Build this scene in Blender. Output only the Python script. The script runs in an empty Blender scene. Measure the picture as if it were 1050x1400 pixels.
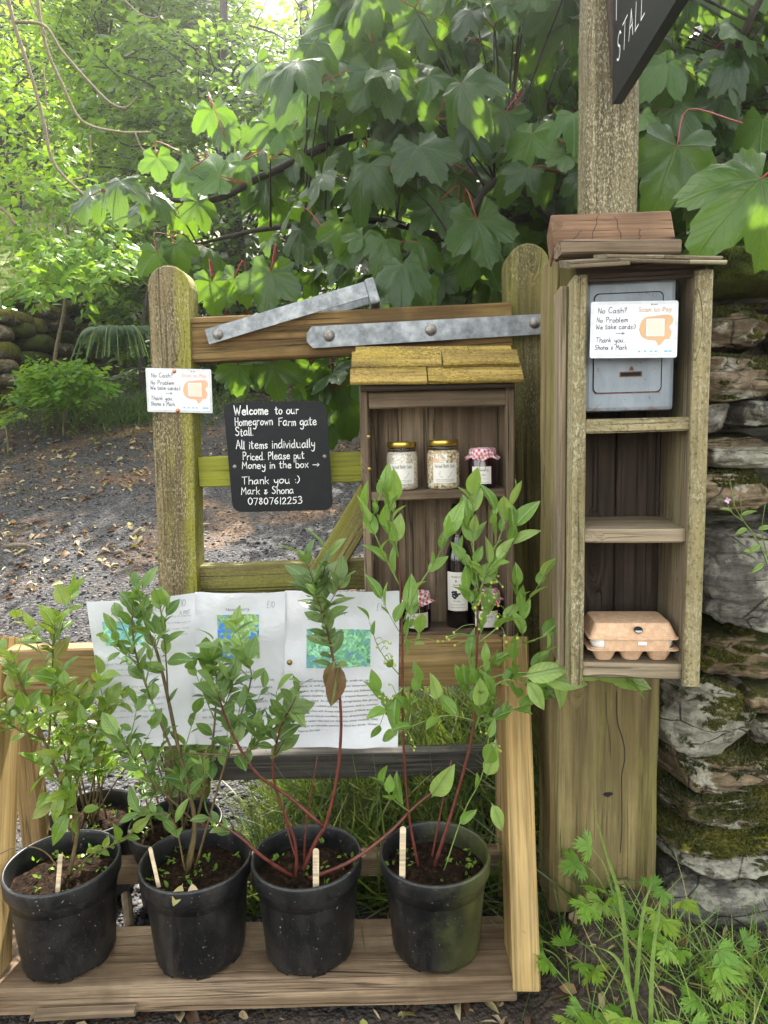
import bpy, math, random
import numpy as np
from mathutils import Vector, Matrix, noise as mnoise
R = random.Random(7)
NR = np.random.default_rng(7)
sc = bpy.context.scene
C = sc.collection

# ------------------------------------------------------------------ camera
F_PX, PITCH, ROLL = 970.0, math.radians(7.3), math.radians(1.4)
CAM = Vector((0, 0, 1.05))
_f = Vector((0, math.cos(PITCH), -math.sin(PITCH)))
_u0 = Vector((0, math.sin(PITCH), math.cos(PITCH)))
_r0 = Vector((1, 0, 0))
_r = _r0 * math.cos(ROLL) - _u0 * math.sin(ROLL)
_u = _u0 * math.cos(ROLL) + _r0 * math.sin(ROLL)
cam = bpy.data.objects.new('camera', bpy.data.cameras.new('camera'))
C.objects.link(cam)
cam.matrix_world = Matrix(((_r.x, _u.x, -_f.x, CAM.x), (_r.y, _u.y, -_f.y, CAM.y), (_r.z, _u.z, -_f.z, CAM.z), (0, 0, 0, 1)))
cam.data.sensor_fit = 'VERTICAL'; cam.data.sensor_height = 24
cam.data.lens = 24 * F_PX / 1400
cam.data.clip_start = 0.02; cam.data.clip_end = 2000
sc.camera = cam
# ------------------------------------------------------------------ sky, sun, exposure
SUN_EL, SUN_AZ = math.radians(47), math.radians(6)      # azimuth from +Y towards +X
w = bpy.data.worlds.new('World'); sc.world = w; w.use_nodes = True
_nt = w.node_tree
_sky = _nt.nodes.new('ShaderNodeTexSky'); _sky.sky_type = 'NISHITA'; _sky.sun_disc = False
_sky.sun_elevation = SUN_EL; _sky.sun_rotation = SUN_AZ
_sky.air_density = 1.0; _sky.dust_density = 2.5; _sky.ozone_density = 1.0
_bg = _nt.nodes['Background']; _bg.inputs[1].default_value = 0.15
_hs = _nt.nodes.new('ShaderNodeHueSaturation'); _hs.inputs['Saturation'].default_value = .30      # thin bright cloud whitens the sky
_nt.links.new(_sky.outputs[0], _hs.inputs['Color']); _tint = _nt.nodes.new('ShaderNodeMix'); _tint.data_type = 'RGBA'; _tint.blend_type = 'MULTIPLY'
_tint.inputs[0].default_value = 1; _tint.inputs[7].default_value = (1, .972, .89, 1); _nt.links.new(_hs.outputs[0], _tint.inputs[6])
_nt.links.new(_tint.outputs[2], _bg.inputs[0])
sl = bpy.data.lights.new('sun', 'SUN'); sl.energy = 2.9; sl.angle = math.radians(0.6); sl.color = (1, .95, .86)
sun = bpy.data.objects.new('sun', sl); C.objects.link(sun)
_sd = Vector((math.sin(SUN_AZ) * math.cos(SUN_EL), math.cos(SUN_AZ) * math.cos(SUN_EL), math.sin(SUN_EL)))
sun.rotation_euler = _sd.to_track_quat('Z', 'Y').to_euler()
sc.view_settings.view_transform = 'Standard'; sc.view_settings.look = 'None'
sc.view_settings.exposure = 2.8; sc.view_settings.gamma = 1
sc.cycles.max_bounces = 8; sc.cycles.transparent_max_bounces = 8; sc.cycles.transmission_bounces = 6
sc.cycles.sample_clamp_indirect = 6

# ------------------------------------------------------------------ helpers
def P(px, py, Y):
    d = _f + _r * ((px - 525) / F_PX) + _u * ((700 - py) / F_PX)
    return CAM + d * (Y / d.y)
def PZ(px, py, z):
    d = _f + _r * ((px - 525) / F_PX) + _u * ((700 - py) / F_PX)
    return CAM + d * ((z - CAM.z) / d.z)
V = Vector
W = {}
def place(o, parent=None, Mw=None):
    Mw = Mw or Matrix.Identity(4)
    C.objects.link(o)
    if parent is not None:
        o.parent = parent; o.matrix_local = W[parent].inverted() @ Mw
    else:
        o.matrix_local = Mw
    W[o] = Mw
    return o
def tag(o, label=None, cat=None, group=None, kind=None):
    if label: o['label'] = label
    if cat: o['category'] = cat
    if group: o['group'] = group
    if kind: o['kind'] = kind
    return o
def thing(name, loc, label, cat, group=None):
    o = bpy.data.objects.new(name, None); o.empty_display_size = .05
    place(o, None, Matrix.Translation(V(loc)))
    return tag(o, label, cat, group)
class MB:
    """collects geometry in world space; build() links ONE mesh object whose origin sits at its parent (or at `at`)"""
    def __init__(s): s.v = []; s.f = []; s.smooth = False
    def add(s, vs, fs):
        n = len(s.v); s.v += [tuple(p) for p in vs]; s.f += [tuple(i + n for i in f) for f in fs]
    def quad(s, a, b, c, d): s.add([a, b, c, d], [(0, 1, 2, 3)])
    def tube(s, pts, rad, k=6, cap=True):
        n = len(pts); pts = [V(p) for p in pts]
        if not hasattr(rad, '__len__'): rad = [rad] * n
        vs = []; up = V((0.13, 0.31, 1)).normalized()
        for i, p in enumerate(pts):
            t = (pts[min(i + 1, n - 1)] - pts[max(i - 1, 0)])
            t = t.normalized() if t.length > 1e-9 else V((0, 0, 1))
            a = t.cross(up)
            if a.length < .05: a = t.cross(V((1, 0, 0)))
            a.normalize(); b = t.cross(a)
            for j in range(k):
                q = 2 * math.pi * j / k
                vs.append(p + (a * math.cos(q) + b * math.sin(q)) * rad[i])
        fs = [(i * k + j, i * k + (j + 1) % k, (i + 1) * k + (j + 1) % k, (i + 1) * k + j) for i in range(n - 1) for j in range(k)]
        if cap: fs += [tuple(range(k))[::-1], tuple((n - 1) * k + j for j in range(k))]
        s.add(vs, fs)
    def lathe(s, c, prof, k=32, axis=None, flat=1.0):
        """prof: (r, z) list from bottom to top, round +Z at c"""
        c = V(c); vs = []
        for r, z in prof:
            for j in range(k):
                q = 2 * math.pi * j / k
                vs.append(c + V((r * math.cos(q), r * math.sin(q) * flat, z)))
        n = len(prof)
        fs = [(i * k + j, i * k + (j + 1) % k, (i + 1) * k + (j + 1) % k, (i + 1) * k + j) for i in range(n - 1) for j in range(k)]
        fs += [tuple(range(k))[::-1], tuple((n - 1) * k + j for j in range(k))]
        s.add(vs, fs)
    def ball(s, c, r, k=8, sc_=(1, 1, 1)):
        n = max(4, k // 2 + 1); c = V(c); vs = []
        prof = [(math.sin(math.pi * (i + .001) / (n + .002)), -math.cos(math.pi * (i + .001) / (n + .002))) for i in range(n + 1)]
        s2 = MB(); s2.lathe((0, 0, 0), prof, k)
        s.add([c + V((p[0] * sc_[0], p[1] * sc_[1], p[2] * sc_[2])) * r for p in s2.v], s2.f)
    def box(s, o, ex, ey, ez, bev=0.0):
        """box from corner o along ex, ey, ez, chamfered"""
        o, ex, ey, ez = V(o), V(ex), V(ey), V(ez)
        cb(s, o, ex, ey, ez, bev)
    def build(s, name, mat, parent=None, at=None, smooth=None):
        Mw = W[parent] if parent is not None and at is None else Matrix.Translation(V(at) if at is not None else V((0, 0, 0)))
        inv = Mw.inverted()
        me = bpy.data.meshes.new(name)
        me.from_pydata([tuple(inv @ V(p)) for p in s.v], [], s.f); me.update()
        if mat: me.materials.append(mat)
        if smooth if smooth is not None else s.smooth: me.polygons.foreach_set('use_smooth', [True] * len(me.polygons))
        return place(bpy.data.objects.new(name, me), parent, Mw)
def cb(mb, o, ex, ey, ez, b):
    lx, ly, lz = ex.length, ey.length, ez.length
    X, Y, Z = ex.normalized(), ey.normalized(), ez.normalized()
    if b <= 0:
        p = [o + X * (lx * i) + Y * (ly * j) + Z * (lz * k) for i in (0, 1) for j in (0, 1) for k in (0, 1)]
        mb.add(p, [(0, 1, 3, 2), (4, 6, 7, 5), (0, 4, 5, 1), (2, 3, 7, 6), (0, 2, 6, 4), (1, 5, 7, 3)]); return
    import bmesh
    bm = bmesh.new(); bmesh.ops.create_cube(bm, size=1)
    for v in bm.verts: v.co = V(((v.co.x + .5) * lx, (v.co.y + .5) * ly, (v.co.z + .5) * lz))
    bmesh.ops.bevel(bm, geom=bm.edges[:], offset=min(b, lx * .4, ly * .4, lz * .4), segments=2, affect='EDGES', profile=.6)
    bm.verts.index_update()
    mb.add([o + X * v.co.x + Y * v.co.y + Z * v.co.z for v in bm.verts], [[v.index for v in f.verts] for f in bm.faces]); bm.free()

def bar(name, a, b, w_, h_, mat, parent, up=(0, 0, 1), bev=.003, wob=.0012, round_end=0, n=None, seed=None):
    """timber from a to b, w_ across, h_ along `up`; own frame with +X along the grain"""
    a, b = V(a), V(b); L = (b - a).length; X = (b - a).normalized()
    Z = (V(up) - X * V(up).dot(X)).normalized(); Y = Z.cross(X)
    n = n or max(4, int(L / .035)); rr = random.Random(seed if seed is not None else R.random())
    off = V((rr.uniform(0, 90), rr.uniform(0, 90), rr.uniform(0, 90)))
    hw, hh = w_ / 2, h_ / 2
    sec = [(-hw + bev, -hh), (hw - bev, -hh), (hw, -hh + bev), (hw, hh - bev), (hw - bev, hh), (-hw + bev, hh), (-hw, hh - bev), (-hw, -hh + bev)]
    vs = []; xs = [0, min(.004, L * .1)] + [L * i / n for i in range(1, n)] + [L - min(.004, L * .1), L]
    for x in xs:
        e = .985 if x in (0, L) else 1
        for (y, z) in sec:
            q = V((x * 6, y * 20, z * 20)) + off
            vs.append((x, y * e + wob * mnoise.noise(q), z * e + wob * mnoise.noise(q + V((31, 7, 3)))))
    m = len(xs); k = 8
    fs = [(i * k + j, i * k + (j + 1) % k, (i + 1) * k + (j + 1) % k, (i + 1) * k + j) for i in range(m - 1) for j in range(k)]
    fs += [tuple(range(k))[::-1], tuple((m - 1) * k + j for j in range(k))]
    me = bpy.data.meshes.new(name); me.from_pydata(vs, [], [f[::-1] for f in fs]); me.update(); me.materials.append(mat)
    me.flip_normals() if False else None
    Mw = Matrix(((X.x, Y.x, Z.x, a.x), (X.y, Y.y, Z.y, a.y), (X.z, Y.z, Z.z, a.z), (0, 0, 0, 1)))
    import bmesh
    bm = bmesh.new(); bm.from_mesh(me); bmesh.ops.recalc_face_normals(bm, faces=bm.faces); bm.to_mesh(me); bm.free()
    return place(bpy.data.objects.new(name, me), parent, Mw)
def slab(name, outline, depth, mat, parent, o, ex, ey, bev=.006):
    """outline (2-D, metres, long axis = first coordinate) extruded by depth along -n; local X = ex"""
    X, Y0 = V(ex).normalized(), V(ey).normalized(); Z = X.cross(Y0); Y = Y0
    n = len(outline); cx = sum(p[0] for p in outline) / n; cy = sum(p[1] for p in outline) / n
    def ins(p, d):
        v = V((p[0] - cx, p[1] - cy)); l = v.length
        return (cx + v.x * (l - d) / l, cy + v.y * (l - d) / l)
    vs = [(*ins(p, bev), 0) for p in outline] + [(*p, -bev) for p in outline] + [(*p, -depth + bev) for p in outline] + [(*ins(p, bev), -depth) for p in outline]
    fs = [tuple(range(n))] + [(r * n + i, (r + 1) * n + i, (r + 1) * n + (i + 1) % n, r * n + (i + 1) % n) for r in range(3) for i in range(n)] + [tuple(3 * n + i for i in range(n))[::-1]]
    me = bpy.data.meshes.new(name); me.from_pydata(vs, [], fs); me.update(); me.materials.append(mat)
    import bmesh
    bm = bmesh.new(); bm.from_mesh(me); bmesh.ops.recalc_face_normals(bm, faces=bm.faces); bm.to_mesh(me); bm.free()
    o = V(o)
    Mw = Matrix(((X.x, Y.x, Z.x, o.x), (X.y, Y.y, Z.y, o.y), (X.z, Y.z, Z.z, o.z), (0, 0, 0, 1)))
    return place(bpy.data.objects.new(name, me), parent, Mw)
def cat(pts, n=6):
    pts = [V(p) for p in pts]; q = [pts[0] * 2 - pts[1]] + pts + [pts[-1] * 2 - pts[-2]]; out = []
    for i in range(1, len(q) - 2):
        p0, p1, p2, p3 = q[i - 1:i + 3]
        for j in range(n):
            t = j / n
            out.append(.5 * ((2 * p1) + (p2 - p0) * t + (2 * p0 - 5 * p1 + 4 * p2 - p3) * t * t + (3 * p1 - p0 - 3 * p2 + p3) * t ** 3))
    return out + [pts[-1]]
def np_mesh(name, verts, loops, totals, mat, parent=None, attrs=(), smooth=True, Mw=None):
    me = bpy.data.meshes.new(name); verts = np.asarray(verts, dtype=np.float32)
    if parent is not None and Mw is None: Mw = W[parent]
    if Mw is not None: verts = verts - np.array(Mw.translation, dtype=np.float32)
    me.vertices.add(len(verts)); me.vertices.foreach_set('co', verts.ravel())
    loops = np.asarray(loops, dtype=np.int32).ravel(); totals = np.asarray(totals, dtype=np.int32).ravel()
    me.loops.add(len(loops)); me.loops.foreach_set('vertex_index', loops)
    me.polygons.add(len(totals)); me.polygons.foreach_set('loop_start', np.concatenate(([0], np.cumsum(totals)[:-1])).astype(np.int32))
    me.polygons.foreach_set('loop_total', totals)
    me.update(calc_edges=True)
    if smooth: me.polygons.foreach_set('use_smooth', np.ones(len(totals), dtype=bool))
    for an, typ, data in attrs:
        at = me.attributes.new(an, typ, 'POINT')
        at.data.foreach_set('value' if typ == 'FLOAT' else 'vector', np.asarray(data, dtype=np.float32).ravel())
    if mat: me.materials.append(mat)
    me.validate()
    return place(bpy.data.objects.new(name, me), parent, Mw)
def unit(a): return a / np.maximum(np.linalg.norm(a, axis=-1, keepdims=True), 1e-9)
def scatter_mesh(name, tmpl, pos, yd, nrm, size, rnd, mat, parent=None, smooth=True, Mw=None, sx=None):
    """many copies of template(s) (verts, faces, luv) as ONE mesh with per-copy random 'rnd' and leaf coords 'luv'"""
    if not isinstance(tmpl, list): tmpl = [tmpl]
    pos = np.asarray(pos, float); N = len(pos); yd = unit(np.asarray(yd, float)); nrm = np.asarray(nrm, float)
    x = unit(np.cross(yd, nrm)); n = unit(np.cross(x, yd)); size = np.asarray(size, float); rnd = np.asarray(rnd, float)
    sx = np.ones(N) if sx is None else np.asarray(sx, float)
    vs, ls, ts, at1, at2, base = [], [], [], [], [], 0
    for ti, (tv, tf, tu) in enumerate(tmpl):
        idx = np.arange(N)[ti::len(tmpl)]
        if not len(idx): continue
        tv = np.asarray(tv, float); s = size[idx][:, None, None]
        v = pos[idx][:, None, :] + s * (tv[None, :, 0:1] * sx[idx][:, None, None] * x[idx][:, None, :] + tv[None, :, 1:2] * yd[idx][:, None, :] + tv[None, :, 2:3] * n[idx][:, None, :])
        vs.append(v.reshape(-1, 3)); nv = len(tv)
        fl = np.array([i for f in tf for i in f], dtype=np.int64); ft = np.array([len(f) for f in tf])
        ls.append((fl[None, :] + (base + np.arange(len(idx)) * nv)[:, None]).ravel()); ts.append(np.tile(ft, len(idx)))
        at1.append(np.repeat(rnd[idx], nv)); u = np.zeros((nv, 3)); u[:, :2] = np.asarray(tu)[:, :2]
        at2.append(np.tile(u, (len(idx), 1))); base += nv * len(idx)
    return np_mesh(name, np.concatenate(vs), np.concatenate(ls), np.concatenate(ts), mat, parent,
                   (('rnd', 'FLOAT', np.concatenate(at1)), ('luv', 'FLOAT_VECTOR', np.concatenate(at2))), smooth, Mw)

# ------------------------------------------------------------------ node helpers
def nd(nt, typ, ins=None, **kw):
    n = nt.nodes.new('ShaderNode' + typ)
    for k, v in kw.items(): setattr(n, k, v)
    for k, v in (ins or {}).items():
        s = n.inputs[k]
        if isinstance(v, bpy.types.NodeSocket): nt.links.new(v, s)
        else:
            if s.type == 'RGBA' and len(v) == 3: v = (*v, 1)
            s.default_value = v
    return n
def mth(nt, op, a, b=0.0, c=0.0):
    return nd(nt, 'Math', {0: a, 1: b, 2: c}, operation=op).outputs[0]
def ramp(nt, fac, stops):
    n = nd(nt, 'ValToRGB', {0: fac}); e = n.color_ramp.elements
    while len(e) < len(stops): e.new(.5)
    for i, (p, c) in enumerate(stops):
        e[i].position = p
        e[i].color = (c, c, c, 1) if not hasattr(c, '__len__') else (*c[:3], 1)
    return n.outputs[0]
def mix(nt, fac, a, b, blend='MIX'):
    n = nd(nt, 'Mix', data_type='RGBA', blend_type=blend)
    for k, v in ((0, fac), (6, a), (7, b)):
        s = n.inputs[k]
        if isinstance(v, bpy.types.NodeSocket): nt.links.new(v, s)
        else: s.default_value = v if k == 0 else (*v[:3], 1)
    return n.outputs[2]
def newmat(name, rough=.6, col=(.5, .5, .5), **kw):
    m = bpy.data.materials.new(name); m.use_nodes = True; nt = m.node_tree; b = nt.nodes['Principled BSDF']
    b.inputs['Roughness'].default_value = rough; b.inputs['Base Color'].default_value = (*col, 1)
    for k, v in kw.items(): b.inputs[k.replace('_', ' ')].default_value = v
    return m, nt, b
def coords(nt, scale, rand=True, kind='Object'):
    tc = nd(nt, 'TexCoord'); o = tc.outputs[kind]
    if rand:
        oi = nd(nt, 'ObjectInfo'); r = mth(nt, 'MULTIPLY', oi.outputs['Random'], 41.7)
        o = nd(nt, 'VectorMath', {0: o, 1: nd(nt, 'CombineXYZ', {0: r, 1: r, 2: r}).outputs[0]}, operation='ADD').outputs[0]
    return nd(nt, 'Mapping', {0: o, 3: scale}).outputs[0], o
def noise(nt, vec, scale, detail=4, rough=.55, dist=0.0):
    return nd(nt, 'TexNoise', {'Vector': vec, 'Scale': scale, 'Detail': detail, 'Roughness': rough, 'Distortion': dist}).outputs[0]
def bump(nt, b, h, strength=.3, dist=.004):
    nt.links.new(nd(nt, 'Bump', {'Height': h, 'Strength': strength, 'Distance': dist}).outputs[0], b.inputs['Normal'])

def wood(name, dark, mid, light, algae=0.0, acol=(.15, .15, .015), lichen=0.0, lcol=(.36, .34, .24), stain=.5, rough=.75, knots=True, crack=.6, bmp=.7, edge=None):
    m, nt, b = newmat(name, rough); b.inputs['Specular IOR Level'].default_value = .22
    g, o = coords(nt, (1.1, 13, 13))
    if knots:
        kv = nd(nt, 'Mapping', {0: o, 3: (2.6, 9, 9)}).outputs[0]
        kd = nd(nt, 'TexVoronoi', {'Vector': kv, 'Scale': 1.0, 'Randomness': 1.0}).outputs['Distance']
        kn = ramp(nt, kd, [(0, 1), (.08, .7), (.22, 0)])
        kk = nd(nt, 'CombineXYZ', {0: 0.0, 1: mth(nt, 'MULTIPLY', kn, .9), 2: mth(nt, 'MULTIPLY', kn, .7)}).outputs[0]
        g = nd(nt, 'VectorMath', {0: g, 1: kk}, operation='ADD').outputs[0]
    gr = noise(nt, g, 1.6, 7, .6, .5)
    fib = noise(nt, nd(nt, 'Mapping', {0: o, 3: (5, 150, 150)}).outputs[0], 1, 3, .6)
    big = noise(nt, o, 5.0, 4, .6, .4)
    ck = noise(nt, nd(nt, 'Mapping', {0: g, 3: (.8, 2.4, 2.4)}).outputs[0], 1.3, 2, .5)
    ckm = ramp(nt, mth(nt, 'ABSOLUTE', mth(nt, 'SUBTRACT', ck, .5)), [(0, 1), (.012, .6), (.03, 0)])
    ckm = mth(nt, 'MULTIPLY', ckm, ramp(nt, big, [(.45, 0), (.6, 1)]))
    col = ramp(nt, gr, [(.28, dark), (.5, mid), (.72, light)])
    col = mix(nt, .6, col, ramp(nt, fib, [(.3, .34), (.65, 1.05)]), 'MULTIPLY')
    strk = noise(nt, nd(nt, 'Mapping', {0: g, 3: (1.5, 4.5, 4.5)}).outputs[0], 1.0, 4, .7)
    col = mix(nt, .75, col, ramp(nt, strk, [(.32, .42), (.5, .95), (.7, 1.15)]), 'MULTIPLY')
    col = mix(nt, mth(nt, 'MULTIPLY', ramp(nt, big, [(.4, 1), (.62, 0)]), stain), col, tuple(c * .42 for c in dark))
    if knots: col = mix(nt, mth(nt, 'MULTIPLY', ramp(nt, kd, [(.05, .85), (.13, 0)]), .8), col, tuple(c * .4 for c in dark))
    if algae > 0:
        an = noise(nt, nd(nt, 'Mapping', {0: o, 3: (1.5, 9, 9)}).outputs[0], 1.7, 5, .65)
        am = ramp(nt, an, [(.62 - algae * .42, 0), (.8 - algae * .42, 1)])
        am = mth(nt, 'MULTIPLY', am, ramp(nt, fib, [(.2, .35), (.7, 1)]))
        col = mix(nt, mth(nt, 'MULTIPLY', am, .85), col, acol)
    if edge:
        sy = nd(nt, 'SeparateXYZ', {0: nd(nt, 'TexCoord').outputs['Object']}); ev = mth(nt, 'ADD', mth(nt, 'MULTIPLY', sy.outputs[1], -14.0), mth(nt, 'MULTIPLY', noise(nt, nd(nt, 'Mapping', {0: o, 3: (1, 5, 5)}).outputs[0], 6, 4), .55))
        col = mix(nt, mth(nt, 'MULTIPLY', ramp(nt, ev, [(.42, 0), (.62, 1)]), .85), col, mix(nt, .6, edge, ramp(nt, fib, [(.3, .5), (.7, 1.1)]), 'MULTIPLY'))
    if lichen > 0:
        ln = noise(nt, nd(nt, 'Mapping', {0: o, 3: (1, 2.2, 2.2)}).outputs[0], 130, 3, .7)
        lm = mth(nt, 'MULTIPLY', ramp(nt, ln, [(.5, 0), (.6, 1)]), ramp(nt, noise(nt, o, 11, 3), [(.5 - .2 * lichen, 0), (.66, 1)]))
        col = mix(nt, mth(nt, 'MULTIPLY', lm, min(1, lichen)), col, lcol)
        dm = mth(nt, 'MULTIPLY', ramp(nt, noise(nt, o, 170, 2, .7), [(.56, 0), (.64, 1)]), .55 * min(1, lichen))
        col = mix(nt, dm, col, tuple(c * .3 for c in dark))
    col = mix(nt, mth(nt, 'MULTIPLY', ckm, crack), col, (.015, .011, .008))
    nt.links.new(col, b.inputs['Base Color'])
    h = mth(nt, 'ADD', mth(nt, 'MULTIPLY', gr, .5), mth(nt, 'SUBTRACT', mth(nt, 'MULTIPLY', fib, .5), mth(nt, 'MULTIPLY', ckm, 1.2)))
    bump(nt, b, h, bmp, .004)
    return m
def leafmat(name, cols, tcol, trans=.42, rough=.34, veins=None, vcol=None, spots=0.0, spec=.5):
    m, nt, b = newmat(name, rough); b.inputs['Specular IOR Level'].default_value = spec
    rn = nd(nt, 'Attribute', attribute_name='rnd').outputs['Fac']
    n = len(cols); col = ramp(nt, rn, [(i / max(1, n - 1), c) for i, c in enumerate(cols)])
    tr = mix(nt, .5, col, tcol)
    uv = nd(nt, 'Attribute', attribute_name='luv').outputs['Vector']
    if veins:
        sx = nd(nt, 'SeparateXYZ', {0: uv}); ax = mth(nt, 'ABSOLUTE', sx.outputs[0]); y = sx.outputs[1]
        if veins == 'pinn':
            d = mth(nt, 'SUBTRACT', ramp(nt, ax, [(0, 1), (.03, .8), (.05, 0)]), 0)
            side = mth(nt, 'SINE', mth(nt, 'MULTIPLY', mth(nt, 'SUBTRACT', y, mth(nt, 'MULTIPLY', ax, 1.1)), 46))
            sv = mth(nt, 'MULTIPLY', ramp(nt, side, [(.86, 0), (.98, 1)]), .4)
            vm = mth(nt, 'MAXIMUM', d, sv)
        else:
            r = mth(nt, 'SQRT', mth(nt, 'ADD', mth(nt, 'MULTIPLY', ax, ax), mth(nt, 'MULTIPLY', y, y)))
            a = mth(nt, 'ARCTAN2', ax, y); dd = None
            for t in (0, .87, 1.75):
                e = mth(nt, 'ABSOLUTE', mth(nt, 'SUBTRACT', a, t)); dd = e if dd is None else mth(nt, 'MINIMUM', dd, e)
            lat = mth(nt, 'MULTIPLY', dd, r)
            d = ramp(nt, lat, [(0, 1), (.010, .8), (.02, 0)])
            side = mth(nt, 'SINE', mth(nt, 'MULTIPLY', mth(nt, 'SUBTRACT', r, mth(nt, 'MULTIPLY', lat, 1.3)), 52))
            vm = mth(nt, 'MAXIMUM', d, mth(nt, 'MULTIPLY', ramp(nt, side, [(.88, 0), (.98, 1)]), .5))
        col = mix(nt, mth(nt, 'MULTIPLY', vm, .8), col, vcol or (.2, .26, .09))
        tr = mix(nt, mth(nt, 'MULTIPLY', vm, .5), tr, tuple(c * .35 for c in tcol))
        bump(nt, b, mth(nt, 'ADD', mth(nt, 'SUBTRACT', 1.0, vm), mth(nt, 'MULTIPLY', noise(nt, nd(nt, 'TexCoord').outputs['Object'], 45, 3), 1.2)), .6, .004)
    tco = nd(nt, 'TexCoord').outputs['Object']
    mott = noise(nt, tco, 60, 3)
    col = mix(nt, .5, col, ramp(nt, mott, [(.3, .55), (.7, 1)]), 'MULTIPLY')
    if spots: col = mix(nt, mth(nt, 'MULTIPLY', ramp(nt, noise(nt, tco, 95, 3, .7), [(.62, 0), (.7, 1)]), spots), col, (.16, .06, .02))
    nt.links.new(col, b.inputs['Base Color'])
    t = nd(nt, 'BsdfTranslucent', {'Color': tr}); mx = nd(nt, 'MixShader', {0: trans, 1: b.outputs[0], 2: t.outputs[0]})
    nt.links.new(mx.outputs[0], nt.nodes['Material Output'].inputs[0])
    return m
def plain(name, col, rough=.5, var=.25, vs=30, bmp=0.0, bs=200, **kw):
    m, nt, b = newmat(name, rough, **kw)
    _, o = coords(nt, (1, 1, 1)); n = noise(nt, o, vs, 5, .6)
    nt.links.new(mix(nt, 1.0, col, ramp(nt, n, [(.3, 1 - var), (.7, 1 + var * .3)]), 'MULTIPLY'), b.inputs['Base Color'])
    if bmp: bump(nt, b, noise(nt, o, bs, 4), bmp, .002)
    return m
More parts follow.
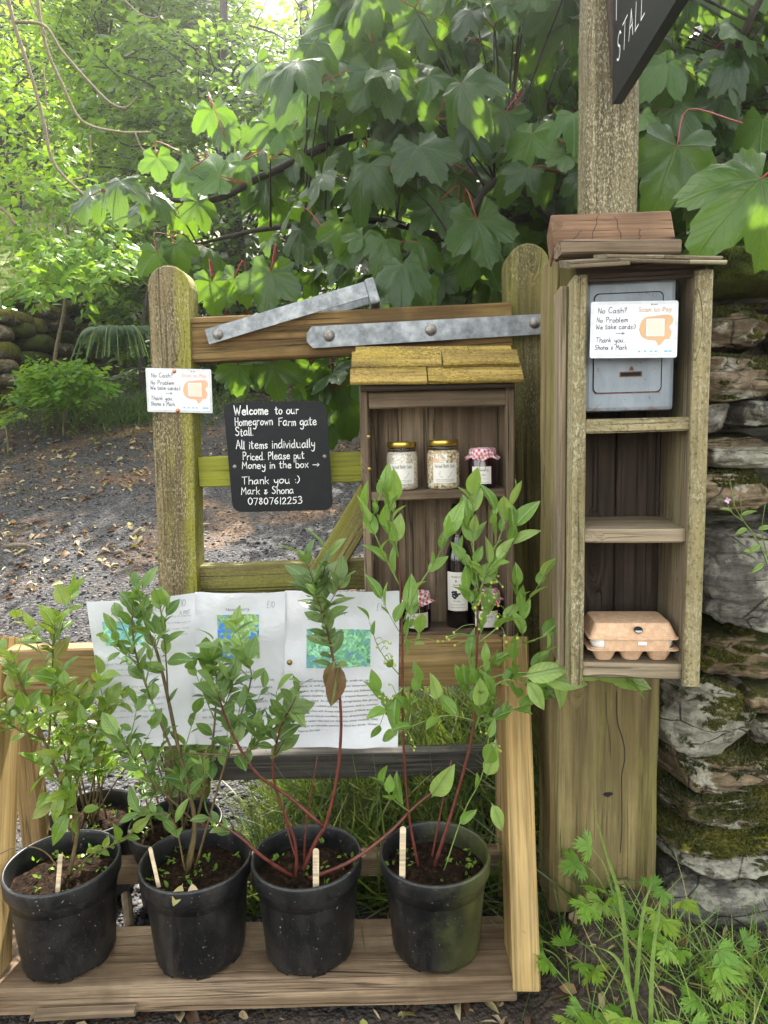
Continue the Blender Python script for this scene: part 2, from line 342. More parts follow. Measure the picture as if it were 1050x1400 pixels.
# ------------------------------------------------------------------ handwriting (single-stroke letters)
_G = {
'a': "4,5 2,5.2 .3,3 .8,.5 2.5,.3 4,3;4.1,5 4,2 4.8,.2", 'b': ".4,9 .4,0;.4,3.5 2,5 4,3.5 3.6,.8 1.8,0 .4,1", 'c': "3.8,4.3 2,5 .4,3 .8,.7 2.4,0 4,.8",
'd': "4,4 2.2,5 .4,3 .8,.6 2.4,.2 4,2;4,9 4,2 4.6,0", 'e': ".5,2.6 3.8,3 3.2,4.8 1.6,4.8 .4,2.6 1.2,.3 3,0 4.2,.9", 'f': "3.8,8 2.6,9 1.6,7.5 1.6,0;0,5 3.4,5.2",
'g': "4,4.2 2.2,5 .4,3.2 1,1 2.8,1 4,3;4,5 4,-2 2.6,-4 .6,-3", 'h': ".4,9 .4,0;.4,3 2,5 3.6,4 3.7,0", 'i': ".6,5 .6,0;.6,7 .7,7.3", 'k': ".4,9 .4,0;3.6,5 .6,2.4;1.4,3 3.8,0",
'l': ".5,9 .5,1 1.2,0", 'm': ".3,5 .4,0;.4,3.4 1.6,5 2.6,4 2.6,0;2.6,3.4 4,5 5,4 5.1,0", 'n': ".3,5 .4,0;.4,3.2 2,5 3.5,4 3.6,0", 'o': "2,5 .4,3.2 .7,.7 2.2,0 3.9,1.6 3.8,4 2,5",
'p': ".4,5 .4,-4;.4,3.6 2,5 3.9,3.6 3.4,.8 1.8,.2 .4,1.2", 'r': ".4,5 .5,0;.5,3 1.6,4.8 3.2,4.8", 's': "3.6,4.4 2,5 .7,4 1.6,2.8 3.2,2 3.3,.6 1.8,0 .3,.6",
't': "1.4,8 1.4,1 2.4,0 3.2,.5;0,5.4 3.2,5.6", 'u': ".4,5 .5,1.2 1.8,0 3.4,1.4 3.7,5;3.7,5 3.8,1 4.5,0", 'v': ".2,5 1.8,0;1.8,0 3.6,5", 'w': ".2,5 1.4,0;1.4,0 2.8,4;2.8,4 4,0;4,0 5.4,5",
'x': ".3,5 3.6,0;3.6,5 .3,0", 'y': ".3,5 .6,2.4 2,1.4 3.6,3;3.8,5 3.4,-2 2,-4 .4,-3.2",
'A': "0,0 2.2,9;2.2,9 4.8,0;.9,3.4 4,3.6", 'B': ".5,9 .5,0;.5,9 3.2,8.6 3.4,5.6 .6,4.8;.6,4.8 4,4 4,.8 .5,0", 'C': "4.6,7.6 2.8,9 .6,6.4 .8,2 2.8,0 4.8,1.4", 'F': ".6,9 .5,0;.2,8.8 4.6,9.2;.5,5 3.6,5.2",
'H': ".5,9 .5,0;4.3,9 4.3,0;.5,4.6 4.3,4.8", 'J': "3.6,9 3.4,2 2,0 .4,1.2", 'L': ".5,9 .5,0;.5,0 4,.2", 'M': ".3,0 .8,9;.8,9 3,3.5;3,3.5 5.4,9;5.4,9 6,0", 'N': ".5,0 .5,9;.5,9 4.4,0;4.4,0 4.5,9",
'O': "2.6,9 .5,6 .7,2 2.6,0 4.8,2.4 4.6,7 2.6,9", 'P': ".6,9 .5,0;.5,8.6 3,9 4.4,7 3,4.8 .6,4.4", 'R': ".6,9 .5,0;.5,8.6 3,9 4.2,7 3,5 .6,4.4;1.6,4.6 4.4,0", 'S': "4.4,8 2.6,9.2 .7,7.6 1.6,5.4 3.6,4 4,1.6 2.2,0 .2,1",
'T': "2.6,9 2.4,0;0,9 5.2,9.2", 'W': ".2,9 1.6,0;1.6,0 3.4,6.5;3.4,6.5 5,0;5,0 7,9", 'G': "4.6,7.6 2.8,9 .6,6.4 .8,2 2.8,0 4.6,1.6 4.6,4;2.8,4 5,4",
'0': "2.4,8.6 .6,6 .7,2.4 2.4,.2 4.4,2.4 4.3,6.2 2.4,8.6", '1': "1.6,8.6 1.5,0", '2': ".5,7 2.4,8.8 4,7 2.6,3.4 .4,.2;.4,.2 4.6,.4", '3': ".6,8 2.6,8.8 3.8,7 2,5;2,5 4.2,3.6 3.4,.8 .5,.4",
'5': "4.2,8.6 1,8.6;1,8.6 .8,5;.8,5 3.4,5 4,2 2.2,.1 .3,.8", '6': "3.8,8.6 1.2,6 .6,2.6 2.2,.1 4.2,1.8 3,4.2 .8,3", '7': ".4,8.6 4.4,8.6;4.4,8.6 1.8,0", '8': "3.9,7.6 2.2,8.7 .8,7 2.4,4.9 4.2,2.4 2.4,.1 .6,2.2 2.4,4.8 3.9,7.6",
'£': "4.4,7.6 2.8,9 1.6,7 1.8,2 .3,0;.3,0 4.6,.3;.4,4.4 3.4,4.6", ':': ".6,4 .7,4.2;.6,.6 .7,.8", ')': ".4,9 2,6 2,2.6 .4,-.6", '.': ".5,.1 .6,.4", '?': ".5,7.4 2.4,9 3.8,7 1.9,4.6 1.9,2.6;1.9,.3 2,.5",
'E': "4.2,9 .6,9;.6,9 .5,0;.5,0 4.3,.1;.5,4.8 3.6,4.9", 'Y': "0,9 2.2,5;4.4,9 2.2,5;2.2,5 2.1,0", 'D': ".5,9 .5,0;.5,9 3.4,8.4 4.6,5 3.4,.8 .5,0", '>': "0,3 8,3;6,5 8.2,3;8.2,3 6,1.2", '&': "3.4,5 1,4.6 2.4,3 .8,1.2 2.4,.2 4,2.2", ',': ".6,.4 .3,-1", '-': ".3,3 2.6,3"}
_GL = {k: [[tuple(float(c) for c in p.split(',')) for p in s.split()] for s in g.split(';')] for k, g in _G.items()}
def strokes(text, size, x=0.0, y=0.0, slant=.06, gap=1.3, jit=.16, rr=None):
    rr = rr or random.Random(hash(text) % 1000 if False else sum(map(ord, text)))
    out = []; k = size / 9.0; cx = 0.0
    for ch in text:
        if ch == ' ': cx += 4.0; continue
        g = _GL[ch]; dy = rr.uniform(-.35, .35); s = rr.uniform(.93, 1.07)
        for st in g:
            pts = [V(((cx + px * s + py * slant + rr.uniform(-jit, jit)) * k + x, (py * s + dy + rr.uniform(-jit, jit)) * k + y, 0)) for px, py in st]
            out.append([(q.x, q.y) for q in (cat(pts, 4) if len(pts) > 2 else pts)])
        cx += max(px for st in g for px, _ in st) * s + gap + rr.uniform(-.2, .2)
    return out, cx * k + x
def ribbon(mb, lines, S, width, off):
    """flat strokes on a surface; S(u, v, off) -> world"""
    h = width / 2
    for ln in lines:
        n = len(ln)
        pts = []
        for i in range(n):
            a = ln[max(i - 1, 0)]; b = ln[min(i + 1, n - 1)]; dx, dy = b[0] - a[0], b[1] - a[1]; l = math.hypot(dx, dy) or 1
            dx, dy = dx / l, dy / l; e = h * .8 if i in (0, n - 1) else 0; e = -e if i == 0 else e
            hh = h * (.75 if i in (0, n - 1) else 1)
            x, y = ln[i][0] + dx * e, ln[i][1] + dy * e
            pts.append(((x - dy * hh, y + dx * hh), (x + dy * hh, y - dx * hh)))
        vs = []
        for (p, q) in pts: vs += [S(p[0], p[1], off), S(q[0], q[1], off)]
        mb.add(vs, [(2 * i, 2 * i + 1, 2 * i + 3, 2 * i + 2) for i in range(n - 1)])
def printed(mb, text, size, x, y, S, off, align='LEFT', spacing=1.0, shear=0.0, width=None):
    """set type turned to mesh and laid on the surface S"""
    cu = bpy.data.curves.new('type', 'FONT'); cu.body = text; cu.size = size; cu.align_x = align; cu.space_line = spacing; cu.resolution_u = 2; cu.shear = shear
    ob = bpy.data.objects.new('type', cu); C.objects.link(ob); bpy.context.view_layer.update()
    dg = bpy.context.evaluated_depsgraph_get(); me = bpy.data.meshes.new_from_object(ob.evaluated_get(dg))
    k = 1.0
    if width and len(me.vertices):
        xs = [v.co.x for v in me.vertices]; k = width / max(1e-6, max(xs) - min(xs))
    mb.add([S(v.co.x * k + x, v.co.y + y, off) for v in me.vertices], [tuple(p.vertices) for p in me.polygons])
    bpy.data.objects.remove(ob); bpy.data.curves.remove(cu); bpy.data.meshes.remove(me)
def flat(o, ex, ey):
    o, ex, ey = V(o), V(ex).normalized(), V(ey).normalized(); n = ex.cross(ey).normalized()
    return lambda u, v, off=0.0: o + ex * u + ey * v + n * off
def rrect(x0, y0, x1, y1, r, k=5):
    out = []
    for cx, cy, a in ((x1 - r, y1 - r, 0), (x0 + r, y1 - r, 90), (x0 + r, y0 + r, 180), (x1 - r, y0 + r, 270)):
        for i in range(k + 1):
            t = math.radians(a + 90 * i / k); out.append((cx + r * math.cos(t), cy + r * math.sin(t)))
    return out
def poly(mb, pts, S, off): mb.add([S(x, y, off) for x, y in pts], [tuple(range(len(pts)))])
def plate(mb, pts, S, o0, o1):
    n = len(pts)
    mb.add([S(x, y, o1) for x, y in pts] + [S(x, y, o0) for x, y in pts], [tuple(range(n)), tuple(range(n, 2 * n))[::-1]] + [(i, n + i, n + (i + 1) % n, (i + 1) % n) for i in range(n)])

# ------------------------------------------------------------------ leaf templates
def t_syc(seed, droop=.25, fold=.07):
    rr = random.Random(seed); pts = []
    lob = [(-118, .56), (-56, .90), (0, 1.0), (56, .90), (118, .56)]
    def rad(a):
        best = .42
        for la, lr in lob:
            d = abs(a - la) / (30 if abs(la) < 100 else 34)
            best = max(best, lr * (1 - d ** 1.45 * .34) if d < 1.25 else .42)
        return best
    a = -150
    while a <= 150.1:
        r = rad(a) * (1 + (.04 if (int(round((a + 150) / 6.0)) % 2) else -.035) + rr.uniform(-.02, .02))
        t = math.radians(a); pts.append((r * math.sin(t), r * math.cos(t))); a += 6
    n = len(pts); vs = [(0, 0, 0)]; uv = [(0, 0)]
    for fr in (.38, .72, 1.0):
        for (x, y) in pts:
            X, Y = x * fr, y * fr; an = math.degrees(math.atan2(x, y))
            vein = min(abs(an - l[0]) for l in lob) / 28
            r2 = X * X + Y * Y
            z = fold * min(1, vein) * fr ** .7 - droop * r2 * (1 if Y > 0 else .5) + (.05 * math.sin(7 * X + seed) + .045 * math.sin(9 * Y + seed * 2) + .03 * math.sin(15 * X - 11 * Y + seed)) * fr
            vs.append((X, Y, z)); uv.append((X, Y))
    fs = [(0, 1 + i, 2 + i) for i in range(n - 1)]
    for k in range(2):
        b0, b1 = 1 + k * n, 1 + (k + 1) * n
        fs += [(b0 + i, b1 + i, b1 + i + 1, b0 + i + 1) for i in range(n - 1)]
    return vs, fs, uv
def t_ovate(width=.5, bend=.25, fold=.12, rows=6, peak=.42, twist=0.0, pet=.06):
    vs, uv, fs = [], [], []
    for i in range(rows + 1):
        t = i / rows
        w_ = width / 2 * (math.sin(math.pi * min(1, t) ** (math.log(.5) / math.log(peak)))) ** .85 if 0 < t < 1 else .004
        z = -bend * t * t; y = t + pet
        c, s = math.cos(twist * t), math.sin(twist * t)
        for sx in (-1, 0, 1):
            x = sx * w_; zz = abs(sx) * fold * w_ * 2
            vs.append((x * c - zz * s, y, z + zz * c + x * s)); uv.append((x, t))
    for i in range(rows):
        b = i * 3
        fs += [(b, b + 1, b + 4, b + 3), (b + 1, b + 2, b + 5, b + 4)]
    n = len(vs); q = .012
    vs += [(-q, 0, 0), (q, 0, 0), (q, pet + .1, 0), (-q, pet + .1, 0)]; uv += [(0, 0)] * 4; fs.append((n, n + 1, n + 2, n + 3))
    return vs, fs, uv
def t_small(width=.6, fold=.1, bend=.15):
    vs = [(0, 0, 0), (-width * .42, .3, fold), (0, .35, 0), (width * .42, .3, fold), (-width * .36, .68, fold - bend * .5), (0, .7, -bend * .4), (width * .36, .68, fold - bend * .5), (0, 1, -bend)]
    return vs, [(0, 2, 1), (0, 3, 2), (1, 2, 5, 4), (2, 3, 6, 5), (4, 5, 7), (5, 6, 7)], [(v[0], v[1]) for v in vs]
def t_blade(bend=.5, w_=.03, rows=4):
    vs, fs = [], []
    for i in range(rows + 1):
        t = i / rows; ww = w_ * (1 - t ** 2) + .002
        vs += [(-ww, t * (1 - .25 * bend * t), -bend * t * t), (ww, t * (1 - .25 * bend * t), -bend * t * t)]
    fs = [(2 * i, 2 * i + 1, 2 * i + 3, 2 * i + 2) for i in range(rows)]
    return vs, fs, [(v[0], v[1]) for v in vs]
def t_lobed(seed=0):
    """creeping-buttercup leaf: three toothed leaflets"""
    rr = random.Random(seed); vs, fs, uv = [(0, 0, 0)], [], [(0, 0)]
    for a0, ln in ((-62, .8), (0, 1.0), (62, .8)):
        k = len(vs); pts = []
        for j in range(13):
            f = j / 12 * 2 - 1; a = math.radians(a0 + f * 33)
            r = ln * (.62 + .38 * (1 - abs(f)) ** .6) * (1 if j % 2 == 0 else .76) * rr.uniform(.95, 1.05)
            if j in (0, 12): r = ln * .3
            pts.append((r * math.sin(a), r * math.cos(a)))
        ca = math.radians(a0); c = (.45 * ln * math.sin(ca), .45 * ln * math.cos(ca))
        vs.append((c[0], c[1], -.03)); uv.append(c)
        for (x, y) in pts:
            r2 = x * x + y * y; vs.append((x, y, .05 * abs(math.sin(6 * x)) - .2 * r2)); uv.append((x, y))
        fs += [(k, k + 1 + j, k + 2 + j) for j in range(12)]; fs += [(0, k + 1, k), (0, k, k + 13)]
    return vs, fs, uv
def t_round(seed=0):
    rr = random.Random(seed); vs, uv = [(0, 0, 0)], [(0, 0)]; n = 22
    for i in range(n + 1):
        a = math.radians(-160 + 320 * i / n); r = .62 * (1 + (.05 if i % 2 else -.05)) * (1 + .25 * math.cos(a))
        x, y = r * math.sin(a), r * math.cos(a) + .05; vs.append((x, y, .12 * r * abs(math.sin(3 * a)) - .1 * r)); uv.append((x, y))
    return vs, [(0, i + 1, i + 2) for i in range(n)], uv
def t_stone(seed):
    import bmesh
    rr = random.Random(seed); bm = bmesh.new(); bmesh.ops.create_icosphere(bm, subdivisions=1, radius=.5)
    vs = [tuple(c * rr.uniform(.72, 1.15) for c in v.co) for v in bm.verts]; bm.verts.index_update()
    vs = [(x, y * .8, z * .55) for x, y, z in vs]
    fs = [[v.index for v in f.verts] for f in bm.faces]; bm.free()
    return vs, fs, [(v[0], v[1]) for v in vs]

# ------------------------------------------------------------------ materials
GREEN_ALGAE = (.19, .20, .02)
M = {}
M['gate'] = wood('gate_wood', (.09, .07, .022), (.20, .165, .055), (.31, .26, .10), algae=.35, acol=(.20, .20, .03), lichen=.4, stain=.35)
M['rail_gold'] = wood('amber_rail_wood', (.10, .055, .02), (.26, .16, .055), (.42, .29, .12), algae=.15, acol=(.16, .14, .02), stain=.7, crack=.8)
M['stile'] = wood('lichened_stile_wood', (.085, .06, .03), (.19, .145, .07), (.29, .23, .12), algae=.12, edge=(.24, .235, .025), acol=(.22, .21, .03), lichen=1.0, lcol=(.34, .30, .19), stain=.3)
M['green'] = wood('algae_wood', (.15, .14, .03), (.25, .25, .04), (.33, .33, .07), algae=.5, acol=(.27, .28, .03), stain=.2)
M['shelf'] = wood('grey_brown_wood', (.09, .06, .036), (.23, .165, .105), (.37, .28, .19), algae=.0, stain=.45, crack=.8)
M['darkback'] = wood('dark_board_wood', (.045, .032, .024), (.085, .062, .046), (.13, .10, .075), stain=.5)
M['cab'] = wood('pale_cabinet_wood', (.14, .11, .045), (.30, .25, .125), (.43, .37, .20), algae=.2, acol=(.26, .24, .09), lichen=.9, lcol=(.42, .40, .28), stain=.3)
M['cabin'] = wood('cabinet_inner_wood', (.17, .125, .075), (.31, .245, .16), (.42, .35, .24), algae=.15, acol=(.27, .25, .09), stain=.3)
M['post'] = wood('grey_green_post_wood', (.11, .08, .03), (.20, .155, .065), (.28, .225, .10), algae=.25, acol=(.17, .16, .04), stain=.35, crack=.3)
M['pole'] = wood('lichened_pole_wood', (.08, .065, .03), (.19, .155, .08), (.30, .25, .14), algae=.1, lichen=1.3, lcol=(.40, .37, .25), stain=.3)
M['pine'] = wood('yellow_pine', (.26, .155, .05), (.41, .275, .105), (.53, .38, .165), stain=.15, crack=.4, bmp=.3)
M['pine2'] = wood('weathered_pine', (.22, .13, .05), (.36, .24, .10), (.46, .33, .16), algae=.1, stain=.35)
M['plank'] = wood('brown_damp_plank', (.125, .08, .043), (.295, .205, .125), (.48, .36, .235), stain=.6, crack=.6)
M['endgrain'] = wood('red_brown_end_grain', (.13, .068, .034), (.235, .135, .075), (.33, .205, .12), stain=.4, crack=1.0)
M['greyrail'] = wood('dark_grey_rail', (.045, .042, .036), (.085, .078, .065), (.13, .12, .10), stain=.4)  # darker and greyer than the other gate rails
M['shingle'] = wood('mossy_shingle', (.15, .095, .03), (.34, .235, .065), (.50, .36, .11), algae=.35, acol=(.36, .26, .03), lichen=.9, lcol=(.46, .34, .07), stain=.55, knots=False)
M['shake'] = wood('weathered_shake', (.08, .06, .035), (.19, .15, .09), (.33, .28, .19), algae=.1, lichen=.3, stain=.4, knots=False)
M['stick'] = wood('pale_stick_wood', (.55, .42, .26), (.68, .55, .36), (.75, .62, .43), stain=.05, knots=False, crack=0, bmp=.1)
m, nt, b = newmat('galvanised_steel', .5, Metallic=.55); _, o = coords(nt, (1, 1, 1))
nt.links.new(ramp(nt, noise(nt, o, 30, 6, .7), [(.34, (.13, .14, .145)), (.5, (.24, .255, .265)), (.64, (.36, .375, .38))]), b.inputs['Base Color'])
nt.links.new(ramp(nt, noise(nt, o, 80, 4), [(.3, .42), (.7, .65)]), b.inputs['Roughness']); bump(nt, b, noise(nt, o, 300, 3), .1, .001); M['steel'] = m
M['bolt'] = plain('dull_bolt_head', (.30, .28, .25), .5, .5, 120, .2, Metallic=.7)
M['brass'] = plain('brass_screw', (.42, .27, .09), .4, .3, 100, Metallic=.8)
M['copper'] = plain('copper_pin', (.62, .25, .10), .3, .2, 100, Metallic=.9)
m, nt, b = newmat('blackboard_black', .5, Specular_IOR_Level=.25); _, o = coords(nt, (1, 1, 1))
nt.links.new(mix(nt, mth(nt, 'MULTIPLY', ramp(nt, noise(nt, o, 14, 6, .7, 1.0), [(.45, 0), (.75, 1)]), .5), (.0045, .005, .0065), (.016, .017, .02)), b.inputs['Base Color']); M['black'] = m
m, nt, b = newmat('chalk_white', .85); _, o = coords(nt, (1, 1, 1))
nt.links.new(ramp(nt, noise(nt, o, 420, 3, .7), [(.3, (.36, .36, .36)), (.5, (.80, .80, .78))]), b.inputs['Base Color']); M['chalk'] = m
m, nt, b = newmat('laminated_paper', .3, Coat_Weight=.7, Coat_Roughness=.12); _, o = coords(nt, (1, 1, 1))
nt.links.new(ramp(nt, noise(nt, o, 9, 4), [(.3, (.64, .655, .695)), (.7, (.73, .735, .765))]), b.inputs['Base Color']); bump(nt, b, mth(nt, 'ADD', noise(nt, o, 16, 3, .5, .8), mth(nt, 'MULTIPLY', noise(nt, o, 60, 3), .25)), .45, .008); M['paper'] = m
M['laminate'] = plain('laminate_margin', (.50, .51, .52), .2, .2, 60, Coat_Weight=.8, Coat_Roughness=.1)
M['ink'] = plain('black_ink', (.012, .012, .016), .5, .2)
M['greyink'] = plain('grey_print', (.16, .16, .20), .5, .2)
M['mauveink'] = plain('faded_mauve_print', (.36, .34, .46), .5, .2)
M['penink'] = plain('faded_pen', (.22, .20, .25), .5, .5, 300)
M['orange'] = plain('faded_orange_print', (.72, .36, .20), .4, .1)
M['palecode'] = plain('pale_tan_print', (.66, .55, .44), .4, .1)
M['tan'] = plain('tan_print', (.56, .33, .15), .4, .1)
M['blueprint'] = plain('blue_print', (.16, .42, .62), .4, .1)
M['white'] = plain('white_print', (.62, .62, .645), .4, .05)
def berrypic(name, g1, g2, bl):
    m, nt, b = newmat(name, .35, Coat_Weight=.6, Coat_Roughness=.1); _, o = coords(nt, (1, 1, 1))
    v = nd(nt, 'TexVoronoi', {'Vector': nd(nt, 'VectorMath', {0: o, 1: nd(nt, 'TexNoise', {'Vector': o, 'Scale': 60}).outputs['Color']}, operation='MULTIPLY_ADD').outputs[0] if False else o, 'Scale': 95})
    c = ramp(nt, noise(nt, o, 70, 5, .65, 1.5), [(.32, g1), (.5, g2), (.66, tuple(min(1, x * 1.6 + .08) for x in g2))])
    c = mix(nt, mth(nt, 'MULTIPLY', ramp(nt, v.outputs['Distance'], [(.42, 1), (.55, 0)]), ramp(nt, noise(nt, o, 26, 3), [(.47, 0), (.52, 1)])), c, bl)
    nt.links.new(c, b.inputs['Base Color']); return m
M['pic_blue'] = berrypic('blueberry_picture', (.10, .32, .22), (.25, .55, .35), (.22, .52, .75))
M['pic_honey'] = berrypic('honeyberry_picture', (.16, .20, .10), (.26, .42, .16), (.08, .26, .75))
M['pic_aronia'] = berrypic('dark_berry_picture', (.06, .22, .12), (.22, .50, .28), (.16, .36, .45))
m, nt, b = newmat('grey_painted_metal', .42); _, o = coords(nt, (1, 1, 1))
c = ramp(nt, noise(nt, o, 12, 5), [(.3, (.17, .205, .235)), (.7, (.245, .28, .31))])
c = mix(nt, ramp(nt, noise(nt, o, 95, 5, .7), [(.64, 0), (.70, .9)]), c, (.10, .045, .02)); zc_ = nd(nt, 'SeparateXYZ', {0: nd(nt, 'TexCoord').outputs['Object']}).outputs[2]; rz = ramp(nt, mth(nt, 'ADD', mth(nt, 'MULTIPLY', zc_, 30.0), mth(nt, 'MULTIPLY', noise(nt, o, 60, 5, .7), .9)), [(.42, 1), (.62, 0)]); c = mix(nt, mth(nt, 'MULTIPLY', rz, .8), c, (.13, .055, .022)); c = mix(nt, .5, c, ramp(nt, noise(nt, nd(nt, 'Mapping', {0: o, 3: (1, 1, .3)}).outputs[0], 45, 5, .7), [(.35, .6), (.6, 1)]), 'MULTIPLY'); nt.links.new(c, b.inputs['Base Color']); bump(nt, b, noise(nt, o, 60, 4), .1, .002); M['cash'] = m
M['rust'] = plain('rust', (.16, .06, .025), .8, .6, 90, .3)
M['void'] = plain('dark_slot', (.006, .006, .006), .9, .1)
m, nt, b = newmat('black_pot_plastic', .38); _, o = coords(nt, (1, 1, 1))
dust = mth(nt, 'MULTIPLY', ramp(nt, noise(nt, nd(nt, 'Mapping', {0: o, 3: (1, 1, .45)}).outputs[0], 16, 7, .75, .6), [(.46, 0), (.72, 1)]), .9)
spk = mth(nt, 'MAXIMUM', ramp(nt, noise(nt, o, 190, 2, .5), [(.71, 0), (.74, 1)]), mth(nt, 'MULTIPLY', ramp(nt, noise(nt, o, 420, 1, .5), [(.72, 0), (.76, 1)]), .5))
c = mix(nt, dust, (.0042, .0046, .0055), (.034, .032, .028)); c = mix(nt, mth(nt, 'MULTIPLY', spk, .8), c, (.28, .26, .21)); nt.links.new(c, b.inputs['Base Color'])
nt.links.new(ramp(nt, noise(nt, o, 20, 4), [(.3, .30), (.7, .55)]), b.inputs['Roughness']); M['pot'] = m
m2 = m.copy(); m2.name = 'algae_pot_plastic'; nt = m2.node_tree; b = nt.nodes['Principled BSDF']; old = b.inputs['Base Color'].links[0].from_socket
tc = nd(nt, 'TexCoord').outputs['Object']; sp = nd(nt, 'SeparateXYZ', {0: tc})
msk = mth(nt, 'MULTIPLY', ramp(nt, mth(nt, 'ADD', mth(nt, 'MULTIPLY', sp.outputs[0], 4.0), noise(nt, tc, 18, 5, .7)), [(.45, 0), (.85, 1)]), .65)
nt.links.new(mix(nt, msk, old, (.075, .085, .022)), b.inputs['Base Color']); M['pot_algae'] = m2
m, nt, b = newmat('potting_soil', .95, Specular_IOR_Level=.1); _, o = coords(nt, (1, 1, 1))
nt.links.new(ramp(nt, noise(nt, o, 90, 6, .75), [(.40, (.003, .002, .0013)), (.55, (.022, .012, .006)), (.68, (.07, .038, .018))]), b.inputs['Base Color']); bump(nt, b, noise(nt, o, 120, 5, .7), .9, .006); M['soil'] = m
M['redstem'] = plain('red_brown_bark', (.13, .028, .018), .5, .5, 80, .3)
M['brownstem'] = plain('olive_brown_bark', (.12, .085, .03), .6, .5, 80, .3)
M['greenstem'] = plain('green_shoot', (.16, .24, .05), .5, .3, 80)
M['bark'] = plain('dark_bark', (.045, .036, .026), .9, .6, 40, .6, 60)
M['twig'] = plain('pale_twig_bark', (.20, .15, .09), .8, .5, 50, .4, 90)
M['petiole'] = plain('red_leaf_stalk', (.28, .03, .025), .45, .3, 60)
M['berry'] = plain('green_berry', (.24, .36, .16), .3, .25, 120)
M['ypip'] = plain('yellow_green_berry', (.34, .38, .05), .35, .25, 120)
M['syc'] = leafmat('sycamore_leaf', [(.013, .048, .009), (.024, .068, .011), (.040, .095, .014)], (.30, .52, .03), .36, .33, 'palm', (.09, .15, .04), spec=.5, spots=.45)
M['sycy'] = leafmat('young_sycamore_leaf', [(.04, .11, .015), (.075, .165, .022)], (.30, .52, .04), .34, .36, 'palm', (.16, .26, .06))
M['lf1'] = leafmat('blueberry_leaf', [(.075, .155, .014), (.14, .25, .022), (.23, .32, .035), (.22, .13, .04)], (.40, .60, .06), .34, .28, 'pinn', (.20, .30, .08), .25)
M['lf2'] = leafmat('honeyberry_leaf', [(.06, .13, .02), (.12, .21, .032), (.21, .32, .055)], (.36, .58, .07), .32, .34, 'pinn', (.14, .24, .10), .1)
M['lf3'] = leafmat('red_stem_shrub_leaf', [(.075, .145, .03), (.135, .215, .045), (.22, .31, .07)], (.28, .45, .08), .28, .4, 'pinn', (.16, .24, .12), .12)
M['lf3b'] = leafmat('bronzed_leaf', [(.13, .07, .035), (.17, .12, .04)], (.4, .2, .05), .25, .4, 'pinn')
M['lf4'] = leafmat('dogwood_leaf', [(.085, .20, .02), (.18, .34, .045), (.33, .46, .12)], (.45, .65, .10), .34, .3, 'pinn', (.26, .36, .12))
M['weed'] = leafmat('weed_leaf', [(.09, .21, .015), (.17, .33, .028), (.27, .38, .045)], (.45, .70, .05), .36, .4, 'palm', (.16, .30, .07))
M['grass'] = leafmat('grass_blade', [(.025, .06, .010), (.05, .105, .014), (.10, .15, .022), (.27, .22, .08)], (.35, .5, .06), .3, .45)
M['weedgrass'] = leafmat('long_grass', [(.09, .20, .03), (.14, .28, .045), (.22, .33, .06), (.38, .32, .13)], (.45, .65, .08), .34, .42)
M['ltree'] = leafmat('hazel_leaf', [(.07, .17, .02), (.12, .26, .03), (.18, .31, .04)], (.50, .72, .04), .45, .55, spec=.25)
M['dtree'] = leafmat('dark_tree_leaf', [(.022, .060, .007), (.055, .115, .012), (.095, .17, .018)], (.36, .60, .05), .40, .5, spec=.3)
M['mtree'] = leafmat('mid_tree_leaf', [(.06, .13, .012), (.11, .21, .018), (.18, .29, .024)], (.45, .68, .05), .42, .5, spec=.25)
M['bright'] = leafmat('sunlit_tree_leaf', [(.07, .16, .02), (.12, .25, .025)], (.55, .75, .03), .5, .55, spec=.25)
M['fern'] = leafmat('fern_leaf', [(.02, .07, .025), (.04, .11, .03)], (.3, .5, .06), .3, .4)
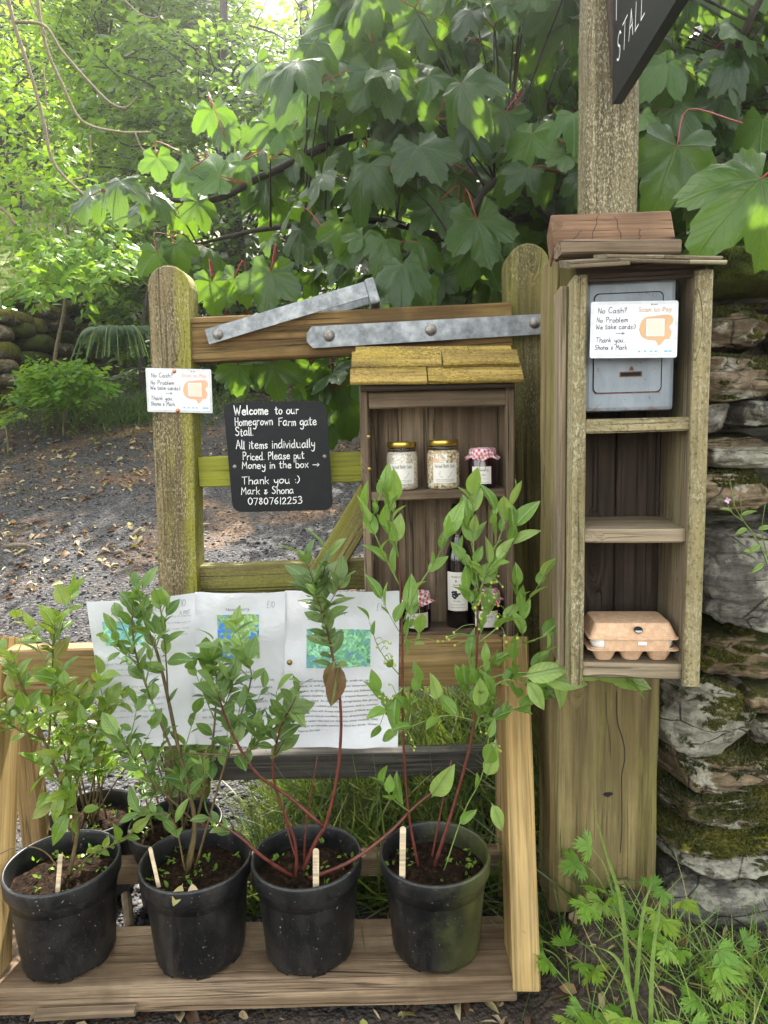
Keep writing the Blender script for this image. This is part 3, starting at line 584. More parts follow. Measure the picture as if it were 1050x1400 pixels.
def slate(name, base, hi, moss, lich, mcol=((.018, .022, .006), (.065, .066, .013))):
    m, nt, b = newmat(name, .85, Specular_IOR_Level=.25); _, o = coords(nt, (1, 1, 1))
    lay = noise(nt, nd(nt, 'Mapping', {0: o, 2: (.1, .12, 0), 3: (6, 6, 40)}).outputs[0], 1.6, 7, .65, .6)
    c = ramp(nt, lay, [(.3, tuple(x * .45 for x in base)), (.5, base), (.7, hi)])
    c = mix(nt, .8, c, ramp(nt, noise(nt, o, 85, 7, .75), [(.34, .35), (.5, .85), (.65, 1.15)]), 'MULTIPLY')
    c = mix(nt, 1.0, c, ramp(nt, nd(nt, 'ObjectInfo').outputs['Random'], [(0, (.72, .70, .66)), (.5, (1.0, .98, .95)), (1, (1.3, 1.25, 1.15))]), 'MULTIPLY')
    ln = ramp(nt, noise(nt, o, 12, 6, .65, .3), [(.60 - lich * .25, 0), (.64 - lich * .25, 1)]); lf = ramp(nt, noise(nt, o, 95, 4, .7), [(.35, .3), (.55, 1)])
    c = mix(nt, mth(nt, 'MULTIPLY', mth(nt, 'MULTIPLY', ln, lf), .8 if lich > 0 else 0.0), c, (.31, .30, .235))
    geo = nd(nt, 'NewGeometry'); nz = nd(nt, 'SeparateXYZ', {0: geo.outputs['Normal']}).outputs[2]
    mm = ramp(nt, mth(nt, 'ADD', mth(nt, 'MULTIPLY', nz, .22), noise(nt, o, 9, 5, .65)), [(.80 - moss * .5, 0), (.86 - moss * .5, 1)])
    fine = noise(nt, o, 260, 3, .7)
    c = mix(nt, mm if moss > 0 else 0.0, c, ramp(nt, mth(nt, 'ADD', mth(nt, 'MULTIPLY', fine, .6), mth(nt, 'MULTIPLY', noise(nt, o, 25, 3), .4)), [(.36, mcol[0]), (.6, mcol[1])]))
    ce = nd(nt, 'TexVoronoi', {'Vector': nd(nt, 'Mapping', {0: o, 3: (9, 9, 20)}).outputs[0], 'Scale': 1.0}, feature='DISTANCE_TO_EDGE').outputs['Distance']
    cm_ = mth(nt, 'MULTIPLY', ramp(nt, ce, [(0, 1), (.025, 0)]), mth(nt, 'MULTIPLY', ramp(nt, noise(nt, o, 14, 3), [(.45, 0), (.55, .8)]), mth(nt, 'SUBTRACT', 1.0, mm)))
    nt.links.new(mix(nt, cm_, c, (.015, .014, .012)), b.inputs['Base Color'])
    lay = mth(nt, 'SUBTRACT', lay, mth(nt, 'MULTIPLY', cm_, .8))
    h = mth(nt, 'ADD', mth(nt, 'MULTIPLY', lay, .8), mth(nt, 'MULTIPLY', mth(nt, 'MULTIPLY', fine, mm), 1.2)); h = mth(nt, 'ADD', h, mth(nt, 'MULTIPLY', noise(nt, o, 70, 5), .5)); bump(nt, b, h, .8, .008)
    return m
M['st_grey'] = slate('grey_slate', (.125, .12, .105), (.24, .228, .195), .10, .2)
M['st_pale'] = slate('pale_lichen_slate', (.155, .145, .118), (.28, .265, .22), .25, .6)
M['st_brown'] = slate('brown_slate', (.14, .107, .067), (.27, .212, .142), .25, .2)
M['st_moss'] = slate('mossy_slate', (.12, .09, .055), (.22, .17, .11), .55, .15)
M['st_dark'] = slate('dark_slate', (.075, .073, .06), (.14, .134, .11), .3, .0)
M['st_deep'] = slate('deep_moss_stone', (.06, .05, .03), (.10, .09, .05), 1.3, .0, ((.022, .032, .006), (.085, .10, .014)))
M['st_ymoss'] = slate('yellow_moss_stone', (.14, .11, .07), (.26, .22, .14), .75, .3, ((.05, .045, .008), (.19, .18, .022)))
M['moss'] = leafmat('moss_tuft', [(.020, .024, .005), (.06, .062, .009), (.15, .13, .02)], (.3, .4, .03), .3, .6)
m, nt, b = newmat('gravel_ground', .9); tcg = nd(nt, 'TexCoord').outputs['Object']
v1 = nd(nt, 'TexVoronoi', {'Vector': tcg, 'Scale': 62}); v2 = nd(nt, 'TexVoronoi', {'Vector': tcg, 'Scale': 140})
st = ramp(nt, nd(nt, 'SeparateColor', {0: v1.outputs['Color']}).outputs[0], [(0, (.013, .0135, .0165)), (.5, (.037, .037, .041)), (.8, (.076, .073, .072)), (1, (.14, .128, .115))])
st2 = ramp(nt, nd(nt, 'SeparateColor', {0: v2.outputs['Color']}).outputs[0], [(0, (.015, .015, .018)), (.6, (.044, .043, .046)), (1, (.11, .10, .092))])
c = mix(nt, .5, st, st2); c = mix(nt, .8, c, ramp(nt, v1.outputs['Distance'], [(.3, 1), (.75, .3)]), 'MULTIPLY')
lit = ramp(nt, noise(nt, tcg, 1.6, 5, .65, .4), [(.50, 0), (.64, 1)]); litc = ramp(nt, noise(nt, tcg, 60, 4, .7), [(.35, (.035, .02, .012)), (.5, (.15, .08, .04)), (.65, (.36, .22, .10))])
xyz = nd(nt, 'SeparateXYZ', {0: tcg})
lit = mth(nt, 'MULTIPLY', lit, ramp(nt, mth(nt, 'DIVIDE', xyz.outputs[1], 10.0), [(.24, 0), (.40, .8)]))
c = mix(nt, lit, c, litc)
soilm = ramp(nt, mth(nt, 'ADD', mth(nt, 'MULTIPLY', xyz.outputs[0], 1.0), mth(nt, 'MULTIPLY', noise(nt, tcg, 8, 4), .3)), [(.25, 0), (.42, 1)])
near = ramp(nt, mth(nt, 'DIVIDE', mth(nt, 'ADD', xyz.outputs[1], mth(nt, 'MULTIPLY', noise(nt, tcg, 6, 4), .3)), 10.0), [(.128, 1), (.145, 0)])
soilc = ramp(nt, noise(nt, tcg, 70, 6, .75), [(.3, (.018, .012, .008)), (.55, (.06, .043, .03)), (.75, (.13, .10, .07))])
c = mix(nt, mth(nt, 'MAXIMUM', soilm, near), c, soilc); nt.links.new(c, b.inputs['Base Color'])
bump(nt, b, mth(nt, 'ADD', mth(nt, 'SUBTRACT', 1.0, v1.outputs['Distance']), mth(nt, 'MULTIPLY', v2.outputs['Distance'], -.5)), .9, .012); M['ground'] = m
m, nt, b = newmat('gravel_stone', .8); rn = nd(nt, 'Attribute', attribute_name='rnd').outputs['Fac']; _, o = coords(nt, (1, 1, 1))
c = ramp(nt, rn, [(0, (.014, .015, .019)), (.4, (.036, .036, .040)), (.7, (.07, .067, .065)), (.9, (.135, .118, .105)), (1, (.24, .225, .21))])
nt.links.new(mix(nt, .6, c, ramp(nt, noise(nt, o, 150, 4), [(.3, .55), (.7, 1)]), 'MULTIPLY'), b.inputs['Base Color']); M['stone'] = m
M['litter'] = leafmat('leaf_litter', [(.05, .028, .015), (.14, .07, .03), (.28, .17, .08), (.45, .36, .22), (.22, .22, .03)], (.4, .2, .06), .15, .7)
M['wood_floor'] = plain('wooded_slope', (.035, .05, .016), .95, .7, 3, .8, 9)
m, nt, b = newmat('pasture_grass', .9); tcg = nd(nt, 'TexCoord').outputs['Object']
nt.links.new(ramp(nt, noise(nt, tcg, .9, 8, .7), [(.3, (.10, .15, .03)), (.55, (.20, .24, .05)), (.75, (.28, .27, .08))]), b.inputs['Base Color']); bump(nt, b, noise(nt, tcg, 14, 5, .7), .8, .1); M['field'] = m
# ------------------------------------------------------------------ the ground
def sstep(a, b_, x):
    t = max(0.0, min(1.0, (x - a) / (b_ - a))); return t * t * (3 - 2 * t)
def zg(x, y):
    z = 0.24 * max(0, min(y, 9.5) - 1.75) * sstep(1.5, 3.2, y) if y > 1.5 else 0.0
    z += .03 * max(0, y - 9.5)
    z += (.07 * sstep(.24, .5, x) * sstep(-.5, .9, y) + .11 * sstep(.26, .36, x) * sstep(.60, .42, x) * sstep(.92, 1.26, y)) * sstep(2.6, 1.5, y)
    z += .10 * sstep(-.30, -.12, x) * sstep(.75, .35, x) * sstep(1.36, 1.75, y) * sstep(3.0, 2.1, y)
    z += (.03 * mnoise.noise(V((x * .9, y * .9, 3))) + .012 * mnoise.noise(V((x * 3, y * 3, 9)))) * sstep(.6, 2.5, y)
    z += .006 * mnoise.noise(V((x * 14, y * 14, 2)))
    z += min(.5, .35 * max(0, -x - 4.0 - max(0, y - 9) * .6)) * sstep(5, 8, y)
    return z
def axis_pts(a, b_, fine, lo, hi, grow=1.35):
    pts = list(np.arange(lo, hi + 1e-6, fine)); s = fine
    while pts[-1] < b_: s *= grow; pts.append(pts[-1] + s)
    s = fine
    while pts[0] > a: s *= grow; pts.insert(0, pts[0] - s)
    return pts
xs = axis_pts(-45, 45, .06, -4.2, 2.2); ys = axis_pts(-20, 45, .06, .6, 9.0)
vs = [(x, y, zg(x, y)) for y in ys for x in xs]; nx = len(xs)
g = MB(); g.add(vs, [(j * nx + i, j * nx + i + 1, (j + 1) * nx + i + 1, (j + 1) * nx + i) for j in range(len(ys) - 1) for i in range(nx - 1)])
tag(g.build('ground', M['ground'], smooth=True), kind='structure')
def zhill(x, y):
    return zg(x, 10.5) - .4 + .45 * max(0, y - 10.5) * (1 - .006 * max(0, y - 10.5)) + .8 * mnoise.noise(V((x * .12, y * .12, 5)))
xs3 = np.linspace(-60, 60, 80); ys3 = np.linspace(10.5, 60, 40)
def hill_z(x, y): return zhill(x, y) if x > -4.2 else zf(x, y) - .6 + 1.1 * max(0, y - 24)
def zf(x, y):
    return 2.15 + .30 * (y - 7) + .10 * (-x - 4) + .25 * mnoise.noise(V((x * .3, y * .3, 1))) + .05 * mnoise.noise(V((x * 2, y * 2, 1)))
g = MB(); g.add([(x, y, hill_z(x, y)) for y in ys3 for x in xs3], [(j * 80 + i, j * 80 + i + 1, (j + 1) * 80 + i + 1, (j + 1) * 80 + i) for j in range(39) for i in range(79)])
tag(g.build('hillside', M['wood_floor'], smooth=True), kind='structure')  # dark slope added behind the trees to block the low sky
xs2 = np.linspace(-42, -4.0, 60); ys2 = np.linspace(4.5, 30, 80)
g = MB(); g.add([(x, y, zf(x, y)) for y in ys2 for x in xs2], [(j * 60 + i, j * 60 + i + 1, (j + 1) * 60 + i + 1, (j + 1) * 60 + i) for j in range(79) for i in range(59)])
tag(g.build('field', M['field'], smooth=True), kind='structure')
# loose gravel, leaf litter
def ground_pts(n, x0, x1, y0, y1, powr=1.0):
    out = []
    for _ in range(n):
        t = NR.random() ** powr; y = y0 + (y1 - y0) * t; x = NR.uniform(x0(y), x1(y)); out.append((x, y, zg(x, y)))
    return np.array(out)
st_t = [t_stone(i) for i in range(6)]
pts = ground_pts(15000, lambda y: -.62 * y - .1, lambda y: .12 * y if y > 1.75 else -.1, 1.3, 5.5, 1.5)
N = len(pts); sz = NR.lognormal(-4.5, .42, N).clip(.005, .032); pts[:, 2] += sz * .12
a = NR.uniform(0, 6.28, N); yd = np.stack([np.cos(a), np.sin(a), NR.uniform(-.3, .3, N)], 1); nr = np.stack([NR.uniform(-.4, .4, N), NR.uniform(-.4, .4, N), np.ones(N)], 1)
tag(scatter_mesh('gravel', st_t, pts, yd, nr, sz, NR.random(N) ** 1.3, M['stone'], smooth=False), kind='stuff')
pts = ground_pts(7500, lambda y: -.62 * y - .2, lambda y: .1 * y, 1.9, 8.5, .8)
keep = np.array([mnoise.noise(V((p[0] * 1.3, p[1] * 1.3, 4))) + .3 * (p[1] - 3.3) + (-.3 if p[0] > -1 else 0) > 0 for p in pts]); pts = pts[keep]
p2 = ground_pts(500, lambda y: .1, lambda y: .95, .95, 1.5); p3 = ground_pts(260, lambda y: -.9, lambda y: .2, 1.0, 1.35); pts = np.concatenate([pts, p2, p3])
N = len(pts); pts[:, 2] += .006; a = NR.uniform(0, 6.28, N); yd = np.stack([np.cos(a), np.sin(a), NR.uniform(-.2, .3, N)], 1); nr = np.stack([NR.uniform(-.7, .7, N), NR.uniform(-.7, .7, N), np.ones(N)], 1)
tag(scatter_mesh('leaf_litter', [t_small(.45, .15, .3), t_small(.2, .05, .2), t_small(.7, .2, .5)], pts, yd, nr, NR.uniform(.015, .065, N) * np.where(pts[:, 1] < 1.6, .6, 1), NR.random(N), M['litter']), kind='stuff')
# ------------------------------------------------------------------ the gate
D = 1.60
gate = thing('farm_gate', (0, D + .04, .12), 'weathered wooden bar gate with two round-topped uprights and steel strap hinge', 'gate')
def round_post(px0, px1, top_px, zb, Yf, wid, dep, mat, kids=None):
    a = P((px0 + px1) / 2, top_px, Yf); x = a.x; zt = a.z
    L = zt - zb; r = wid / 2
    out = [(0, -r), (L - r * .95, -r)] + [(L - r * .95 + r * .95 * math.sin(t), -r * math.cos(t)) for t in [math.pi * i / 12 for i in range(1, 12)]] + [(L - r * .95, r), (0, r)]
    # subdivide long sides for slight waviness
    return x, zt, out
lx = P(229, 600, 1.57)
def stile(top_px, cx_top, cx_bot, by, Yf, wid, dep, mat):
    t = P(cx_top, top_px, Yf); bt = P(cx_bot, by, Yf); ax = (t - bt).normalized(); base = bt + ax * ((.16 - bt.z) / ax.z)
    L = (t - base).length; r = wid / 2; rr = random.Random(top_px)
    o = [(L * i / 12 - (r if i == 12 else 0), -r + rr.uniform(-.0012, .0012)) for i in range(13)]
    o += [(L - r + r * math.sin(q), -r * math.cos(q)) for q in [math.pi * i / 14 for i in range(1, 14)]]
    o += [(L * i / 12 - (r if i == 12 else 0), r + rr.uniform(-.0012, .0012)) for i in range(12, -1, -1)]
    return slab('stile', o, dep, mat, gate, base, ax, V((-ax.z, 0, ax.x)), .004)
s1 = stile(362, 229, 243, 800, 1.57, .089, .075, M['stile'])
s2 = stile(332, 722, 729, 1080, 1.60, .093, .075, M['gate'])
def rail(pa, pb, Y, h, mat, th=.045, up=None):
    a, b_ = P(*pa, Y), P(*pb, Y); return bar('rail', a, b_, th, h, mat, gate)
rail((261, 467), (697, 446), 1.605, .096, M['rail_gold'], .05)
rail((275, 645), (700, 631), 1.62, .068, M['green'])
rail((275, 791), (700, 777), 1.62, .066, M['gate'])
rail((270, 912), (712, 903), 1.63, .07, M['gate'])
rail((260, 1046), (715, 1037), 1.64, .062, M['greyrail'])
bar('brace', P(426, 812, 1.575), P(560, 590, 1.575), .03, .066, M['gate'], gate, up=(-.8, 0, .6), bev=.004)
mb = MB(); bp = P(457, 791, 1.556); mb.lathe((0, 0, 0), [(0.001, 0), (.0098, 0), (.0098, .002), (.006, .006), (.001, .007)], 16)
def face_cam(mb_, at, n=V((0, -1, 0))):
    q = n.to_track_quat('Z', 'Y'); out = MB(); out.add([V(at) + q @ V(p) for p in mb_.v], mb_.f); out.smooth = False; return out
face_cam(mb, bp).build('bolt', M['bolt'], gate, smooth=True)
# strap hinge
a, b_ = P(420, 462, 1.572), P(748, 443, 1.572); ex = (b_ - a); L = ex.length; hh = .046; exn = ex.normalized(); eyn = V((-exn.z, 0, exn.x))
S = flat(a, exn, eyn); mb = MB()
out = [(.012, -hh / 2), (L + .06, -hh / 2 + .002), (L + .06, hh / 2 - .002), (.012, hh / 2), (.0, hh / 2 - .014), (-.001, -hh / 2 + .014)]
plate(mb, out, S, 0, .006); hinge = mb.build('hinge_strap', M['steel'], gate)
for px, py in ((450, 459), (589, 451), (731, 441)):
    mb = MB(); mb.lathe((0, 0, 0), [(.001, 0), (.0125, 0), (.0125, .002), (.0105, .0055), (.006, .0085), (.001, .0095)], 20)
    face_cam(mb, P(px, py, 1.566)).build('bolt', M['bolt'], hinge, smooth=True)
# throw-over loop
la, lb = P(291, 459, 1.565), P(507, 394, 1.565); ex = (lb - la); L = ex.length; exn = ex.normalized(); eyn = V((-exn.z, 0, exn.x)); S = flat(la, exn, eyn)
mb = MB(); plate(mb, [(-.012, -.016), (L - .01, -.016), (L - .01, .016), (-.012, .016)], S, 0, .006)
plate(mb, [(-.012, -.016), (L - .01, -.016), (L - .01, .016), (-.012, .016)], lambda u, v, o=0: S(u, v, o - .095), 0, .006)
ez = V((0, 1, 0)); mb.box(S(L - .01, -.034, .007), exn * .022, eyn * .055, ez * .11, .006)
latch = mb.build('latch_loop', M['steel'], gate)
mb = MB(); mb.lathe((0, 0, 0), [(.001, 0), (.011, 0), (.011, .002), (.008, .006), (.001, .008)], 20); face_cam(mb, P(298, 457, 1.558)).build('bolt', M['bolt'], latch, smooth=True)
# ------------------------------------------------------------------ payment cards
def pay_card(label, o, ex, ey, w_, h_, ocol, pins, m_=.0045):
    t = thing('payment_card', o, label, 'notice card', 'payment cards')
    S = flat(o, ex, ey)
    def B(u, v, off=0): return S(u, v, off - .004 * math.sin(math.pi * u / w_) * (v / h_ - .5))
    mb = MB(); plate(mb, rrect(0, 0, w_, h_, .003, 3), S, 0, .0012); mb.build('laminate', M['laminate'], t)
    mb = MB(); poly(mb, rrect(m_, m_, w_ - m_, h_ - m_, .0008, 2), S, .0016); mb.build('paper', M['white'], t)
    k = w_ / .148; kv = h_ / .1045; ks = min(k, kv); mb = MB(); pen = .0010 * ks
    for txt, u, v, s in (('No Cash?', .012, .083, .0100), ('No Problem', .010, .066, .0088), ('We take cards:)', .009, .0535, .0088), ('>', .043, .041, .012), ('Thank you,', .0095, .029, .0094), ('Shona & Mark', .0085, .0155, .0088)):
        ln, wid = strokes(txt, s * ks); f = {'No Cash?': .050, 'No Problem': .054, 'We take cards:)': .068, '>': .017, 'Thank you,': .050, 'Shona & Mark': .056}[txt] * k / wid; ribbon(mb, [[(x * f + u * k, y + v * kv) for x, y in l] for l in ln], S, pen, .0021)
    mb.build('handwriting', M['ink'], t)
    mb = MB(); printed(mb, 'Scan to Pay', .0125 * ks, .081 * k, .0845 * kv, S, .0021, width=.056 * k)
    mb.build('heading', M[ocol], t)
    blob = [(.083, .052), (.086, .066), (.094, .0745), (.106, .0765), (.124, .0785), (.134, .078), (.139, .073), (.139, .064), (.1335, .0565), (.1375, .047), (.134, .0345), (.127, .0335), (.117, .0225), (.111, .0315), (.097, .0335), (.087, .040)]
    bl = [(p.x, p.y) for p in cat([V((x, y, 0)) for x, y in blob + blob[:1]], 4)][:-1]
    mb = MB(); poly(mb, [(x * k, y * kv) for x, y in bl], S, .0020); mb.build('speech_bubble', M[ocol], t)
    mb = MB(); poly(mb, rrect(.0945 * k, .039 * kv, .1255 * k, .0715 * kv, .001, 2), S, .0024); mb.build('white_square', M['white'], t)
    mb = MB(); poly(mb, rrect(.0965 * k, .041 * kv, .1235 * k, .0695 * kv, .0006, 2), S, .0027); mb.build('pale_square', M['palecode'], t)
    mb = MB()
    for i, x in enumerate((.082, .092, .102, .110, .126, .133)):
        poly(mb, rrect(x * k, .0105 * kv, (x + (.004 if i < 4 else .006)) * k, .0135 * kv, .0008 * k, 2), S, .0021)
    mb.build('payment_marks', M['blueprint'], t)
    mb = MB(); poly(mb, rrect(.102 * k, .0965 * kv, .1045 * k, .0995 * kv, .0006, 2), S, .0021); poly(mb, rrect(.106 * k, .0973 * kv, .113 * k, .0987 * kv, .0003, 2), S, .0021); mb.build('small_mark', M['greyink'], t)
    for u, v in pins:
        mb = MB(); mb.lathe((0, 0, 0), [(.001, 0), (.0045, 0), (.0042, .0015), (.0025, .0032), (.0005, .0038)], 16)
        face_cam(mb, S(u, v, .0014)).build('drawing_pin', M['copper'], t, smooth=True)
    return t
o = P(202, 563, 1.566); ex = P(291, 565, 1.566) - o; ey = P(199, 503, 1.566) - o
pay_card('white laminated payment card pinned with copper pins to the left gate upright', o, ex, ey, ex.length, ey.length, 'orange', ((.062, ey.length - .006), (.066, .004)))
# ------------------------------------------------------------------ blackboard
bt = P(319, 700, 1.575); ex = P(451, 697, 1.575) - bt; ey = P(312, 551, 1.575) - bt; w_, h_ = ex.length + .004, ey.length
bb = thing('chalkboard', bt, 'black chalkboard with white handwriting fixed across the second gate rail', 'chalkboard')
S = flat(bt, ex, V((-ex.normalized().z, 0, ex.normalized().x))); sk = -(P(312, 551, 1.575) - S(0, h_)).dot(ex.normalized())
def SB(u, v, off=0): return S(u - .009 * v / h_, v, off)
mb = MB(); plate(mb, rrect(0, 0, w_ + .004, h_, .02, 6), SB, 0, .005); mb.build('board', M['black'], bb)
mb = MB(); px2m = ex.length / 132
for txt, px, py, s, wd in (('Welcome', 320, 567, 11.5, 1.7), ('to our', 376, 566, 10.5, 1.3), ('Homegrown', 321, 582, 10.5, 1.2), ('Farm gate', 381, 582, 10.5, 1.3), ('Stall.', 322, 596, 10.5, 1.2), ('All items individually', 323, 614, 11, 1.2), ('Priced. Please put', 332, 629, 10, 1.15), ('Money in the box >', 331, 641, 9.5, 1.15), ('Thank you :)', 331, 662, 10, 1.15), ('Mark & Shona', 330, 676, 9.5, 1.15), ('07807612253', 339, 690, 9.5, 1.15)):
    tgt = {'Welcome': 47, 'to our': 33, 'Homegrown': 52, 'Farm gate': 52, 'Stall.': 25, 'All items individually': 107, 'Priced. Please put': 84, 'Money in the box >': 106, 'Thank you :)': 79, 'Mark & Shona': 72, '07807612253': 75}[txt]
    p = P(px, py, 1.57); d = p - bt; u = d.dot(ex.normalized()); v = d.dot(V((-ex.normalized().z, 0, ex.normalized().x))); u += .009 * v / h_
    ln, wid = strokes(txt, s * px2m); f = tgt * px2m / wid
    ribbon(mb, [[(x * f + u, y + v) for x, y in l] for l in ln], SB, wd * px2m, .0056)
mb.build('lettering', M['chalk'], bb)
for px, py in ((321, 638), (444, 624)):
    mb = MB(); mb.lathe((0, 0, 0), [(.001, 0), (.0045, 0), (.004, .0015), (.001, .0018)], 14); face_cam(mb, P(px, py, 1.5695)).build('screw', M['bolt'], bb, smooth=True)
# ------------------------------------------------------------------ shelf box hung on the gate
DF, DB = 1.45, 1.565
c0, c1 = P(497, 700, DF), P(703, 700, DF); zt = P(600, 533, DF).z; zb = P(600, 880, DF).z; x0, x1 = c0.x - .002, c1.x + .002
box = thing('shelf_box', ((x0 + x1) / 2, DB, zb), 'small grey-brown open shelf box with mossy yellow roof hung on the gate', 'shelf box')
ym = (DF + DB) / 2; dp = DB - DF; tw = .018
bar('side', (x0 + tw / 2, ym, zb), (x0 + tw / 2, ym, zt + .012), tw, dp, M['shelf'], box, up=(0, 1, 0))
bar('side', (x1 - tw / 2, ym, zb), (x1 - tw / 2, ym, zt + .012), tw, dp, M['shelf'], box, up=(0, 1, 0))
for i in range(2):
    wz = (x1 - x0 - 2 * tw) / 2; xc = x0 + tw + wz * (i + .5)
    bar('back_board', (xc, DB - .006, zb), (xc, DB - .006, zt + .01), wz - .0015, .010, M['shelf'], box, up=(0, 1, 0), bev=.0015)
zs = P(600, 671, DF).z
bar('shelf', (x0 + tw + .001, ym - .004, zs - .009), (x1 - tw - .001, ym - .004, zs - .009), dp - .016, .018, M['shelf'], box)
bar('shelf', (x0 + tw + .001, ym - .004, zb + .010), (x1 - tw - .001, ym - .004, zb + .010), dp - .016, .018, M['shelf'], box)
zh = P(600, 545, DF).z
bar('header_board', (x0 + tw + .001, DF + .010, zh), (x1 - tw - .001, DF + .010, zh), .016, .034, M['shelf'], box)
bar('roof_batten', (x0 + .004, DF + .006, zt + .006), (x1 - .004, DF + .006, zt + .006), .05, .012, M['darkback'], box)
def shingle(pa, pb, ya, tilt_w, th, mat, par, lift=0.0, slope=.55):
    a, b_ = pa, pb; ax = (b_ - a).normalized(); up = V((0, -math.sin(slope), math.cos(slope))); return bar('shingle', a, b_, tilt_w, th, mat, par, up=up, bev=.002, wob=.0025)
# two courses sloping to the front: each bar's width runs down the slope
def course(pyc, Yc, spans, hw, up_=0.0):
    for (xa, xb) in spans: dz = V((0, R.uniform(-.002, .002), up_ + R.uniform(-.0015, .0015))); shingle(P(xa, pyc + (525 - xa) * .012, Yc) + dz, P(xb, pyc + (525 - xb) * .012, Yc) + dz, Yc, hw, .009, M['shingle'], box, slope=.72)
course(514, 1.434, ((479, 583), (585, 714)), .046)
course(495, 1.462, ((481, 603), (605, 708)), .050, .006)
course(486, 1.50, ((486, 640), (641, 700)), .05)
for px, py in ((504, 597), (505, 641)):
    mb = MB(); mb.lathe((0, 0, 0), [(.001, 0), (.0042, 0), (.004, .001), (.0022, .0022), (.001, .0024)], 14); face_cam(mb, P(px, py, DF - .001)).build('screw', M['brass'], box, smooth=True)
# ------------------------------------------------------------------ jars and bottle
m, nt, b = newmat('bath_salts', .25, Coat_Weight=1.0, Coat_Roughness=.03); _, o = coords(nt, (1, 1, 1))
nt.links.new(ramp(nt, noise(nt, o, 330, 4, .7), [(.34, (.16, .13, .09)), (.45, (.42, .36, .28)), (.6, (.62, .57, .48))]), b.inputs['Base Color']); M['salt'] = m
m, nt, b = newmat('flower_salts', .25, Coat_Weight=1.0, Coat_Roughness=.03); _, o = coords(nt, (1, 1, 1))
v = nd(nt, 'TexVoronoi', {'Vector': o, 'Scale': 210}); rc = nd(nt, 'SeparateColor', {0: v.outputs['Color']}).outputs[0]
nt.links.new(ramp(nt, rc, [(0, (.10, .10, .05)), (.3, (.55, .47, .34)), (.6, (.62, .58, .45)), (.8, (.50, .27, .10)), (1, (.22, .24, .10))]), b.inputs['Base Color']); M['salt2'] = m
m, nt, b = newmat('jam_dark', .08, (.018, .004, .006), Coat_Weight=1.0, Coat_Roughness=.03); M['jam'] = m
m, nt, b = newmat('clear_glass', .02, (.95, .97, .96), IOR=1.45); b.inputs['Transmission Weight'].default_value = 1; M['glass'] = m
m, nt, b = newmat('gold_lid', .3, (.50, .35, .08), Metallic=.9); M['gold'] = m
def gingham(name, sc_, col=(.50, .02, .05)):
    m, nt, b = newmat(name, .85); uv = nd(nt, 'Attribute', attribute_name='luv').outputs['Vector']; s = nd(nt, 'SeparateXYZ', {0: uv})
    fx = ramp(nt, mth(nt, 'FRACT', mth(nt, 'MULTIPLY', s.outputs[0], sc_)), [(.49, 0), (.51, 1)]); fy = ramp(nt, mth(nt, 'FRACT', mth(nt, 'MULTIPLY', s.outputs[1], sc_)), [(.49, 0), (.51, 1)])
    f = mth(nt, 'MULTIPLY', mth(nt, 'ADD', fx, fy), .5); nt.links.new(mix(nt, f, (.74, .72, .72), col), b.inputs['Base Color']); return m
M['cloth'] = gingham('red_gingham', 90, (.48, .012, .03)); M['cloth_pink'] = gingham('pink_gingham', 110, (.58, .04, .11))
m, nt, b = newmat('dark_wine_glass', .04, (.006, .004, .005), Coat_Weight=1, Coat_Roughness=.02); M['wine'] = m
M['wax'] = plain('black_wax', (.012, .011, .012), .45, .2); M['cork'] = plain('cork', (.35, .22, .11), .8, .4, 200)
M['label'] = plain('cream_label', (.72, .69, .63), .6, .08, 40); M['string'] = plain('jute_string', (.42, .30, .16), .9, .3, 200)
def cyl(c, r, z0):
    """surface of a jar: u along the arc (0 = facing the camera), v up"""
    a0 = math.atan2(-c.y, -c.x)
    def S(u, v, off=0):
        a = a0 + u / r; return V((c.x + (r + off) * math.cos(a), c.y + (r + off) * math.sin(a), z0 + v))
    return S
def arc_patch(mb, S, u0, u1, v0, v1, off, n=14):
    vs = [];
    for i in range(n + 1):
        u = u0 + (u1 - u0) * i / n; vs += [S(u, v0, off), S(u, v1, off)]
    mb.add(vs, [(2 * i, 2 * i + 2, 2 * i + 3, 2 * i + 1) for i in range(n)])
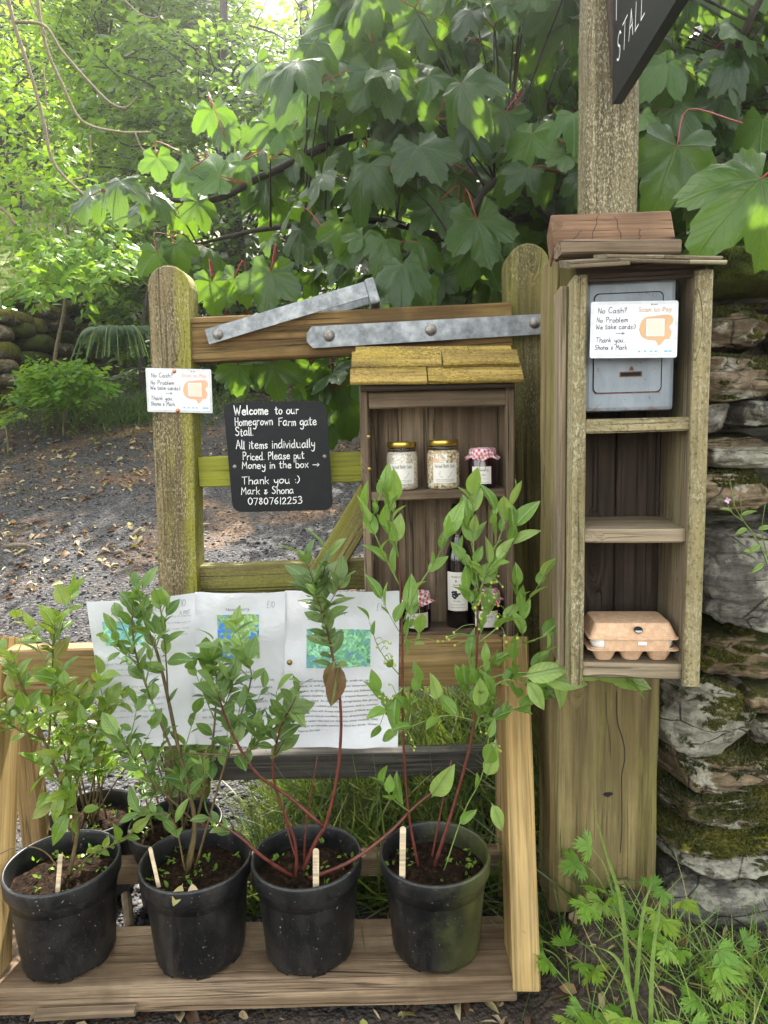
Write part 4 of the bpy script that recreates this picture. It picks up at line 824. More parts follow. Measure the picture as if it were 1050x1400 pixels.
def jar(name, label, cat_, group, px, zsh, Y, r, h, kind, cmat, lab, rot=0.0):
    c = P(px, 700, Y); c = V((c.x, Y, zsh)); t = thing(name, c, label, cat_, group)
    mb = MB(); bh = h * .80
    mb.lathe(c, [(r * .86, .0005), (r * .97, .003), (r, .008), (r, bh * .88), (r * .95, bh * .96), (r * .87, bh)], 40); mb.build('filled_glass', cmat, t, smooth=True)
    mb = MB()
    if kind == 'lid':
        mb.lathe(c, [(r * .86, bh + .0002), (r * .86, h - .010)], 32); mb.build('neck', M['glass'], t, smooth=True)
        mb = MB(); mb.lathe(c, [(r * .9, h - .0115), (r * .93, h - .010), (r * .93, h - .0015), (r * .90, h), (r * .8, h + .0003)], 40); mb.build('lid', M['gold'], t, smooth=True)
    else:
        k = 64; vs, uv = [], []; rr = random.Random(px); ph = rr.uniform(0, 6)
        prof = [(.0, h + .001), (r * .5, h + .0008), (r * .88, h - .0005), (r * .95, h - .004), (r * .93, h - .012), (r * 1.02, h - .017), (r * 1.16, h - .021)]
        arc = 0; last = prof[0]
        for i, (q, z) in enumerate(prof):
            arc += math.hypot(q - last[0], z - last[1]); last = (q, z)
            for j in range(k):
                a = 2 * math.pi * j / k; f = max(0, i - 3) / 3.0; wv = f * (.13 * math.sin(9 * a + ph) + .07 * math.sin(14 * a + ph * 2))
                vs.append((c.x + q * (1 + wv) * math.cos(a + rot), c.y + q * (1 + wv) * math.sin(a + rot), z + c.z - f * .003 * math.sin(5 * a + ph) + (.0015 * math.sin(3 * a + i) if i < 3 else 0)))
                uv.append((arc * math.cos(a), arc * math.sin(a), 0))
        fs = [(i * k + j, i * k + (j + 1) % k, (i + 1) * k + (j + 1) % k, (i + 1) * k + j) for i in range(len(prof) - 1) for j in range(k)]
        np_mesh('cloth_cover', vs, [x for f in fs for x in f], [4] * len(fs), M['cloth_pink' if kind == 'pink' else 'cloth'], t, (('luv', 'FLOAT_VECTOR', uv),))
        mb = MB(); ring = [c + V((r * .965 * math.cos(a), r * .965 * math.sin(a), h - .0125)) for a in [2 * math.pi * i / 28 for i in range(29)]]
        mb.tube(ring, .0009, 5); S0 = cyl(c, r, zsh)
        for d in (-1, 1): mb.tube(cat([S0(0, h - .0125, .001), S0(.003 * d, h - .02, .004), S0(.006 * d, h - .034, .0015), S0(.004 * d, h - .046, .001)], 4), .0007, 5)
        mb.build('string', M['string'], t)
        mb = MB(); mb.lathe(c, [(r * .86, bh), (r * .86, h - .003), (r * .8, h - .001)], 32); mb.build('neck', M['glass'] if False else M['gold'], t, smooth=True)
    S = cyl(c, r, zsh); lw, l0, l1 = lab['w'], lab['v0'], lab['v1']; u0 = lab.get('u', 0)
    mb = MB(); arc_patch(mb, S, u0 - lw / 2, u0 + lw / 2, l0, l1, .0008); lb_ = mb.build('paper_label', M['label'], t)
    mb = MB(); mb2 = MB()
    for kind_, *q in lab['marks']:
        if kind_ == 'hand':
            txt, u, v_, s, wd = q; ln, wid = strokes(txt, s); f = wd / wid; ribbon(mb, [[(x * f + u0 + u, y + v_) for x, y in l] for l in ln], S, .00055, .0011)
        elif kind_ == 'type': printed(mb, q[0], q[3], u0 + q[1], q[2], S, .0011, width=q[4])
        elif kind_ == 'line': ribbon(mb, [[(u0 + a_, b__) for a_, b__ in q[0]]], S, q[1], .0011)
    mb.build('label_print', M['ink'], lb_)
    return t
tub = [[(-.012, .034), (-.011, .029), (-.007, .0265), (.006, .0265), (.010, .029), (.013, .036), (.015, .037)], [(-.012, .034), (-.014, .0345)], [(-.013, .034), (.0125, .0345)], [(-.007, .0265), (-.008, .0245)], [(.006, .0265), (.007, .0245)], [(-.010, .034), (-.0115, .038), (-.0095, .0385)]]
def bath(l1, l2):
    return dict(w=.052, v0=.014, v1=.056, marks=[('hand', 'Herbal Bath Salts', -.022, .0462, .0066, .044)] + [('line', [(x, y) for x, y in t_], .0005) for t_ in tub] + [('type', l1, -.020, .0205, .003, .040), ('type', l2, -.018, .0175, .0026, .036)])
ZT = zs + .0005
jar('bath_salts_jar', 'gold-lidded jar of pale bath salts, leftmost on the upper shelf', 'jar', 'gold-lidded bath salt jars', 551, ZT, 1.497, .0335, .100, 'lid', M['salt'], bath('with Lavender, Mint leaves and', 'hand made in small batches'))
jar('bath_salts_jar', 'gold-lidded jar of speckled flower bath salts in the middle of the upper shelf', 'jar', 'gold-lidded bath salt jars', 607, ZT, 1.495, .0345, .102, 'lid', M['salt2'], {**bath('Calendula, Rosemary, Lavender', 'hand made in small batches'), 'u': .004})
jl = dict(w=.041, v0=.010, v1=.046, marks=[('hand', 'Raspberry', -.006, .037, .0042, .020), ('hand', 'Gin', .000, .027, .0042, .008), ('type', 'small batch', -.008, .020, .002, .02), ('type', 'handmade on the farm', -.009, .0125, .0022, .025)] + [('line', [(-.014 + .003 * math.sin(a / 2), .040 - .0022 * a), (-.017 + .002 * math.cos(a), .038 - .0022 * a), (-.013, .0375 - .002 * a)], .0004) for a in range(8)])
jar('jam_jar', 'dark jam jar with pink gingham cover beside the bath salts', 'jar', 'cloth-covered jam jars', 660, ZT, 1.495, .030, .082, 'pink', M['jam'], {**jl, 'u': -.002}, .4)
ZB = zb + .0195
ring_ = [('line', [(.008 * math.cos(a), .022 + .008 * math.sin(a)) for a in [.1 + .35 * i for i in range(18)]], .0006), ('line', [(-.004, .022), (.001, .026), (.003, .018)], .0006), ('hand', 'Marrow', -.010, .034, .004, .020)]
jar('jam_jar', 'jam jar with straight red gingham cover, left of the wine bottle', 'jar', 'cloth-covered jam jars', 567, ZB, 1.497, .0315, .083, 'red', M['jam'], dict(w=.052, v0=.010, v1=.043, marks=ring_), 0)
jar('jam_jar', 'jam jar with slanted red gingham cover, right of the wine bottle', 'jar', 'cloth-covered jam jars', 664, ZB, 1.492, .0315, .083, 'red', M['jam'], dict(w=.052, v0=.010, v1=.045, marks=[('hand', 'Rhubarb', -.013, .031, .005, .026), ('type', 'and ginger', -.008, .022, .003, .016)]), .75)
c = P(626, 700, 1.515); c = V((c.x, 1.515, ZB)); bot = thing('wine_bottle', c, 'tall dark bottle with cream label and black wax top between two jars', 'bottle')
mb = MB(); rb = .0285; mb.lathe(c, [(rb * .9, .0005), (rb, .004), (rb, .142), (rb * .96, .158), (rb * .80, .174), (rb * .52, .189), (rb * .42, .200), (.0125, .204)], 40); mb.build('filled_glass', M['wine'], bot, smooth=True)
mb = MB(); mb.lathe(c, [(.0125, .2045), (.0115, .232), (.0125, .240)], 28); mb.build('neck', M['glass'], bot, smooth=True)
mb = MB(); mb.lathe(c, [(.0105, .2405), (.0115, .242), (.0115, .254), (.011, .2555)], 24); mb.build('cork', M['cork'], bot, smooth=True)
mb = MB(); mb.lathe(c, [(.0125, .2557), (.014, .257), (.0142, .266), (.012, .269), (.002, .2695)], 24); mb.build('wax_cap', M['wax'], bot, smooth=True)
S = cyl(c, rb, ZB); mb = MB(); arc_patch(mb, S, -.027, .020, .040, .125, .0007); lb_ = mb.build('paper_label', M['label'], bot)
mb = MB(); printed(mb, 'Blackberry', .006, -.016, .113, S, .001, width=.02); printed(mb, '&', .008, -.008, .103, S, .001); printed(mb, 'Apple', .005, -.012, .0955, S, .001)
rr = random.Random(3)
for i in range(26):
    a, q = rr.uniform(0, 6.28), rr.uniform(0, .009); poly(mb, [(-.006 + q * math.cos(a) + .0024 * math.cos(t), .077 + q * 1.1 * math.sin(a) + .0024 * math.sin(t)) for t in [i_ * .9 for i_ in range(7)]], S, .001 + i * .00001)
printed(mb, 'Cordial', .005, -.012, .060, S, .001); printed(mb, 'from the farm garden', .0032, -.018, .053, S, .001, width=.03); printed(mb, 'shake well before use', .003, -.018, .047, S, .001, width=.03)
mb.build('label_print', M['ink'], lb_)
# ------------------------------------------------------------------ gatepost, pole, hanging board
YP = 1.25
pa, pb_ = P(752, 1100, YP), P(899, 1100, YP); pw = pb_.x - pa.x; px_ = (pa.x + pb_.x) / 2; ztop = P(840, 338, YP).z
gp = thing('gatepost', (px_, YP + pw / 2, zg(px_, YP) - .03), 'thick square grey-green wooden gatepost with long drying crack beside the stone wall', 'gatepost')
bar('post_shaft', (px_, YP + .05, zg(px_, YP) - .05), (px_, YP + .05, ztop - .01), pw, .10, M['post'], gp, up=(0, 1, 0), bev=.007, wob=.003)
mb = MB(); S = flat(V((px_ - pw / 2, YP - .0005, 0)), V((1, 0, 0)), V((0, 0, 1)))
zz = lambda py: P(850, py, YP).z
ribbon(mb, [[(p.x, p.y) for p in cat([V((pw * u, zz(py), 0)) for u, py in ((.60, 945), (.61, 985), (.665, 1012), (.685, 1035), (.66, 1060), (.665, 1095), (.67, 1130), (.66, 1165))], 5)]], S, .0017, .0008)
ribbon(mb, [[(p.x, p.y) for p in cat([V((pw * u, zz(py), 0)) for u, py in ((.50, 945), (.51, 975), (.545, 1010), (.55, 1030))], 5)]], S, .0008, .0008)
mb.build('drying_crack', M['void'], gp)
mb = MB(); poly(mb, [(pw * (.535 + .040 * math.cos(a) * (1 + .25 * math.sin(2 * a + 1))), zz(1085) + .0050 * math.sin(a) * (1 + .2 * math.sin(3 * a))) for a in [i * .35 for i in range(18)]], S, .0008); mb.build('knot_hole', M['void'], gp)
# weathered sloping top: sawn end leaning back
o = P(757, 336, YP - .012); e = P(925, 330, YP - .012) - o; top = thing('post_cap', o, 'red-brown cracked sawn block lying on top of the cabinet roof', 'wood block')
mb = MB(); bk = V((0, .026, .058)); ex = V((e.x, 0, e.z)); mb.box(o, ex, bk, V((0, .03, -.03)) , .004)
me = mb.build('block', M['endgrain'], top)
S = flat(o, ex, bk); Lc = ex.length; Hc = bk.length; mb = MB()
for u0_, u1_, v1_ in ((.30, .40, 1), (.56, .53, .9), (.70, .715, .5), (.14, .24, .5)):
    ribbon(mb, [[(Lc * (u0_ + (u1_ - u0_) * i / 6 + .009 * math.sin(i * 2.3 + u0_ * 40)), Hc * (.05 + (v1_ - .1) * i / 6)) for i in range(7)]], S, .0010, .0007)
mb.build('drying_cracks', M['void'], top)
bar('roof_packer', P(762, 344, YP - .05), P(923, 341, YP - .05), .05, .022, M['shelf'], top, wob=.003)
q0, q1 = P(804, 200, 1.42), P(876, 200, 1.42); pwid = q1.x - q0.x; xc = (q0.x + q1.x) / 2
pole = thing('sign_pole', (xc, 1.42 + pwid / 2, zg(xc, 1.45)), 'tall square lichened wooden pole standing behind the gatepost and carrying the sign board', 'post')
bar('shaft', (xc, 1.42 + pwid / 2, zg(xc, 1.45) - .05), (xc + .004, 1.42 + pwid / 2, 2.25), pwid, pwid * .8, M['pole'], pole, up=(0, 1, 0), bev=.012, wob=.002)
a = P(837, 143, 1.40); n_ = P(905, 19, 1.13); b_ = V((n_.x, n_.y, a.z)); ex = (b_ - a).normalized(); S = flat(a, ex, V((0, 0, 1)))
sg = thing('sign_board', a, 'black board lettered in white chalk projecting from the tall pole', 'sign')
mb = MB(); plate(mb, [(0, 0), (.60, 0), (.60, .40), (0, .40)], S, -.018, 0); mb.build('board', M['black'], sg)
mb = MB(); ln, wid = strokes('STALL', .043, .030, .058, slant=.05, gap=2.4); f = .20 / wid; ribbon(mb, [[(.030 + (x - .030) * f, y) for x, y in l] for l in ln], S, .0036, .0008)
ribbon(mb, [[(.022, .135), (.020, .190)]], S, .0045, .0008)
mb.build('lettering', M['chalk'], sg)
bar('bracket', a + V((0, .03, .33)), a + V((.02, .03, .06)), .03, .02, M['darkback'], sg, up=(0, 1, 0))
# ------------------------------------------------------------------ cabinet on the gatepost
TH = math.radians(7); cx_, cy_ = V((math.cos(TH), -math.sin(TH), 0)), V((math.sin(TH), math.cos(TH), 0))
fl = P(783, 560, 1.075); CW = .189; CDp = .165
def K(x, y, z): return V((fl.x, fl.y, 0)) + cx_ * x + cy_ * y + V((0, 0, z))
zK = lambda py, Y=1.065, px=865: P(px, py, Y).z
z0, z1 = zK(928), zK(372)
cab = thing('cabinet', K(CW / 2, 0, z0), 'tall narrow pale wooden cabinet with three compartments fixed to the gatepost', 'cabinet')
tk = .020
for x in (tk / 2, CW - tk / 2):
    bar('side', K(x, CDp / 2, z0 - (.012 if x < .1 else 0)), K(x, CDp / 2, z1), tk, CDp, M['cab'] if x < .1 else M['cabin'], cab, up=cy_, bev=.0025)
bar('side_batten', K(-.006, .10, z0 - .002), K(-.006, .10, z1 - .005), .012, .085, M['cabin'], cab, up=cy_)
bar('front_stile', K(CW - tk / 2 + .001, -.006, z0 - .006), K(CW - tk / 2 + .001, -.006, z1 - .004), tk + .004, .011, M['cab'], cab, up=cy_, bev=.002)
for i in range(2):
    bwid = (CW - 2 * tk) / 2; xx = tk + bwid * (i + .5)
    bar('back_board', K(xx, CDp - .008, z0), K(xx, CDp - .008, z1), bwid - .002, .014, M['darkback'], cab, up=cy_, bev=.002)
for py, t_, d0 in ((582, .021, -.004), (733, .022, -.002), (918, .024, -.002)):
    z = zK(py); bar('shelf', K(tk + .0005, CDp / 2 - .012 + d0 / 2, z), K(CW - tk - .0005 + (.004 if py < 700 else 0), CDp / 2 - .012 + d0 / 2, z), CDp - .030, t_, M['cabin'] if py > 600 else M['cab'], cab, wob=.002)
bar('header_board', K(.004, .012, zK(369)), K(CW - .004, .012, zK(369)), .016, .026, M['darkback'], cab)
# shake roof, slightly wavy, seen from just below
for (xa, xb, pz, dy, sag) in ((-.012, .062, 348, -.030, -.006), (.040, .118, 343.5, -.028, .0), (.1195, .197, 342, -.026, .001), (-.012, .070, 353, -.034, -.007), (.058, .150, 349.5, -.033, .0), (.151, .200, 349, -.033, 0.0)):
    z = zK(pz, 1.03); bar('roof_shake', K(xa, dy + .05, z + sag + .010 - xa * .07), K(xb, dy + .05, z + .010 - xb * .07), .125, .0055, M['shake'], cab, up=(0, -.22, 1), wob=.0018, bev=.0015)
for (xa, xb) in ((0, .09), (.091, .185)):
    bar('roof_shake', K(xa, .11, zK(338, 1.03) + .012), K(xb, .11, zK(338, 1.03) + .012), .09, .006, M['shake'], cab, up=(0, -.22, 1), bev=.0015)
# cash box
zb0, zb1 = zK(562, 1.09), zK(383, 1.09); bx0, bx1 = tk + .001, tk + .131
cash = thing('cash_box', K((bx0 + bx1) / 2, .03, zb0), 'grey painted metal cash box with rusty coin slot in the top of the cabinet', 'cash box')
mb = MB(); mb.box(K(bx0, .022, zb0), cx_ * (bx1 - bx0), cy_ * .10, V((0, 0, zb1 - zb0)), .006); mb.build('body', M['cash'], cash)
S = flat(K(bx0, .022, zb0), cx_, V((0, 0, 1))); BW, BH = bx1 - bx0, zb1 - zb0
mb = MB(); out, inn = rrect(.011, .027, BW - .018, BH - .018, .008, 5), rrect(.0128, .0288, BW - .0198, BH - .0198, .007, 5); n = len(out)
mb.add([S(x, y, .0007) for x, y in out] + [S(x, y, .0007) for x, y in inn], [(i, (i + 1) % n, n + (i + 1) % n, n + i) for i in range(n)]); mb.build('door_gap', M['rust'] if False else M['void'], cash)
mb = MB(); plate(mb, inn, S, 0, .0022); door = mb.build('door', M['cash'], cash)
mb = MB(); poly(mb, rrect(.050, .051, .083, .059, .001, 2), S, .0026); mb.build('slot_rust', M['rust'], door)
mb = MB(); poly(mb, rrect(.052, .0525, .081, .0575, .0006, 2), S, .003); mb.build('coin_slot', M['void'], door)
mb = MB(); poly(mb, [(.064, .0605), (.071, .0605), (.0695, .0655), (.067, .067), (.065, .0645)], S, .0027); mb.build('rust_mark', M['rust'], door)
mb = MB()
for i in range(9): q_ = (BW - .034) / 9; mb.add([S(.014 + i * q_, .0268, .0009), S(.014 + (i + .96) * q_, .0268, .0009), S(.014 + (i + .96) * q_, .0282 + .0005 * (i % 2), .0009), S(.014 + i * q_, .0282, .0009)], [(0, 1, 2, 3)])
mb.build('rust_line', M['rust'], cash)
o = P(806, 490, 1.062); ex = P(925, 489, 1.048) - o; ey = P(809, 413, 1.068) - o; uu = ey - ex.normalized() * ey.dot(ex.normalized()) 
pay_card('white laminated payment card propped against the grey cash box in the cabinet', o, ex, uu, ex.length, uu.length, 'tan', ())
# egg box
z = zK(918) + .012 + .0008; c = K(tk + .076, .050, z); eg = thing('egg_box', c, 'tan moulded pulp egg box with white eggs showing on the lowest cabinet shelf', 'egg box')
m, nt, b = newmat('egg_box_pulp', .9); _, o = coords(nt, (1, 1, 1))
nt.links.new(ramp(nt, noise(nt, o, 110, 5, .7), [(.3, (.44, .27, .155)), (.6, (.58, .385, .24)), (.75, (.66, .47, .32))]), b.inputs['Base Color']); bump(nt, b, noise(nt, o, 320, 4, .7), .35, .002); M['pulp'] = m
M['eggshade'] = plain('shaded_white_egg', (.42, .41, .40), .5, .1); M['egg'] = plain('white_egg', (.78, .76, .72), .45, .05)  # first one: white egg darkened in colour for shade inside the lid hole
TE = math.radians(5); e1, e2 = V((math.cos(TE), -math.sin(TE), 0)), V((math.sin(TE), math.cos(TE), 0))
Ke = lambda x, y, zz: c + e1 * (x * .89) + e2 * (y * .89) + V((0, 0, zz * .80))
mb = MB(); k = 20
for ix in range(3):
    for iy in range(2):
        x, y = (ix - 1) * .0475, (iy - .5) * .047; vs = []
        for r_, zz in ((.010, 0), (.014, .0008), (.0195, .014), (.0228, .023), (.0235, .0245)):
            for j in range(k):
                a = 2 * math.pi * j / k; sq = 1 / max(abs(math.cos(a)), abs(math.sin(a))) ** .45; vs.append(Ke(x + r_ * sq * math.cos(a), y + r_ * sq * math.sin(a), zz))
        mb.add(vs, [(i * k + j, i * k + (j + 1) % k, (i + 1) * k + (j + 1) % k, (i + 1) * k + j) for i in range(4) for j in range(k)] + [tuple(range(k))[::-1]])
def ring(mb, rects):
    n = None
    vs = []
    for (hx, hy, zz, r_) in rects:
        pts = rrect(-hx, -hy, hx, hy, r_, 5); n = len(pts); vs += [Ke(x, y, zz) for x, y in pts]
    mb.add(vs, [(i * n + j, i * n + (j + 1) % n, (i + 1) * n + (j + 1) % n, (i + 1) * n + j) for i in range(len(rects) - 1) for j in range(n)]); return n
ring(mb, [(.070, .046, .0215, .012), (.0745, .0505, .0235, .013), (.0785, .0535, .0245, .012), (.0785, .0535, .0262, .012), (.072, .0485, .0265, .012), (.071, .0475, .029, .012)])
mb.add([Ke(-.071, -.0475, .0255), Ke(.071, -.0475, .0255), Ke(.071, .0475, .0255), Ke(-.071, .0475, .0255)], [(0, 1, 2, 3)])
mb.box(Ke(-.050, -.0505, .026), e1 * .098, e2 * .004, V((0, 0, .0215)), .001)
mb.build('tray', M['pulp'], eg)
for ix in range(3):
    for iy in range(2):
        mb = MB(); mb.ball(Ke((ix - 1) * .0500, (iy - .5) * .052, .040), .0195, 18, (1, 1, 1.12)); mb.build('egg', M['egg'], eg, smooth=True)
mb = MB(); n = ring(mb, [(.0775, .0525, .0465, .010), (.0775, .0525, .0485, .010), (.0745, .0495, .0500, .009), (.0650, .040, .0750, .008), (.0635, .0385, .0762, .008)])
mb.f.append(tuple(len(mb.v) - n + i for i in range(n))); mb.build('lid', M['pulp'], eg)
Sl = flat(Ke(-.06, -.0505, .0505), e1, V((0, .36, .93)))
mb = MB(); pts = [(.060 + .0070 * math.cos(t), .0120 + .0055 * math.sin(t)) for t in [math.pi * 2 * i / 20 for i in range(20)]]; poly(mb, pts, lambda u, v, off=0: Sl(u, v, off), .0025); hole = mb.build('lid_hole', M['void'], eg)
mb = MB(); pts = [(.0603 + .0054 * math.cos(t), .0108 + .0034 * math.sin(t)) for t in [math.pi + math.pi * i / 12 for i in range(13)]]; poly(mb, pts, lambda u, v, off=0: Sl(u, v, off), .0032); mb.build('egg_glimpse', M['eggshade'], hole)
mb = MB(); mb.box(Ke(.006, -.0545, .0365), e1 * .013, e2 * .003, V((0, 0, .005)), .001); mb.build('closing_tab', M['egg'], eg)
# ------------------------------------------------------------------ dry stone walls
def stone_geo(w_, d_, h_, seed, strat=.35, rough=1.0, sub=4):
    import bmesh
    bm = bmesh.new(); bmesh.ops.create_icosphere(bm, subdivisions=sub, radius=1); off = V((seed * 3.7, seed * 1.9, seed * .7))
    vs = []; rq = random.Random(seed * 13); cuts = []
    for _ in range(9):
        nn_ = V((rq.gauss(0, 1), rq.gauss(0, 1), rq.gauss(0, .8))).normalized(); cuts.append((nn_, rq.uniform(.92, 1.12)))
    for v in bm.verts:
        p = v.co; q = V([math.copysign(abs(t) ** .62, t) for t in p]); mx = max(abs(t) for t in p); q = q * (1 / max(q.length, 1e-6)) * (1 / (mx ** .6))
        d = 1.0 + .15 * mnoise.noise(q * 1.1 + off) + .08 * rough * mnoise.noise(q * 2.6 + off) + .04 * rough * mnoise.noise(q * 6 + off) + .03 * rough * mnoise.noise(q * 14 + off)
        q = q * d
        for nn_, of_ in cuts:
            ex_ = q.dot(nn_) - of_
            if ex_ > 0: q = q - nn_ * (ex_ * .85)
        z = q.z; step = strat; zz = z / step; fz = math.floor(zz); fr = zz - fz; z2 = (fz + sstep(.25, .75, fr)) * step
        led = mnoise.noise(V((fz * 5.1, seed, 0))) * .07
        vs.append(V((q.x * (1 + led) * w_ / 2 * .84, q.y * (1 + led) * d_ / 2 * .84, (z * .85 + z2 * .15) * h_ / 2 * .84)))
    bm.verts.index_update(); fs = [[v.index for v in f.verts] for f in bm.faces]; bm.free(); return vs, fs
def moss_tufts(geo, dens, thr, seed, parent, size=.007):
    rr = np.random.default_rng(seed); vs, fs = geo; V_ = np.array([tuple(v) for v in vs]); F_ = np.array(fs); A, B_, C_ = V_[F_[:, 0]], V_[F_[:, 1]], V_[F_[:, 2]]
    nn = np.cross(B_ - A, C_ - A); ar = np.linalg.norm(nn, axis=1) / 2; nn = unit(nn); cen = (A + B_ + C_) / 3
    nz = np.array([mnoise.noise(V(tuple(c_ * 13)) + V((seed, 0, 0))) for c_ in cen]); msk = (nz * .6 + nn[:, 2] * .5 > thr) & (nn[:, 1] < .5)
    wgt = ar * msk
    if wgt.sum() <= 0: return
    n = int(min(14000, wgt.sum() * dens)); f = rr.choice(len(F_), n, p=wgt / wgt.sum()); u = rr.random((n, 1)); v_ = rr.random((n, 1)); sw = (u + v_) > 1; u = np.where(sw, 1 - u, u); v_ = np.where(sw, 1 - v_, v_)
    pos = A[f] + (B_ - A)[f] * u + (C_ - A)[f] * v_; yd = unit(nn[f] + rr.normal(0, .55, (n, 3)) + np.array([0, -.1, .1])); nr = rr.normal(0, 1, (n, 3))
    o = scatter_mesh('moss', [t_blade(.5, .16, 2)], pos, yd, nr, rr.uniform(.6, 1.4, n) * size, np.clip(rr.random(n) * .5 + nz[f] * .8 + .15, 0, 1), M['moss'], parent); tag(o, kind='stuff')
wall = thing('dry_stone_wall', (.85, 1.4, .05), 'mossy lichened dry stone wall beside the gatepost', 'stone wall')
WS = [  # px0, py0, px1, py1, front Y, material, moss threshold, tilt
 (925, 332, 1120, 408, 1.30, 'st_deep', -.15, 0), (900, 398, 956, 442, 1.36, 'st_dark', None, -4), (945, 392, 1100, 432, 1.40, 'st_dark', .5, 2),
 (897, 415, 1075, 486, 1.33, 'st_moss', .42, 2), (900, 478, 1085, 560, 1.31, 'st_brown', .30, 3), (895, 545, 1012, 604, 1.32, 'st_grey', None, -9), (1000, 540, 1090, 590, 1.30, 'st_grey', None, 4),
 (895, 590, 1075, 645, 1.335, 'st_brown', None, -3), (950, 606, 1100, 645, 1.30, 'st_pale', .62, 0), (896, 636, 1080, 710, 1.31, 'st_brown', .36, 2), (905, 690, 1070, 722, 1.40, 'st_dark', None, 0),
 (946, 716, 1125, 878, 1.27, 'st_grey', None, 12), (900, 720, 965, 800, 1.42, 'st_dark', None, 0), (936, 858, 1120, 932, 1.31, 'st_moss', .55, 3), (896, 850, 950, 925, 1.40, 'st_dark', None, 5),
 (899, 918, 1032, 1058, 1.29, 'st_pale', .24, 24), (1000, 926, 1110, 982, 1.29, 'st_brown', None, 2), (1022, 972, 1110, 1022, 1.31, 'st_pale', None, -3),
 (899, 1022, 1090, 1090, 1.31, 'st_brown', .22, 5), (901, 1078, 1095, 1140, 1.29, 'st_moss', .26, -3), (893, 1126, 1085, 1172, 1.275, 'st_ymoss', .16, 2), (894, 1166, 1100, 1196, 1.265, 'st_pale', None, 2),
 (897, 1172, 962, 1212, 1.32, 'st_dark', None, 0), (950, 1180, 1090, 1212, 1.34, 'st_dark', None, 0), (886, 1192, 1105, 1292, 1.265, 'st_grey', None, 1)]
extra = []
rr = random.Random(11); py = 340
while py < 1290:
    h = rr.uniform(60, 110); px = 1085 + rr.uniform(-5, 15)
    while px < 1700:
        w2 = rr.uniform(110, 240); extra.append((px, py, px + w2, py + h, 1.30 + rr.uniform(-.02, .03) - (px - 1085) * .00002, rr.choice(['st_grey', 'st_brown', 'st_moss', 'st_pale', 'st_grey']), rr.choice([None, None, .4, .3]), rr.uniform(-4, 4))); px += w2 - 4
    py += h - 5
for i, (x0_, y0_, x1_, y1_, Y, mk, mt, tl) in enumerate(WS + extra):
    a, b_, t_, bo = P(x0_, (y0_ + y1_) / 2, Y), P(x1_, (y0_ + y1_) / 2, Y), P((x0_ + x1_) / 2, y0_, Y), P((x0_ + x1_) / 2, y1_, Y)
    w2, h2 = b_.x - a.x, t_.z - bo.z; d2 = rr.uniform(.24, .34); Y -= .035; ctr = V(((a.x + b_.x) / 2, Y + d2 * .42, (t_.z + bo.z) / 2))
    vs, fs = stone_geo(w2 * 1.02, d2, h2 * .98, i + 1, rr.choice([.25, .33, .4]), 1.4, 5 if i < len(WS) else 3); rm = Matrix.Rotation(math.radians(tl), 3, 'Y') @ Matrix.Rotation(rr.uniform(-.12, .12), 3, 'Z')
    vs = [rm @ v + ctr for v in vs]; mb = MB(); mb.add(vs, fs); so = mb.build('stone', M[mk], wall, at=ctr, smooth=True)
    if mt is not None: moss_tufts((vs, fs), 800000 if i < len(WS) else 120000, mt, i + 1, so, .0075)
mb = MB(); a = P(905, 420, 1.45); b_ = P(905, 1290, 1.45); mb.box((a.x + .02, 1.47, .0), V((1.1, 0, 0)), V((0, .25, 0)), V((0, 0, a.z - .02)), .02); mb.build('wall_core', M['st_dark'], wall)
# mossy wall along the left of the track
fw = thing('field_wall', (-3.5, 7.0, 1.0), 'moss-covered dry stone wall along the left side of the track', 'stone wall'); rr = random.Random(5)
for L_ in range(8):
    y = 4.6 + rr.uniform(0, .3)
    while y < 9.2:
        ln = rr.uniform(.28, .62); x = -3.68 + (y - 6) * .13; zb_ = zg(-3.3, y) - .05; h2 = rr.uniform(.13, .2)
        vs, fs = stone_geo(.34, ln * 1.15, h2 * 1.25, int(y * 91) + L_ * 7, .4, 1, 2); ctr = V((x + rr.uniform(-.05, .04) - L_ * .012, y + ln / 2, zb_ + .08 + L_ * .145))
        mb = MB(); mb.add([v + ctr for v in vs], fs); mb.build('stone', M[rr.choice(['st_moss', 'st_ymoss', 'st_deep', 'st_ymoss', 'st_brown'])], fw, at=ctr, smooth=True); y += ln
mb = MB(); mb.box((-4.36, 4.4, .3), V((.30, 0, 0)), V((.64, 4.9, 0)), V((0, 0, 1.85)), .02); mb.build('wall_core', M['st_deep'], fw)
# ------------------------------------------------------------------ the plant stand
ZP = .078; YF, YB = 1.128, 1.285
stand = thing('plant_stand', (-.22, 1.2, 0), 'home-made timber plant stand with sloping yellow legs and brown plank', 'plant stand')
pl, pr = P(0, 1340, YF), P(707, 1325, YF)
bar('plank', (-.76, (YF + YB) / 2, ZP - .026), (pr.x, (YF + YB) / 2, ZP - .024), YB - YF, .052, M['plank'], stand, wob=.002, bev=.004, n=40)
r0, r1 = P(700, 872, 1.375), P(714, 1322, 1.165)
rdir = (r0 - r1).normalized(); ft = r1 + rdir * ((.045 - r1.z) / rdir.z)
bar('leg', ft, r0, .049, .085, M['pine'], stand, up=(0, 1, 0), bev=.004, wob=.0008)
l0, l1 = P(2, 872, 1.375), P(-18, 1322, 1.165); ldir = (l0 - l1).normalized(); fl_ = l1 + ldir * ((.045 - l1.z) / ldir.z)
bar('leg', fl_, l0, .049, .085, M['pine'], stand, up=(0, 1, 0), bev=.004, wob=.0008)
ra, rb_ = P(-10, 916, 1.36), P(684, 901, 1.36); bar('rail', ra, rb_, .04, .092, M['pine2'], stand, wob=.0015)
mb = MB()
bar('back_rail', P(-20, 1195, 1.43), P(700, 1172, 1.43), .04, .045, M['plank'], stand)
